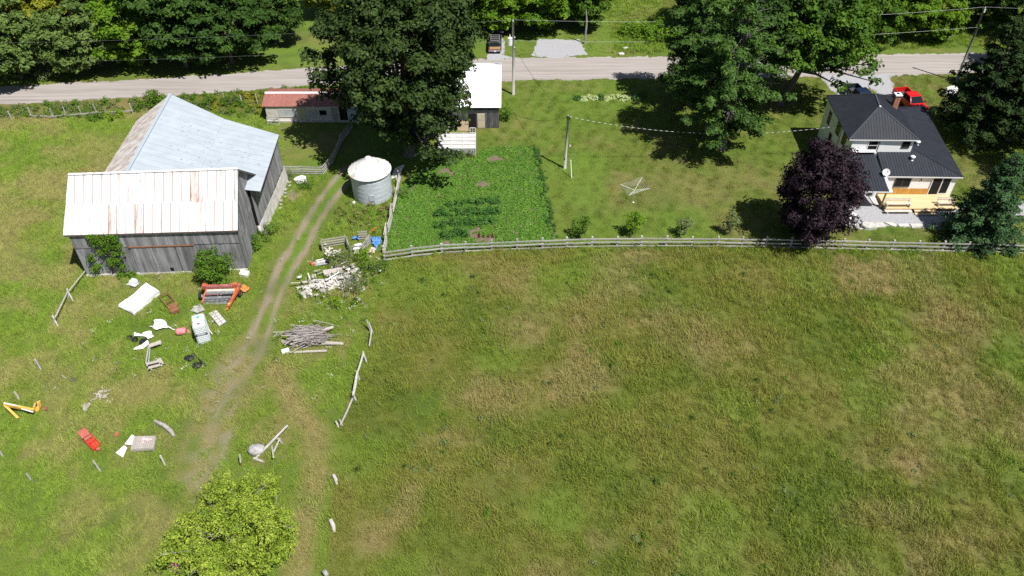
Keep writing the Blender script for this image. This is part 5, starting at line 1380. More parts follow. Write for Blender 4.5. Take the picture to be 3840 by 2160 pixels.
cloth('white_sheeting', 'smaller torn white plastic by the black scraps', [z6(280, 700), z6(360, 720), z6(450, 680), z6(490, 730), z6(450, 770), z6(380, 740), z6(300, 740)], .3, m_whitetarp, 32)
cloth('white_sheeting', 'frayed white plastic strip at the end of the wooden frame', [z6(290, 880), z6(350, 840), z6(440, 785), z6(460, 815), z6(400, 870), z6(320, 885)], .25, m_whitetarp, 33)
cloth('grey_sheeting', 'crumpled grey sheet in the grass near the barn door', [z6(225, 215), z6(260, 145), z6(330, 150), z6(350, 200), z6(300, 225)], .4, m_poly, 34)
one('white_concrete_piece', 'white concrete slab at the barn corner beside the bush', 'concrete slab', MB().prism([z6(1390, 100), z6(1410, 55), z6(1500, 70), z6(1470, 118)], (0, 0, .3)), m_whitestone)
clear(z6(1440, 90), .9)
for lab, x, y, s_ in (('black plastic disc left of the white plastic', 245, 755, .22), ('black plastic tub beside the disc', 300, 775, .24)):
    one('black_tub', lab, 'tub', MB().lathe(z6(x, y), [(s_, 0), (s_*1.15, .2), (s_*1.2, .22), (s_*.9, .2), (s_*.8, .08)], 14), m_black); clear(z6(x, y), .4)
cloth('black_sheeting', 'crumpled black plastic by the torn white sheet', [z6(340, 820), z6(380, 770), z6(420, 750), z6(435, 780), z6(380, 835)], .35, m_black, 35)
# rusty cart frame
t = thing('rusty_frame', 'rusty iron cart frame with a tray end beside the white stack', 'iron frame', z6(660, 400))
a0, a1, b0, b1 = z6(545, 310, .5), z6(660, 450, .4), z6(635, 270, .5), z6(745, 400, .4)
for a, b_ in ((a0, a1), (b0, b1), (a0, b0), (a0.lerp(a1, .55), b0.lerp(b1, .55)), (z6(640, 250, .45), z6(640, 180, .15))): MB().beam(a, b_, .07, .09).build('bar', m_rust, t)
MB().prism([z6(640, 440, .15), z6(680, 505, .1), z6(770, 470, .1), z6(730, 395, .15)], (0, 0, .32)).build('tray', m_rust, t)
for k in range(5): MB().box(z6(655+k*20, 445-k*6, .5), (.06, .06, .12)).build('tooth', m_rust, t)
# orange haybine
m_orange = M('faded_orange_paint', (.42, .085, .035), (.56, .16, .075), sc=2.5, rough=.55, c3=(.22, .09, .06), sc3=3, lo3=.55, hi3=.7)
m_pinkred = M('faded_red_paint', (.30, .085, .08), (.42, .17, .15), sc=2, rough=.6)
def zo(x, y, z=0): return S(720+x/9.058, 1030+y/9.058, z)
m_darksteel = M('dull_steel', (.10, .105, .115), (.20, .205, .215), sc=4, rough=.6, orand=.15)
t = thing('mower_conditioner', 'orange and grey farm mower-conditioner parked by the barn bush', 'farm machine', zo(900, 900))
MB().beam(zo(400, 420, .95), zo(1640, 380, .95), .3, .3).build('main_beam', m_pinkred, t)
MB().beam(zo(480, 560, .8), zo(1450, 530, .8), .22, .2).build('second_beam', m_benchwood, t)
MB().tube([zo(470, 640, .62), zo(1400, 610, .62)], .16, 12).build('roller', m_darksteel, t)
MB().tube([zo(430, 690, .55), zo(1330, 650, .55)], .06, 8).build('reel_bar', m_pinkred, t)
MB().tube([zo(430, 800, .38), zo(1330, 770, .38)], .15, 12).build('roller', m_darksteel, t)
MB().beam(zo(410, 890, .25), zo(1250, 850, .25), .16, .1).build('cutter_bar', m_darksteel, t)
MB().prism([zo(420, 920, .12), zo(1200, 890, .12), zo(1200, 1010, .02), zo(440, 1020, .02)], (0, 0, .05)).build('skid_sheet', m_darksteel, t)
MB().prism([zo(470, 700, .08), zo(1320, 660, .08), zo(1250, 900, .08), zo(420, 920, .08)], (0, 0, .06)).build('floor_pan', m_dark, t)
for k in range(6): MB().box(zo(470+k*155, 905-k*6, .25), (.05, .3, .1)).build('guard_finger', m_darksteel, t)
MB().beam(zo(880, 700, .5), zo(890, 800, .4), .06, .2).build('strut', m_darksteel, t)
MB().prism([zo(470, 500, .1), zo(330, 960, .02), zo(330, 960, .3), zo(380, 720, .75), zo(470, 480, 1.0)], (.14, .02, 0)).build('side_plate', m_orange, t)
MB().prism([zo(1450, 470, .1), zo(1330, 900, .02), zo(1330, 900, .3), zo(1450, 460, 1.0)], (.12, .02, 0)).build('side_plate', m_orange, t)
MB().box(zo(450, 400, .95), (.45, .4, .5)).build('gear_box', m_orange, t)
MB().box(zo(1480, 380, 1.0), (.4, .35, .6)).build('gear_box', m_orange, t)
MB().prism([zo(1190, 390, 1.0), zo(1370, 380, 1.0), zo(1310, 330, 1.25), zo(1240, 330, 1.25)], (0, .12, 0)).build('shield', m_pinkred, t)
MB().beam(zo(1600, 430, .95), zo(1230, 1090, .55), .24, .24).build('tongue', m_orange, t)
MB().beam(zo(1270, 980, .5), zo(1190, 1210, .35), .14, .12).build('hitch', m_orange, t)
MB().box(zo(1280, 960, .72), (.2, .4, .02), rz=-.5).build('warning_plate', M('yellow_paint', (.60, .42, .06)), t)
for px_, s_ in ((300, 1), (1640, 1)):
    whl = zo(px_, 720 if px_ < 500 else 640, .36)
    w_ = MB()
    for k in range(20):
        pass
    prof = [(.16, -.11), (.34, -.11), (.38, -.05), (.38, .05), (.34, .11), (.16, .11)]
    vs_ = []; nn = 18
    for r_, o_ in prof:
        for k in range(nn):
            an = 2*math.pi*k/nn; vs_.append(whl+Vector((o_, r_*math.cos(an), r_*math.sin(an))))
    fs_ = [(i*nn+k, i*nn+(k+1) % nn, (i+1)*nn+(k+1) % nn, (i+1)*nn+k) for i in range(5) for k in range(nn)]
    w_.add(vs_, fs_); wo = w_.build('wheel', m_black, t)
    MB().tube([whl-Vector((.1, 0, 0)), whl+Vector((.1, 0, 0))], .17, 14).build('rim', m_whitepaint if px_ < 500 else m_orange, wo)
clear(zo(900, 700), 2.1); clear(zo(500, 700), 1.0); clear(zo(1350, 800), .8); clear(zo(1200, 1050), .5)
cloth('orange_netting', 'bright orange plastic netting heaped beside the mower', [zo(1680, 400), zo(1800, 390), zo(1990, 530), zo(1860, 650), zo(1690, 620)], .45, M('orange_netting', (.62, .16, .035), (.75, .27, .09), sc=6), 36, 'netting')
# caged liquid totes: two on two
m_hdpe = M('white_tank_plastic', (.76, .79, .80), (.84, .86, .87), sc=2, rough=.35)
m_cage = M('cage_steel', (.60, .64, .68), rough=.5, metal=.1)
ang = math.radians(20)
def tote(loc, label, capc):
    t = thing('liquid_tote', label, 'liquid tote', loc, 'caged white liquid totes')
    t.rotation_euler = (0, 0, ang); ORG[t.name] = Vector((0, 0, 0))
    w, d, h = 1.02, .82, .92
    tk = MB().box((0, 0, .12+h/2), (w-.06, d-.06, h-.03)).build('tank', m_hdpe, t)
    bv = tk.modifiers.new('bevel', 'BEVEL'); bv.width = .07; bv.segments = 2
    MB().lathe((0, 0, .12+h-.02), [(.13, 0), (.13, .05), (.1, .07)], 14).build('cap', capc, t)
    cg = MB(); z0 = .12
    for k in range(6):
        z = z0+h*k/5
        for s_ in (-1, 1): cg.beam((-w/2, s_*d/2, z), (w/2, s_*d/2, z), .014, .014); cg.beam((s_*w/2, -d/2, z), (s_*w/2, d/2, z), .014, .014)
    for k in range(8):
        x = -w/2+w*k/7
        for s_ in (-1, 1): cg.beam((x, s_*d/2, z0), (x, s_*d/2, z0+h), .014, .014)
    for k in range(6):
        y = -d/2+d*k/5
        for s_ in (-1, 1): cg.beam((s_*w/2, y, z0), (s_*w/2, y, z0+h), .014, .014)
    for x in (-w*.22, w*.22): cg.beam((x, -d/2, z0+h+.012), (x, d/2, z0+h+.012), .03, .02)
    cg.build('cage', m_cage, t)
    for y in (-d/2+.06, 0, d/2-.06): MB().box((0, y, .03), (w, .09, .055)).build('pallet_runner', m_black if y < -.2 else m_steel, t)
    MB().box((0, 0, .085), (w, d, .05)).build('pallet_deck', m_steel, t)
    MB().box((-w*.4, -d/2-.02, .12), (.16, .06, .08)).build('foot', m_black, t); MB().box((w*.4, -d/2-.02, .12), (.16, .06, .08)).build('foot', m_black, t)
m_gcap = M('green_cap', (.03, .40, .22)); m_rcap = M('red_cap', (.60, .12, .10))
tf = zc(1830, 770)+Vector((0, .15, 0)); bk = Vector((-math.sin(ang), math.cos(ang), 0))*.86
tote(tf, 'lower front caged tote, half sunk in weeds', m_rcap)
tote(tf+bk, 'lower rear caged tote under the green-capped one', m_gcap)
tote(tf+Vector((0, 0, 1.06)), 'upper front caged tote with the red cap', m_rcap)
tote(tf+bk+Vector((0, 0, 1.06)), 'upper rear caged tote with the green cap', m_gcap)
clear(tf+bk*.5, 1.2); clear(tf, .8)
cloth('grey_board_scrap', 'grey scrap boards behind the stacked totes', [z6(880, 470), z6(930, 420), z6(990, 420), z6(1020, 470), z6(960, 500)], .3, m_greywood, 37, 'scrap wood')
one('plank', 'thin pale plank leaning in the grass beside the totes', 'plank', MB().beam(z6(1065, 655, .5), z6(1105, 705, .1), .08, .03), m_paleframe)
# grid of pale squares: plastic crate pallet
q = [z6(1068, 502), z6(1155, 468), z6(1258, 590), z6(1180, 640)]
t = thing('divided_tray', 'grey tray divided into ten pale squares lying in the grass', 'tray', sum(q, Vector())/4)
MB().prism([p+Vector((0, 0, .14)) for p in q], (0, 0, .06)).build('frame', M('grey_tray', (.26, .26, .28), (.34, .34, .36), sc=5), t)
for i in range(5):
    for j in range(2):
        u0, u1, v0, v1 = (i+.12)/5, (i+.86)/5, (j+.12)/2, (j+.88)/2
        def uv(u, v): return q[0].lerp(q[3], u).lerp(q[1].lerp(q[2], u), v)+Vector((0, 0, .205))
        MB().prism([uv(u0, v0), uv(u1, v0), uv(u1, v1), uv(u0, v1)], (0, 0, .02)).build('square', m_paleframe, t)
clear(sum(q, Vector())/4, .95)
# pink drum on its side, crushed
m_pink = M('pink_plastic', (.58, .17, .19), (.68, .27, .28), sc=3, rough=.45)
t = thing('pink_drum', 'crushed pink plastic drum lying beside the totes', 'drum', z6(795, 690))
dc_ = z6(770, 675, .34)
vs_ = []; nn = 16
for i, (o_, r_) in enumerate(((-.34, .18), (-.32, .30), (-.2, .34), (-.05, .35), (.05, .30), (.15, .34), (.3, .33), (.45, .30), (.48, .2))):
    for k in range(nn):
        an = 2*math.pi*k/nn; r2 = r_*(1+.08*math.sin(3*an+i)); vs_.append(dc_+Vector((o_, r2*math.cos(an)+.1*o_, r2*math.sin(an)*.92)))
fs_ = [(i*nn+k, i*nn+(k+1) % nn, (i+1)*nn+(k+1) % nn, (i+1)*nn+k) for i in range(8) for k in range(nn)]+[tuple(range(nn)), tuple(range(8*nn, 9*nn))]
MB().add(vs_, fs_).build('shell', m_pink, t, True)
MB().tube([z6(850, 660, .35), z6(858, 690, .1)], .12, 8).build('spout', m_pink, t)
clear(dc_, .6)
# old wooden bench frame
t = thing('old_bench', 'grey wooden frame with a board at each end in the grass', 'wooden frame', z6(480, 930))
m_palewood = M('silvered_board', (.33, .295, .26), (.46, .425, .385), sc=2, rough=.9, st=(4, 4, 4), orand=.1)
MB().beam(z6(440, 830, .45), z6(412, 1010, .45), .1, .14).build('side_rail', m_greywood, t)
MB().beam(z6(455, 850, .3), z6(440, 1000, .3), .05, .12).build('side_rail', m_steel, t)
MB().beam(z6(440, 830, .55), z6(570, 785, .55), .42, .06).build('board', m_palewood, t)
MB().beam(z6(412, 1018, .55), z6(555, 985, .55), .26, .06).build('board', m_palewood, t)
MB().beam(z6(435, 1058, .5), z6(580, 1020, .5), .26, .06).build('board', m_palewood, t)
MB().beam(z6(545, 960, .5), z6(580, 1020, .5), .3, .06).build('board', m_palewood, t)
for x, y in ((445, 850), (560, 810), (425, 1035), (575, 1035)): MB().beam(z6(x, y+12, 0), z6(x, y, .5), .1, .1).build('leg', m_greywood, t)
clear(z6(500, 830), .5); clear(z6(505, 1010), .7); clear(z6(430, 930), .3)
# black seats
t = thing('black_seat_pair', 'pair of black torn tractor seats joined by a bar', 'seat', z6(930, 990))
for x, y in ((865, 955), (945, 1030)):
    so = MB().rock(z6(x, y, .22), (.42, .36, .2), x, 2, .12).build('seat', m_black, t, True)
MB().rock(z6(905, 920, .2), (.18, .18, .14), 5, 1).build('hinge', m_black, t)
MB().beam(z6(905, 915, .2), z6(1035, 1035, .2), .13, .13).build('bar', m_black, t)
MB().rock(z6(940, 1068, .12), (.16, .14, .14), 8, 1).build('hinge', m_black, t)
clear(z6(865, 955), .5); clear(z6(945, 1030), .55); clear(z6(970, 970), .3)
one('white_ball', 'small white ball in the grass below the black seats', 'ball', MB().rock(z6(788, 1068, .1), (.1, .1, .1), 2, 2, 0), m_whitepaint, smooth=True)
clear(z6(788, 1068), .3)
# yellow loader arm
m_yel = M('digger_yellow', (.56, .32, .05), (.66, .42, .10), sc=3, rough=.5, c3=(.35, .20, .08), sc3=3, lo3=.6, hi3=.75)
t = thing('loader_arm', 'yellow digger arm with bucket lying at the left edge', 'digger arm', z7(200, 560))
MB().beam(z7(35, 505, .9), z7(300, 560, .5), .2, .26).build('boom', m_yel, t)
MB().beam(z7(40, 515, .8), z7(160, 630, .15), .18, .22).build('stick', m_yel, t)
MB().tube([z7(35, 495, 1.08), z7(150, 520, .95)], .05, 8).build('cylinder', m_whitepaint, t)
MB().tube([z7(190, 545, .75), z7(290, 575, .6)], .05, 8).build('cylinder', m_whitepaint, t)
MB().prism([z7(285, 590, .05), z7(345, 560, .05), z7(335, 510, .45), z7(285, 535, .6)], (0, .45, .06)).build('bucket', m_yel, t)
MB().prism([z7(300, 530, .5), z7(325, 520, .5), z7(320, 490, .7)], (0, .06, 0)).build('link_plate', m_black, t)
clear(z7(130, 540), .9); clear(z7(300, 555), .8); clear(z7(100, 590), .6)
cloth('rust_scrap', 'scatter of rust-orange flakes beside the yellow digger arm', [z7(385, 560), z7(400, 530), z7(430, 540), z7(425, 575)], .15, m_rust, 38, 'scrap')
# red box
m_red = M('red_plastic', (.46, .03, .022), (.55, .06, .04), sc=2, rough=.45, c3=(.25, .09, .06), sc3=4, lo3=.55, hi3=.7); m_redfade = M('faded_red_lid', (.42, .10, .075), (.50, .16, .125), sc=2, rough=.6, c3=(.26, .12, .09), sc3=4, lo3=.55, hi3=.7)
t = thing('red_tool_chest', 'long red plastic chest lying open in the grass', 'chest', z7(785, 830))
MB().prism([z7(680, 755, .3), z7(745, 712, .3), z7(810, 790, .3), z7(740, 835, .3)], (0, 0, .06)).build('lid', m_redfade, t)
bq = [z7(740, 830, .05), z7(810, 785, .05), z7(890, 870, .05), z7(830, 925, .05)]
MB().prism(bq, (0, 0, .12)).build('tray', m_red, t)
for i in range(4): MB().beam(bq[i]+Vector((0, 0, .16)), bq[(i+1) % 4]+Vector((0, 0, .16)), .06, .3).build('side', m_red, t)
MB().beam(bq[0].lerp(bq[3], .5)+Vector((0, 0, .2)), bq[1].lerp(bq[2], .5)+Vector((0, 0, .2)), .05, .14).build('divider', m_red, t)
MB().box(z7(865, 900, .35), (.25, .2, .1)).build('latch', m_redfade, t)
clear(z7(745, 775), .8); clear(z7(815, 855), .8)
cloth('red_mesh_scrap', 'small scrap of orange mesh in the grass near the platform', [z7(1005, 790), z7(1020, 755), z7(1050, 770), z7(1040, 800)], .15, m_orange, 39, 'scrap')
# wooden platform with white sheets
t = thing('wooden_platform', 'weathered plank platform with pink scraps on top', 'platform', z7(1260, 850))
pq = [z7(1150, 905, .45), z7(1345, 890, .45), z7(1365, 785, .45), z7(1175, 790, .45)]
strips('plank', pq, .16, .05, .015, m_palewood, t)
for i in range(4): MB().beam(pq[i]-Vector((0, 0, .14)), pq[(i+1) % 4]-Vector((0, 0, .14)), .06, .22).build('skirt_board', m_palewood, t)
for i in range(4): MB().beam(pq[i].lerp(sum(pq, Vector())/4, .06)-Vector((0, 0, .45)), pq[i].lerp(sum(pq, Vector())/4, .06), .09, .09).build('leg', m_greywood, t)
cloth_p = MB()
for k in range(9): cloth_p.rock(z7(1300+J(45), 825+J(25), .56), (.12, .1, .05), 40+k, 1)
one('pink_insulation', 'pink insulation scraps lying on the plank platform', 'insulation', cloth_p, M('pink_insulation', (.62, .42, .40), (.72, .54, .52), sc=5))
one('white_board', 'white panel leaning on the left of the plank platform', 'panel', MB().prism([z7(1095, 860, .1), z7(1155, 865, .15), z7(1180, 785, .5), z7(1160, 775, .5)], (0, 0, .05)), m_roofbright)
one('white_board', 'white board lying in the grass below the plank platform', 'panel', MB().prism([z7(1018, 935, .12), z7(1080, 975, .12), z7(1118, 890, .2), z7(1090, 870, .2)], (0, 0, .05)), m_roofbright)
clear(z7(1260, 850), 1.25); clear(z7(1125, 830), .6); clear(z7(1070, 925), .6)
# bark and log scraps
lg = thing('split_log', 'grey split log lying in the grass above the platform', 'log', z7(1450, 710))
MB().tube([z7(1360, 650, .16), z7(1440, 690, .2), z7(1500, 740, .17), z7(1530, 785, .12)], [.1, .17, .17, .12], 9).build('wood', m_railwood, lg)
MB().tube([z7(1370, 670, .1), z7(1430, 700, .12)], [.12, .08], 7).build('bark', m_bark, lg)
clear(z7(1450, 710), .8); clear(z7(1510, 760), .5)
def twigs(name, label, cpt, n, L_, sp_, hh, mat, seed, cat='brushwood', dirv=None, rad=(.02, .05)):
    r = random.Random(seed); t = thing(name, label, cat, cpt)
    for k in range(n):
        a = r.uniform(0, 3.14) if dirv is None else dirv+r.gauss(0, .35)
        l = L_*r.uniform(.5, 1.1); c = Vector(cpt)+Vector((r.gauss(0, sp_[0]), r.gauss(0, sp_[1]), r.uniform(.04, hh)))
        d = Vector((math.cos(a), math.sin(a), r.uniform(-.1, .1)))*l/2
        w = r.uniform(*rad)
        MB().tube([c-d, c+Vector((r.uniform(-.1, .1), r.uniform(-.1, .1), .05)), c+d], [w, w*.9, w*.5], 5).build('stick', mat, t)
    return t
twigs('bark_scraps', 'scattered pale bark scraps in the yard grass', z7(890, 435), 22, .6, (.35, .3), .15, m_palewood, 61, 'wood scraps', None, (.03, .07))
twigs('bark_scraps', 'small heap of pale bark at the left of the scattered scraps', z7(755, 535), 14, .55, (.2, .25), .14, m_palewood, 62, 'wood scraps', 1.9, (.04, .09))
twigs('bark_scraps', 'few brown bark pieces near the standing post', z7(645, 292), 8, .4, (.18, .12), .12, m_bark, 63, 'wood scraps')
twigs('bark_scraps', 'chips of brown bark on the lawn left of the house', S(2850, 475), 12, .8, (.55, .25), .08, M('red_bark', (.28, .17, .12), (.38, .26, .2), sc=4), 64, 'wood scraps')
for p in (z7(890, 435), z7(755, 535)): clear(p, .6)
# brush pile
bpc = (z6(1830, 800)+z6(2400, 760))/2
bpile = twigs('brush_pile', 'big pile of grey cut branches beside the worn track', z6(2120, 770), 170, 2.6, (.75, .5), 1.0, M('grey_branch', (.22, .19, .18), (.40, .365, .35), sc=3, rough=.9, orand=.25), 65, 'brush pile', .1, (.018, .05))
for a, b_, r_, lab in ((z6(1830, 780, .2), z6(2000, 830, .2), .13, 'l'), (z6(2250, 800, .3), z6(2475, 805, .25), .15, 'r'), (z6(2240, 680, .55), z6(2370, 630, .6), .15, 'u'), (z6(1900, 900, .12), z6(2300, 880, .15), .11, 'f'), (z6(1940, 665, .6), z6(2080, 700, .6), .06, 's')):
    MB().tube([a, a.lerp(b_, .5)+Vector((0, 0, .04)), b_], [r_, r_*1.05, r_*.9], 9).build('log', m_palewood, bpile)
one('white_barrel', 'white plastic barrel end at the left of the brush pile', 'barrel', MB().tube([z6(1830, 895, .22), z6(1905, 870, .22)], .24, 14), m_whitepaint)
clear(z6(2120, 790), 1.5); clear(z6(1930, 830), 1.0); clear(z6(2320, 780), 1.0); clear(z6(1860, 885), .4)
# rubble heap
rb_ = random.Random(77)
rub = thing('rubble_heap', 'heap of broken concrete and white boards by the worn track', 'rubble heap', z8(520, 1120))
m_offwhite = M('old_white_board', (.44, .43, .42), (.60, .59, .58), sc=3, orand=.1)
m_rub = [m_concrete, m_stone, M('pinkish_plaster', (.40, .35, .32), (.52, .47, .43), sc=3, orand=.1), m_foundstone]
for k in range(120):
    u = rb_.random(); x = 250+u*500+rb_.gauss(0, 30); y = 1195-u*150+rb_.gauss(0, 45)
    p = z8(x, y); s_ = rb_.uniform(.1, .3)
    MB().rock((p.x, p.y, rb_.uniform(.05, .45)), (s_*1.3, s_, s_*.6), k, 1, .25).build('chunk', m_rub[k % 4], rub)
for k in range(60):
    u = rb_.random(); x = 220+u*470+rb_.gauss(0, 40); y = 1200-u*150+rb_.gauss(0, 45)
    p = z8(x, y); a = rb_.uniform(0, 3.14); l = rb_.uniform(.3, .95)
    d = Vector((math.cos(a), math.sin(a), rb_.uniform(-.2, .2)))*l/2
    c = Vector((p.x, p.y, rb_.uniform(.35, .7)))
    MB().beam(c-d, c+d, rb_.uniform(.05, .12), .03).build('board', m_offwhite if k % 3 == 0 else (m_paleframe if k % 3 == 1 else m_palewood), rub)
MB().prism([z8(410, 1005, .55), z8(585, 978, .55), z8(592, 1010, .45), z8(425, 1045, .4)], (0, 0, .1)).build('slab', m_palewood, rub)
MB().beam(z8(440, 1090, .6), z8(560, 1015, .8), .12, .06).build('board', m_whitepaint, rub)
for k in range(6): clear(z8(270+90*k, 1190-27*k), 1.0)
# pallets and crates of scrap
def slat_panel(name, label, a, b_, h, n, mat, cat='pallet', th=.04, wd=.13, group=None, tilt=(0, 0)):
    t = thing(name, label, cat, a, group)
    for k in range(n):
        z = h*(k+.5)/n; o = Vector((tilt[0]*z, tilt[1]*z, z)); MB().beam(a+o, b_+o, th, wd).build('slat', mat, t)
    d = (b_-a).normalized(); nn = Vector((-d.y, d.x, 0))*.06
    for f in (.02, .5, .98): MB().beam(a.lerp(b_, f)+nn, a.lerp(b_, f)+nn+Vector((tilt[0]*h, tilt[1]*h, h)), .08, .05).build('stringer', mat, t)
    return t
slat_panel('pallet_wall', 'grey slatted pallet wall at the back of the left pen', zr(150, 390), zr(580, 320), 1.15, 4, m_palewood, group='pallet walls of the junk pen')
slat_panel('pallet_wall', 'grey pallet end standing at the left of the pen', zr(140, 400), zr(150, 480), 1.1, 4, m_greywood, group='pallet walls of the junk pen')
slat_panel('pallet_wall', 'pallet wall running toward the track from the pen corner', zr(585, 330), zr(640, 470), 1.1, 4, m_greywood, group='pallet walls of the junk pen')
slat_panel('pallet_wall', 'pale pallet wall beside the blue tarp, facing the meadow', zr(800, 240), zr(960, 225), 1.1, 4, m_palewood, group='pallet walls of the junk pen')
slat_panel('pallet_wall', 'grey pallet wall slanting in front of the blue tarp', zr(1010, 290), zr(860, 500), 1.1, 4, m_greywood, group='pallet walls of the junk pen')
slat_panel('pallet_wall', 'low grey pallet wall between the two pens', zr(630, 440), zr(840, 430), .7, 2, m_greywood, group='pallet walls of the junk pen')
for k, (x0, y0, x1, y1) in enumerate(((715, 345, 850, 320), (705, 410, 830, 390), (710, 470, 800, 460))):
    one('white_trough', ['uppermost white plastic trough in the junk pen', 'middle white plastic trough in the junk pen', 'lowest white plastic trough in the junk pen'][k], 'trough', MB().beam(zr(x0, y0, .45), zr(x1, y1, .45), .3, .16), m_whitepaint, 'white troughs in the junk pen')
m_blue = M('blue_tarp', (.05, .15, .42), (.12, .27, .58), sc=4, rough=.4, bump=.06, bsc=4)
cloth('blue_tarp', 'bright blue tarp spread beside the garden fence', [zr(1020, 215), zr(1200, 215), zr(1210, 270), zr(1150, 400), zr(1100, 470), zr(1080, 380), zr(1050, 300)], .4, m_blue, 51)
cloth('blue_tarp', 'small scrap of blue tarp at the left of the pallet', [zr(690, 265), zr(750, 190), zr(800, 185), zr(810, 285), zr(760, 250)], .35, m_blue, 52)
pc = MB(); rk = random.Random(5)
for k in range(26):
    p = zr(300+rk.gauss(0, 75), 500+rk.gauss(0, 35)); a = rk.uniform(0, 3); l = rk.uniform(.2, .5)
    pc.box((p.x, p.y, rk.uniform(.1, .5)), (l, .12, .1), rot=Matrix.Rotation(a, 3, 'Z') @ Matrix.Rotation(rk.uniform(-.4, .4), 3, 'X'))
tag(one('firewood_heap', 'heap of pale cut wood inside the left pallet pen', 'firewood', pc, m_paleframe), kind='stuff')
mbp = MB()
for k in range(10): mbp.rock(zr(1030+J(45), 430+J(35), .25+J(.12)), (.25, .2, .14), 90+k, 1, .3)
tag(one('cardboard_heap', 'heap of tan torn cardboard beside the lime bush', 'cardboard', mbp, M('tan_card', (.52, .42, .34), (.62, .53, .46), sc=4)), kind='stuff')
for x, y, r_ in ((360, 420, 1.0), (300, 500, .8), (760, 430, .9), (900, 300, .8), (1040, 420, .6), (930, 400, .6)): clear(zr(x, y), r_)
t = thing('red_lever', 'red iron lever bar leaning behind the pallets', 'iron bar', zr(1060, 100))
MB().tube([zr(985, 105, .9), zr(1130, 5, 1.2)], .05, 7).build('bar', m_orange, t); MB().beam(zr(1080, 60, .5), zr(1130, 90, .15), .07, .05).build('bracket', m_rust, t)
t = thing('garden_tiller', 'small red and white machine lying by the worn track', 'machine', z8(400, 940))
MB().rock(z8(318, 940, .25), (.25, .22, .2), 4, 1).build('engine', m_red, t)
MB().beam(z8(330, 935, .35), z8(450, 915, .4), .3, .14).build('deck', m_paleframe, t); MB().beam(z8(340, 955, .25), z8(460, 935, .25), .1, .08).build('rail', m_steel, t)
MB().box(z8(458, 925, .3), (.4, .35, .45)).build('motor_cover', m_black, t); MB().tube([z8(350, 910, .45), z8(420, 895, .55)], .05, 6).build('handle', m_whitepaint, t)
clear(z8(400, 935), .9); clear(z8(330, 940), .5); clear(z8(460, 925), .5)
one('grey_post_stub', 'grey post stub standing in weeds below the fence corner', 'fence post', MB().tube([z8(935, 1015), z8(930, 1000, .75)], [.13, .11], 7), m_railwood)
# corrugated sheets behind the bin, white stones
t = thing('tin_sheets', 'loose white corrugated sheets stacked behind the grain bin', 'metal sheets', z8(1050, 150))
for k in range(5):
    a = z8(1020+k*14, 175-k*6, .12+.05*k); MB().prism([a, a+Vector((.35, .1, .04)), a+Vector((.75, 1.9, .3)), a+Vector((.4, 1.85, .25))], (0, 0, .02)).build('sheet', m_roofbright, t)
one('white_stone', 'white block at the foot of the grain bin', 'stone', MB().rock(z8(692, 390, .2), (.25, .22, .25), 6, 1), m_whitestone)
one('pale_boulder', 'pale boulder beside the paddock fence and the barn', 'boulder', MB().rock(z8(205, 180, .35), (.75, .55, .45), 14, 2, .2), m_whitestone)
for k, (x, y, lab) in enumerate(((690+12, 515, 'first pale stone on the far verge'), (655, 578, 'second pale stone on the far verge, nearer the road'))):
    one('verge_stone', lab, 'stone', MB().rock(z3(x, y, .15), (.45, .3, .22), 20+k, 1), m_stone)
# pink garden chair at the bottom edge
m_pinkp = M('pink_chair_plastic', (.62, .16, .36), (.70, .25, .45), rough=.4)
pcx = zap(350, 1400)
t = thing('pink_chair', 'pink plastic garden chair poking out under the apple tree', 'chair', pcx)
MB().box(pcx+Vector((.05, .0, .42)), (.5, .48, .04)).build('seat', m_pinkp, t)
for k in range(5): MB().beam(pcx+Vector((-.17+.1*k, .24, .44)), pcx+Vector((-.17+.1*k, .34, .92)), .06, .03).build('back_slat', m_pinkp, t)
for sx_ in (-.22, .28):
    MB().beam(pcx+Vector((sx_, -.2, .62)), pcx+Vector((sx_, .28, .62)), .06, .04).build('arm', m_pinkp, t)
    for sy in (-.2, .22): MB().beam(pcx+Vector((sx_, sy, 0)), pcx+Vector((sx_, sy, .62)), .05, .05).build('leg', m_pinkp, t)
MB().beam(pcx+Vector((-.25, .34, .92)), pcx+Vector((.3, .34, .92)), .05, .06).build('top_rail', m_pinkp, t)
clear(pcx, .6)

# ------------------------------------------------------------------ vehicles
def wheel(t, x, y, r=.37, w=.24, rimm=None):
    nn = 20; prof = [(.6*r, -w/2), (.92*r, -w/2), (r, -w*.3), (r, w*.3), (.92*r, w/2), (.6*r, w/2)]
    vs_ = [Vector((x+o_, y+r_*math.cos(2*math.pi*k/nn), r+r_*math.sin(2*math.pi*k/nn))) for r_, o_ in prof for k in range(nn)]
    fs_ = [(i*nn+k, i*nn+(k+1) % nn, (i+1)*nn+(k+1) % nn, (i+1)*nn+k) for i in range(5) for k in range(nn)]
    wo = MB().add(vs_, fs_).build('wheel', m_black, t, True)
    s_ = 1 if x > 0 else -1
    MB().tube([(x-s_*.05, y, r), (x+s_*w*.42, y, r)], [.62*r, .56*r], 16).build('rim', rimm or m_alu, wo)
def bevel(o, w=.05, s_=2):
    b_ = o.modifiers.new('bevel', 'BEVEL'); b_.width = w; b_.segments = s_; b_.limit_method = 'ANGLE'
    for p in o.data.polygons: p.use_smooth = True
    return o
def arch_profile(y0, y1, zb, zt_f, wheels, r, top):
    """side outline (y,z) with wheel arches cut from the sill; top is list from front to rear"""
    pts = [(y0, zb)]
    for wy in wheels:
        for k in range(9):
            a = math.pi*k/8; pts.append((wy-math.cos(a)*r*1.18, max(zb, r+math.sin(a)*r*1.18) if k not in (0, 8) else zb))
    pts += [(y1, zb)] + top
    return pts
m_trimblk = M('black_trim', (.02, .02, .022), rough=.5)
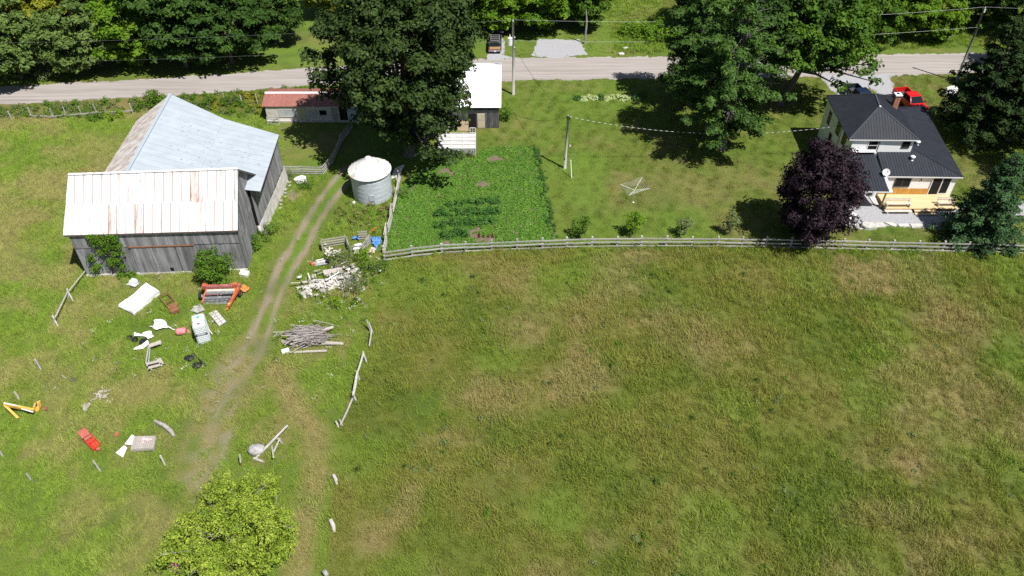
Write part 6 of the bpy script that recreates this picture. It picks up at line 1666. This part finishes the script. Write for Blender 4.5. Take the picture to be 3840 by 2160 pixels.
m_lampred = M('tail_lamp', (.35, .02, .02), rough=.2); m_lampw = M('head_lamp', (.6, .62, .63), rough=.15)
def frustum(b0, b1, z0, t0, t1, z1, wb, wt):
    """cab block: bottom y-range b0..b1 half width wb, top t0..t1 half width wt"""
    return [Vector(v) for v in ((-wb, b0, z0), (wb, b0, z0), (wb, b1, z0), (-wb, b1, z0), (-wt, t0, z1), (wt, t0, z1), (wt, t1, z1), (-wt, t1, z1))]
FQ = [(0, 3, 2, 1), (4, 5, 6, 7), (0, 1, 5, 4), (1, 2, 6, 5), (2, 3, 7, 6), (3, 0, 4, 7)]
def pane_on(v, quad, ins, off, name, mat, t, split=None):
    a, b_, c, d = [v[i] for i in quad]; n = (b_-a).cross(d-a).normalized()
    def uv(x, y): return a.lerp(b_, x).lerp(d.lerp(c, x), y)+n*off
    for (x0, x1) in (split or ((ins, 1-ins),)):
        MB().add([uv(x0, ins*1.3), uv(x1, ins*1.3), uv(x1, 1-ins*1.1), uv(x0, 1-ins*1.1)], [(0, 1, 2, 3)]).build(name, mat, t)
m_carglass = glassmat('car_glass', (.012, .018, .022), .05)
def pickup(loc, heading, paint, label, liner):
    t = thing('pickup_truck', label, 'pickup truck', loc); t.rotation_euler = (0, 0, heading); ORG[t.name] = Vector((0, 0, 0))
    W = .97
    prof = arch_profile(-.75, 2.72, .42, 1, [1.68], .38, [(2.76, .6), (2.74, .98), (2.6, 1.08), (1.45, 1.2), (-.75, 1.22)])
    bevel(MB().prism([Vector((-W, y, z)) for y, z in prof], (2*W, 0, 0)).build('front_body', paint, t), .06)
    v = frustum(-.72, 1.5, 1.18, -.55, .72, 1.82, .93, .74)
    bevel(MB().add(v, FQ).build('cab', paint, t), .05)
    pane_on(v, (2, 3, 7, 6), .05, .012, 'windshield', m_carglass, t); pane_on(v, (0, 1, 5, 4), .07, .012, 'rear_window', m_carglass, t)
    pane_on(v, (1, 2, 6, 5), .06, .012, 'side_window', m_carglass, t, ((.08, .42), (.47, .9))); pane_on(v, (3, 0, 4, 7), .06, .012, 'side_window', m_carglass, t, ((.1, .53), (.58, .92)))
    for s_ in (-1, 1):
        pr_ = arch_profile(-2.7, -.78, .48, 1, [-1.75], .38, [(-.78, 1.24), (-2.7, 1.24)])
        bevel(MB().prism([Vector((s_*W, y, z)) for y, z in pr_], (-s_*.12, 0, 0)).build('bed_side', paint, t), .03)
        MB().box((s_*(W+.16), 1.18, 1.25), (.2, .12, .17)).build('mirror', m_trimblk, t)
        MB().box((s_*.72, 2.74, .86), (.34, .08, .2)).build('headlight', m_lampw, t); MB().box((s_*.88, -2.72, .95), (.14, .05, .34)).build('tail_light', m_lampred, t)
        for y in (1.68, -1.75): wheel(t, s_*.83, y, .38)
    MB().box((0, -1.74, .62), (1.72, 1.92, .06)).build('bed_floor', liner, t)
    MB().box((0, -2.68, .92), (1.72, .07, .64)).build('tailgate', paint, t); MB().box((0, -.82, .95), (1.72, .06, .6)).build('bed_front', liner, t)
    MB().box((0, 2.76, .84), (1.0, .06, .24)).build('grille', m_trimblk, t); MB().box((0, 2.82, .52), (1.9, .16, .2)).build('front_bumper', m_trimblk, t); MB().box((0, -2.8, .52), (1.8, .14, .18)).build('rear_bumper', m_steel, t)
    MB().box((0, 0, .46), (1.7, 4.9, .16)).build('chassis', m_trimblk, t)
m_redcar = M('red_car_paint', (.62, .012, .014), rough=.25, spec=.5); m_bluecar = M('navy_car_paint', (.012, .018, .05), rough=.25, spec=.5)
m_liner = M('bed_liner', (.045, .05, .055), (.07, .075, .08), sc=4)
rc = S(3429, 351, 1.82); pickup(Vector((rc.x-.12, rc.y+.1, 0)), math.radians(188), m_redcar, 'bright red pickup truck parked on the grass beyond the house', m_liner)
bc = S(3240, 337, 1.82); pickup(Vector((bc.x-.1, bc.y+.1, 0)), math.radians(190), m_bluecar, 'dark navy pickup truck on the gravel drive behind the house', m_liner)
# old wood-panelled wagon seen from behind
m_tanwood = M('tan_wood_panel', (.46, .30, .12), (.58, .42, .20), sc=3, rough=.4, st=(1, 1, 6)); m_wagon = M('dark_brown_paint', (.03, .025, .028), rough=.3, spec=.5)
wl = D(1245.5, 136)
t = thing('wood_panelled_car', 'old dark estate car with tan wood-panelled tailgate across the road', 'car', wl+Vector((0, 2.2, 0))); ORG[t.name] = Vector((0, 0, 0))
W = .9
prof = arch_profile(-2.1, 2.1, .38, 1, [1.3, -1.25][::-1], .35, [(2.14, .6), (2.1, .92), (.95, 1.02), (-2.1, 1.05), (-2.14, .6)])
bevel(MB().prism([Vector((-W, y, z)) for y, z in prof], (2*W, 0, 0)).build('body', m_wagon, t), .05)
v = frustum(-2.08, 1.0, 1.02, -1.72, .45, 1.6, .86, .68)
bevel(MB().add(v, FQ).build('cabin', m_wagon, t), .04)
pane_on(v, (0, 1, 5, 4), .07, .012, 'rear_window', m_carglass, t); pane_on(v, (2, 3, 7, 6), .06, .012, 'windshield', m_carglass, t)
pane_on(v, (1, 2, 6, 5), .06, .012, 'side_window', m_carglass, t, ((.05, .3), (.34, .58), (.62, .9))); pane_on(v, (3, 0, 4, 7), .06, .012, 'side_window', m_carglass, t, ((.1, .38), (.42, .66), (.7, .95)))
MB().box((0, -2.15, .86), (1.5, .03, .34)).build('wood_tailgate', m_tanwood, t)
for s_ in (-1, 1):
    MB().box((s_*.905, -.1, .82), (.02, 3.6, .3)).build('wood_side_panel', m_tanwood, t); MB().box((s_*.83, -2.15, .82), (.12, .04, .3)).build('tail_light', m_lampred, t)
    MB().beam((s_*.6, -1.6, 1.68), (s_*.6, .3, 1.68), .04, .04).build('roof_rail', m_alu, t)
    MB().box((s_*1.0, .75, 1.12), (.16, .1, .14)).build('mirror', m_trimblk, t)
    for y in (1.3, -1.25): wheel(t, s_*.78, y, .35)
for y in (-1.6, -1.0, -.4, .25): MB().beam((-.6, y, 1.70), (.6, y, 1.70), .04, .03).build('roof_bar', m_alu, t)
MB().box((0, -2.24, .5), (1.76, .16, .2)).build('rear_bumper', M('bumper_grey', (.28, .22, .25), rough=.4), t); MB().box((0, -2.33, .46), (.32, .02, .15)).build('licence_plate', m_whitepaint, t)
MB().box((0, 2.18, .5), (1.76, .14, .18)).build('front_bumper', m_alu, t); MB().box((0, 0, .42), (1.6, 3.8, .14)).build('chassis', m_trimblk, t)
# dark car in the shade behind it
t = thing('parked_car', 'dark car in the tree shade behind the wood-panelled one', 'car', D(1252, 92)+Vector((0, 2.2, 0))); ORG[t.name] = Vector((0, 0, 0))
prof = arch_profile(-2.2, 2.2, .32, 1, [-1.3, 1.35], .33, [(2.24, .55), (2.2, .75), (1.0, .9), (-1.7, .95), (-2.2, .92), (-2.24, .55)])
bevel(MB().prism([Vector((-.88, y, z)) for y, z in prof], (1.76, 0, 0)).build('body', m_wagon, t), .06)
v = frustum(-1.7, 1.1, .9, -1.1, .4, 1.42, .82, .62); bevel(MB().add(v, FQ).build('cabin', m_wagon, t), .05)
pane_on(v, (0, 1, 5, 4), .07, .012, 'rear_window', m_carglass, t); pane_on(v, (2, 3, 7, 6), .06, .012, 'windshield', m_carglass, t)
for q_ in ((1, 2, 6, 5), (3, 0, 4, 7)): pane_on(v, q_, .06, .012, 'side_window', m_carglass, t, ((.1, .48), (.52, .9)))
for s_ in (-1, 1):
    MB().box((s_*.7, -2.24, .72), (.3, .05, .14)).build('tail_light', m_lampw, t)
    for y in (1.35, -1.3): wheel(t, s_*.76, y, .33)
MB().box((0, -2.27, .42), (1.7, .1, .16)).build('rear_bumper', m_trimblk, t)

# ------------------------------------------------------------------ grass, weeds and crops (too many to count)
def blade_mesh(name, n, spread, h, w, rng, mat, lean=.35, gauss=True, wind=None):
    p = rng.normal(size=(n, 2))*spread*.5 if gauss else (rng.random((n, 2))-.5)*2*spread
    a = rng.random(n)*2*np.pi; hh = h*(.45+.75*rng.random(n)); l = lean*hh*(.3+rng.random(n))
    la = rng.random(n)*2*np.pi if wind is None else wind+rng.normal(size=n)*.9
    dx, dy = np.cos(a)*w*.5, np.sin(a)*w*.5
    z = np.zeros(n)
    A = np.stack([p[:, 0]-dx, p[:, 1]-dy, z], 1); B = np.stack([p[:, 0]+dx, p[:, 1]+dy, z], 1)
    m0 = np.stack([p[:, 0]+np.cos(la)*l*.35, p[:, 1]+np.sin(la)*l*.35, hh*.6], 1)
    C = m0+np.stack([dx, dy, z], 1)*.8; E_ = m0-np.stack([dx, dy, z], 1)*.8
    T = np.stack([p[:, 0]+np.cos(la)*l, p[:, 1]+np.sin(la)*l, hh], 1)
    V = np.stack([A, B, C, E_, T], 1).reshape(-1, 3); k = np.arange(n)*5
    F = np.vstack([np.stack([k, k+1, k+2, k+3], 1), np.stack([k+3, k+2, k+4, k+4], 1)])
    me = bpy.data.meshes.new(name)
    me.from_pydata([tuple(v) for v in V], [], [tuple(f[:4]) if f[2] != f[3] else tuple(f[:3]) for f in F.tolist()])
    me.materials.append(mat)
    return me
def leafy_mesh(name, n, R, H, half, mat, rng, flat=1.0):
    d = unit(rng, n); d[:, 2] = np.abs(d[:, 2])
    P = d*np.array([R, R, H])*(.55+.45*rng.random((n, 1)))
    return leaf_mesh(name, P, d+np.array([0, 0, .6])+rng.normal(size=(n, 3))*.4, half, .6, rng, mat)

def scatter(name, label, pts, rot, scl, idx_, meshes, cat=None, extra=None):
    """one object of points that carries a tuft on each: geometry nodes"""
    coll = bpy.data.collections.new(name+'_tufts')
    for k, m_ in enumerate(meshes):
        o = bpy.data.objects.new('%s_tuft_%02d' % (name, k), m_); coll.objects.link(o)
    me = bpy.data.meshes.new(name)
    me.vertices.add(len(pts)); me.vertices.foreach_set('co', np.asarray(pts, np.float32).ravel())
    for nme, a, ty in (('rot', rot, 'FLOAT'), ('scl', scl, 'FLOAT')):
        at = me.attributes.new(nme, ty, 'POINT'); at.data.foreach_set('value', np.asarray(a, np.float32))
    for nme, a in (extra or {}).items():
        at = me.attributes.new(nme, 'FLOAT', 'POINT'); at.data.foreach_set('value', np.asarray(a, np.float32))
    at = me.attributes.new('pick', 'INT', 'POINT'); at.data.foreach_set('value', np.asarray(idx_, np.int32))
    o = bpy.data.objects.new(name, me); COL.objects.link(o)
    ng = bpy.data.node_groups.new(name+'_scatter', 'GeometryNodeTree')
    ng.interface.new_socket('Geometry', in_out='INPUT', socket_type='NodeSocketGeometry')
    ng.interface.new_socket('Geometry', in_out='OUTPUT', socket_type='NodeSocketGeometry')
    N, L = ng.nodes, ng.links
    gi = N.new('NodeGroupInput'); go = N.new('NodeGroupOutput')
    ci = N.new('GeometryNodeCollectionInfo'); ci.inputs['Collection'].default_value = coll
    ci.inputs['Separate Children'].default_value = True; ci.inputs['Reset Children'].default_value = True
    ip = N.new('GeometryNodeInstanceOnPoints'); ip.inputs['Pick Instance'].default_value = True
    def na(n_, t):
        q = N.new('GeometryNodeInputNamedAttribute'); q.data_type = t; q.inputs['Name'].default_value = n_; return q.outputs['Attribute']
    cx = N.new('ShaderNodeCombineXYZ'); L.new(na('rot', 'FLOAT'), cx.inputs[2])
    L.new(gi.outputs[0], ip.inputs['Points']); L.new(ci.outputs[0], ip.inputs['Instance']); L.new(na('pick', 'INT'), ip.inputs['Instance Index'])
    L.new(cx.outputs[0], ip.inputs['Rotation']); L.new(na('scl', 'FLOAT'), ip.inputs['Scale'])
    L.new(ip.outputs[0], go.inputs[0])
    md = o.modifiers.new('scatter', 'NODES'); md.node_group = ng
    return tag(o, label, cat, None, 'stuff')
def sample(poly, dens, rng):
    xs = [p[0] for p in poly]; ys = [p[1] for p in poly]
    A = (max(xs)-min(xs))*(max(ys)-min(ys)); n = int(A*dens)
    x = min(xs)+rng.random(n)*(max(xs)-min(xs)); y = min(ys)+rng.random(n)*(max(ys)-min(ys))
    k = in_poly(x, y, poly); return x[k], y[k]
def keep_clear(x, y, circles, polys=()):
    ok = np.ones(len(x), bool)
    for c in circles: ok &= np.hypot(x-c[0], y-c[1]) > c[2]
    for p in polys: ok &= ~in_poly(x, y, p)
    return ok
rg = np.random.default_rng(77)
BARNFOOT = [bp(-.2, -.1, 0), bp(BL_+.2, -.1, 0), (-24.6, 63.3), (-24.5, 73.6), (-40.3, 76), (-40.3, 64), bp(-.2, 6, 0)]
FIELD = [D(-120, 1700), D(-120, 300), D(200, 300), D(440, 280), D(700, 300), D(720, 440), D(830, 440), D(880, 415), D(1005, 440), D(968, 640), D(1112, 632), D(1365, 624), D(1612, 618), D(1864, 620), D(2117, 624), D(2368, 630), D(2700, 640), D(2750, 1700)]
fx, fy = sample(FIELD, 6.2, rg)
ok = keep_clear(fx, fy, EXCL, [BARNFOOT])
rutd = np.minimum(seg_dist(fx, fy, RUT_L), seg_dist(fx, fy, RUT_R))
ok &= rutd > .42
ok &= ~((seg_dist(fx, fy, WORN) < 1.9) & (rg.random(len(fx)) < .8))
ok &= np.hypot(fx-gc.x, fy-gc.y) > GR
fx, fy = fx[ok], fy[ok]
yard = in_poly(fx, fy, YARD)
lenf = .6+.55*vnoise(fx, fy, 3.0, 91)*(.5+vnoise(fx, fy, .9, 92))
def at_grid(a, x, y):
    i = np.clip(np.round((y-gy[0])/.4).astype(int), 0, ny-1); j = np.clip(np.round((x-gx[0])/.4).astype(int), 0, nx-1); return a[i, j]
def put(sel, name, label, mats, hh, smin=.7, smax=1.25, nb=46, w=.03, spread=.42):
    ms = [blade_mesh(name+'_m%d' % k, nb, spread, hh*(.8+.12*k), w, np.random.default_rng(200+k), mats, .75, True, 0.0) for k in range(4)]
    x, y = fx[sel], fy[sel]; n = len(x)
    scatter(name, label, np.stack([x, y, np.zeros(n)], 1), rg.normal(size=n)*.8+2.2, lenf[sel]*(smin+(smax-smin)*rg.random(n)), rg.integers(0, 4, n), ms, 'grass', {'dryv': at_grid(dry, x, y)*(.6 if name == 'meadow_grass' else .85), 'lushv': at_grid(lush, x, y)*.9})
put(~yard, 'meadow_grass', 'long olive-brown meadow grass covering the big field', m_fieldblade, .40)
near_track = np.minimum(np.minimum(seg_dist(fx, fy, RUT_L), seg_dist(fx, fy, RUT_R)), 9)
lenf = lenf*np.where(near_track < 1.2, .45, 1.0)
put(yard, 'yard_grass', 'long green grass growing round the barn and junk', m_yardblade, .36)
# weeds on the road verge
lm_gold = leafmat('goldenrod', (.20, .23, .022), (.36, .33, .03), .25, 1.0)
vx, vy = [], []
V1 = [D(-100, 300), D(-100, 272), D(200, 258), D(430, 244), D(600, 233), D(790, 218), D(880, 214), D(880, 250), D(665, 262), D(640, 300), D(430, 272), D(240, 300)]
vx, vy = sample(V1, 2.4, rg); n = len(vx)
okv = keep_clear(vx, vy, [], [BARNFOOT]); vx, vy = vx[okv], vy[okv]; n = len(vx)
gold = (vx > -38) & (vnoise(vx, vy, 2.5, 95) > .35)
ms = [leafy_mesh('weed_m%d' % k, 60, .38, .75, .09, [lm_vine, lm_sage, lm_gold, lm_gold][k], np.random.default_rng(300+k)) for k in range(4)]
pick = np.where(gold, rg.integers(2, 4, n), rg.integers(0, 2, n)); pick = np.where(rg.random(n) < .3, rg.integers(0, 2, n), pick)
scatter('roadside_weeds', 'tall weeds and goldenrod along the near road edge', np.stack([vx, vy, np.zeros(n)], 1), rg.random(n)*6.28, .5+.7*rg.random(n), pick, ms, 'weeds')
# pale weeds round the grain bin and the junk piles
W1 = [z8(600, 390), z8(1000, 380), z8(1020, 480), z8(960, 640), z8(880, 640), z8(600, 660), z8(480, 640), z8(520, 480)]
W2 = [z8(330, 880), z8(950, 900), z8(960, 1250), z8(800, 1400), z8(250, 1330), z8(180, 1240)]
wx_, wy_ = sample(W1, 3.2, rg); wx2, wy2 = sample(W2, 1.3, rg)
wx_ = np.concatenate([wx_, wx2]); wy_ = np.concatenate([wy_, wy2]); okw = keep_clear(wx_, wy_, EXCL); wx_, wy_ = wx_[okw], wy_[okw]; n = len(wx_)
lm_straw = leafmat('straw_weeds', (.20, .19, .06), (.30, .26, .10), .2, 1.0)
ms = [leafy_mesh('tall_weed_m%d' % k, 44, .3, .7, .07, [lm_sage, lm_straw, lm_straw, lm_vine][k], np.random.default_rng(320+k)) for k in range(4)]
scatter('tall_weeds', 'pale straw-coloured weeds below the grain bin and round the junk', np.stack([wx_, wy_, np.zeros(n)], 1), rg.random(n)*6.28, .5+.6*rg.random(n), rg.integers(0, 4, n), ms, 'weeds')
# tufts along the rail fence and the lawn edges
ex, ey = [], []
for a, b_ in zip(FENCE_PTS[:-1], FENCE_PTS[1:]):
    for k in range(14):
        t = rg.random(); p = a.lerp(b_, t); ex.append(p.x+rg.normal()*.12); ey.append(p.y-.15+rg.normal()*.28)
ex, ey = np.array(ex), np.array(ey); n = len(ex)
ms = [leafy_mesh('fence_weed_m%d' % k, 40, .3, .45, .07, [lm_vine, lm_sage, lm_vine, lm_lime][k], np.random.default_rng(340+k)) for k in range(4)]
scatter('fence_weeds', 'green weeds growing along the foot of the rail fence', np.stack([ex, ey, np.zeros(n)], 1), rg.random(n)*6.28, .4+.6*rg.random(n), np.minimum(rg.integers(0, 9, n)//2, 3), ms, 'weeds')
# vegetable garden: low bean-like cover, with a taller dark block
cx_, cy_ = sample(GARDEN, 26, rg)
bare = [(z9(240, 325), 1.3), (z9(680, 480), 1.2), (z9(830, 180), 1.5), (z9(760, 1090), 2.2), (z9(220, 1170), 1.1), (z9(600, 1020), 1.0), (z9(390, 205), 1.0), (z9(1120, 540), .8)]
okc = np.ones(len(cx_), bool)
for c, r in bare: okc &= np.hypot((cx_-c.x)/1.5, cy_-c.y)/r + (vnoise(cx_, cy_, .8, 96)-.5)*.8 > .42
okc &= keep_clear(cx_, cy_, EXCL)
cx_, cy_ = cx_[okc], cy_[okc]; n = len(cx_)
lm_bean = leafmat('bean_leaves', (.125, .275, .038), (.190, .355, .056), .22, .9)
ms = [leafy_mesh('bean_m%d' % k, 40, .28, .2, .065, lm_bean, np.random.default_rng(360+k)) for k in range(4)]
scatter('bean_plants', 'dense low green crop filling the vegetable garden', np.stack([cx_, cy_, np.zeros(n)], 1), rg.random(n)*6.28, .6+.7*rg.random(n), rg.integers(0, 4, n), ms, 'crop')
lm_potato = leafmat('potato_leaves', (.055, .150, .030), (.095, .215, .044), .2, .8)
TALL = [z9(120, 760), z9(330, 700), z9(860, 640), z9(860, 920), z9(500, 1010), z9(480, 1110), z9(150, 1130), z9(90, 960)]
px_, py_ = sample(TALL, 9, rg); n = len(px_)
rowp = np.abs(((py_ - .06*px_)/1.9) % 1.0 - .5) < .30
px_, py_ = px_[rowp], py_[rowp]; n = len(px_)
ms = [leafy_mesh('potato_m%d' % k, 60, .36, .85, .08, lm_potato, np.random.default_rng(380+k)) for k in range(3)]
scatter('potato_rows', 'rows of taller dark green plants in the garden', np.stack([px_, py_, np.zeros(n)], 1), rg.random(n)*6.28, .7+.5*rg.random(n), rg.integers(0, 3, n), ms, 'crop')
# dark grassy strip at the garden edge
gx_, gy_ = [], []
for a, b_ in zip(*(lambda q: (q[:-1], q[1:]))([D(1342, 372), D(1352, 400), D(1366, 460), D(1382, 540), D(1394, 600)])):
    for k in range(26):
        p = a.lerp(b_, rg.random()); gx_.append(p.x+rg.normal()*.22); gy_.append(p.y+rg.normal()*.2)
gx_, gy_ = np.array(gx_), np.array(gy_); n = len(gx_)
scatter('garden_edge_grass', 'dark strip of long grass along the garden edge', np.stack([gx_, gy_, np.zeros(n)], 1), rg.random(n)*6.28, .45+.35*rg.random(n), rg.integers(0, 3, n), ms, 'grass')

# rough grass beyond the road
B1 = [D(-150, 205), D(150, 192), D(330, 178), D(760, 120), D(770, -40), D(-150, -40)]
B2 = [D(1480, 138), D(1480, -60), D(2700, -60), D(2700, 118), D(2300, 122), D(1700, 134)]
bx_, by_ = sample(B2, 2.6, rg)
PAD = [D(1338, 141), D(1345, 115), D(1355, 100), D(1460, 100), D(1474, 138), D(1400, 147)]
ex_, ey_ = sample([D(1265, 144), D(1265, 92), D(1490, 92), D(1490, 141)], 2.6, rg); kk = ~in_poly(ex_+rg.normal(size=len(ex_))*.35, ey_+rg.normal(size=len(ex_))*.35, PAD)
sx_, sy_ = sample([D(0, 219), D(0, 205), D(300, 193), D(520, 180), D(760, 163), D(762, 173), D(520, 191), D(300, 204)], 1.2, rg)
bx_ = np.concatenate([bx_, ex_[kk], sx_]); by_ = np.concatenate([by_, ey_[kk], sy_]); n = len(bx_)
ms = [blade_mesh('verge_m%d' % k, 60, .5, .45, .045, np.random.default_rng(400+k), m_yardblade, .55) for k in range(3)]
scatter('verge_grass', 'tall yellow-green grass on the far side of the road', np.stack([bx_, by_, np.zeros(n)], 1), rg.random(n)*6.28, np.where((bx_ < 14.5), .32, .5+.7*rg.random(n)), rg.integers(0, 3, n), ms, 'grass', {'dryv': .45*sm(vnoise(bx_, by_, 3.5, 97), .45, .75), 'lushv': .9*sm(vnoise(bx_, by_, 4.5, 98), .2, .7)})

# broadleaf weeds dotted through the meadow, and white wildflowers round the junk
wx3, wy3 = sample([D(900, 680), D(2600, 660), D(2650, 1500), D(850, 1500)], .11, rg); n = len(wx3)
ms = [leafy_mesh('meadow_weed_m%d' % k, 46, .34, .42, .075, [lm_sage, lm_darkg, lm_vine][k], np.random.default_rng(420+k)) for k in range(3)]
scatter('meadow_weeds', 'dark broadleaf weeds dotted through the meadow', np.stack([wx3, wy3, np.zeros(n)], 1), rg.random(n)*6.28, .4+.7*rg.random(n), np.minimum(rg.integers(0, 6, n)//2, 2), ms, 'weeds')
wx4, wy4 = sample(YARD, .12, rg); k_ = (wy4 > 40) & (wy4 < 66) & (wx4 > -38); wx4, wy4 = wx4[k_], wy4[k_]
wx5, wy5 = sample(W2, 1.0, rg); wx4 = np.concatenate([wx4, wx5]); wy4 = np.concatenate([wy4, wy5]); n = len(wx4)
lm_white = leafmat('white_flower', (.62, .62, .54), (.74, .74, .68), .1, 2, .1)
fl = np.random.default_rng(430)
ms = [leaf_mesh('flower_m', np.stack([fl.normal(size=9)*.09, fl.normal(size=9)*.09, .5+.08*fl.random(9)], 1), fl.normal(size=(9, 3))*.3+np.array([0, 0, 1]), .035, .9, fl, lm_white)]
scatter('wildflowers', 'small white wildflower heads around the rubble and junk', np.stack([wx4, wy4, np.zeros(n)], 1), rg.random(n)*6.28, .7+.5*rg.random(n), np.zeros(n, int), ms, 'flowers')

# short mown grass on the lawn, blades laid in alternate mowing stripes
lx, ly = sample(LAWN, 4.2, rg)
hpoly = [(35.9, 67.3), (39, 67.3), (39, 66.8), (47.2, 66.8), (47.2, 69.5), (49.2, 85), (36, 85)]
okl = keep_clear(lx, ly, [(p.x, p.y, .3) for p in (p2b, c0)], [hpoly, [zd(60, 480), zd(820, 330), zd(1900, 640), zd(2700, 560), zd(3400, 500), zd(3400, 760), zd(2500, 860), zd(1850, 1010), zd(180, 1000), zd(20, 900)], [D(2068, 200), D(2076, 188), D(2250, 185), D(2240, 205), D(2262, 240), D(2225, 245), D(2185, 215), D(2195, 250), D(2120, 255), D(2090, 225)]])
lx, ly = lx[okl], ly[okl]; n = len(lx)
stripe = np.sin((lx*.93-ly*.36)*2*np.pi/1.7 + 1.5*vnoise(lx, ly, 6, 110)) > 0
ms = [blade_mesh('lawn_m%d' % k, 90, .5, .085, .026, np.random.default_rng(440+k), m_lawnblade, 1.1, True, 0.0) for k in range(4)]
scatter('lawn_grass', 'short mown grass blades of the house lawn', np.stack([lx, ly, np.full(n, .01)], 1), np.where(stripe, 1.2, 4.3)+rg.normal(size=n)*.5, .7+.6*rg.random(n), rg.integers(0, 4, n), ms, 'grass',
        {'dryv': np.clip(.75*lawn_dry(lx, ly)+.10*stripe, 0, 1), 'lushv': .6*lawn_lush(lx, ly)})
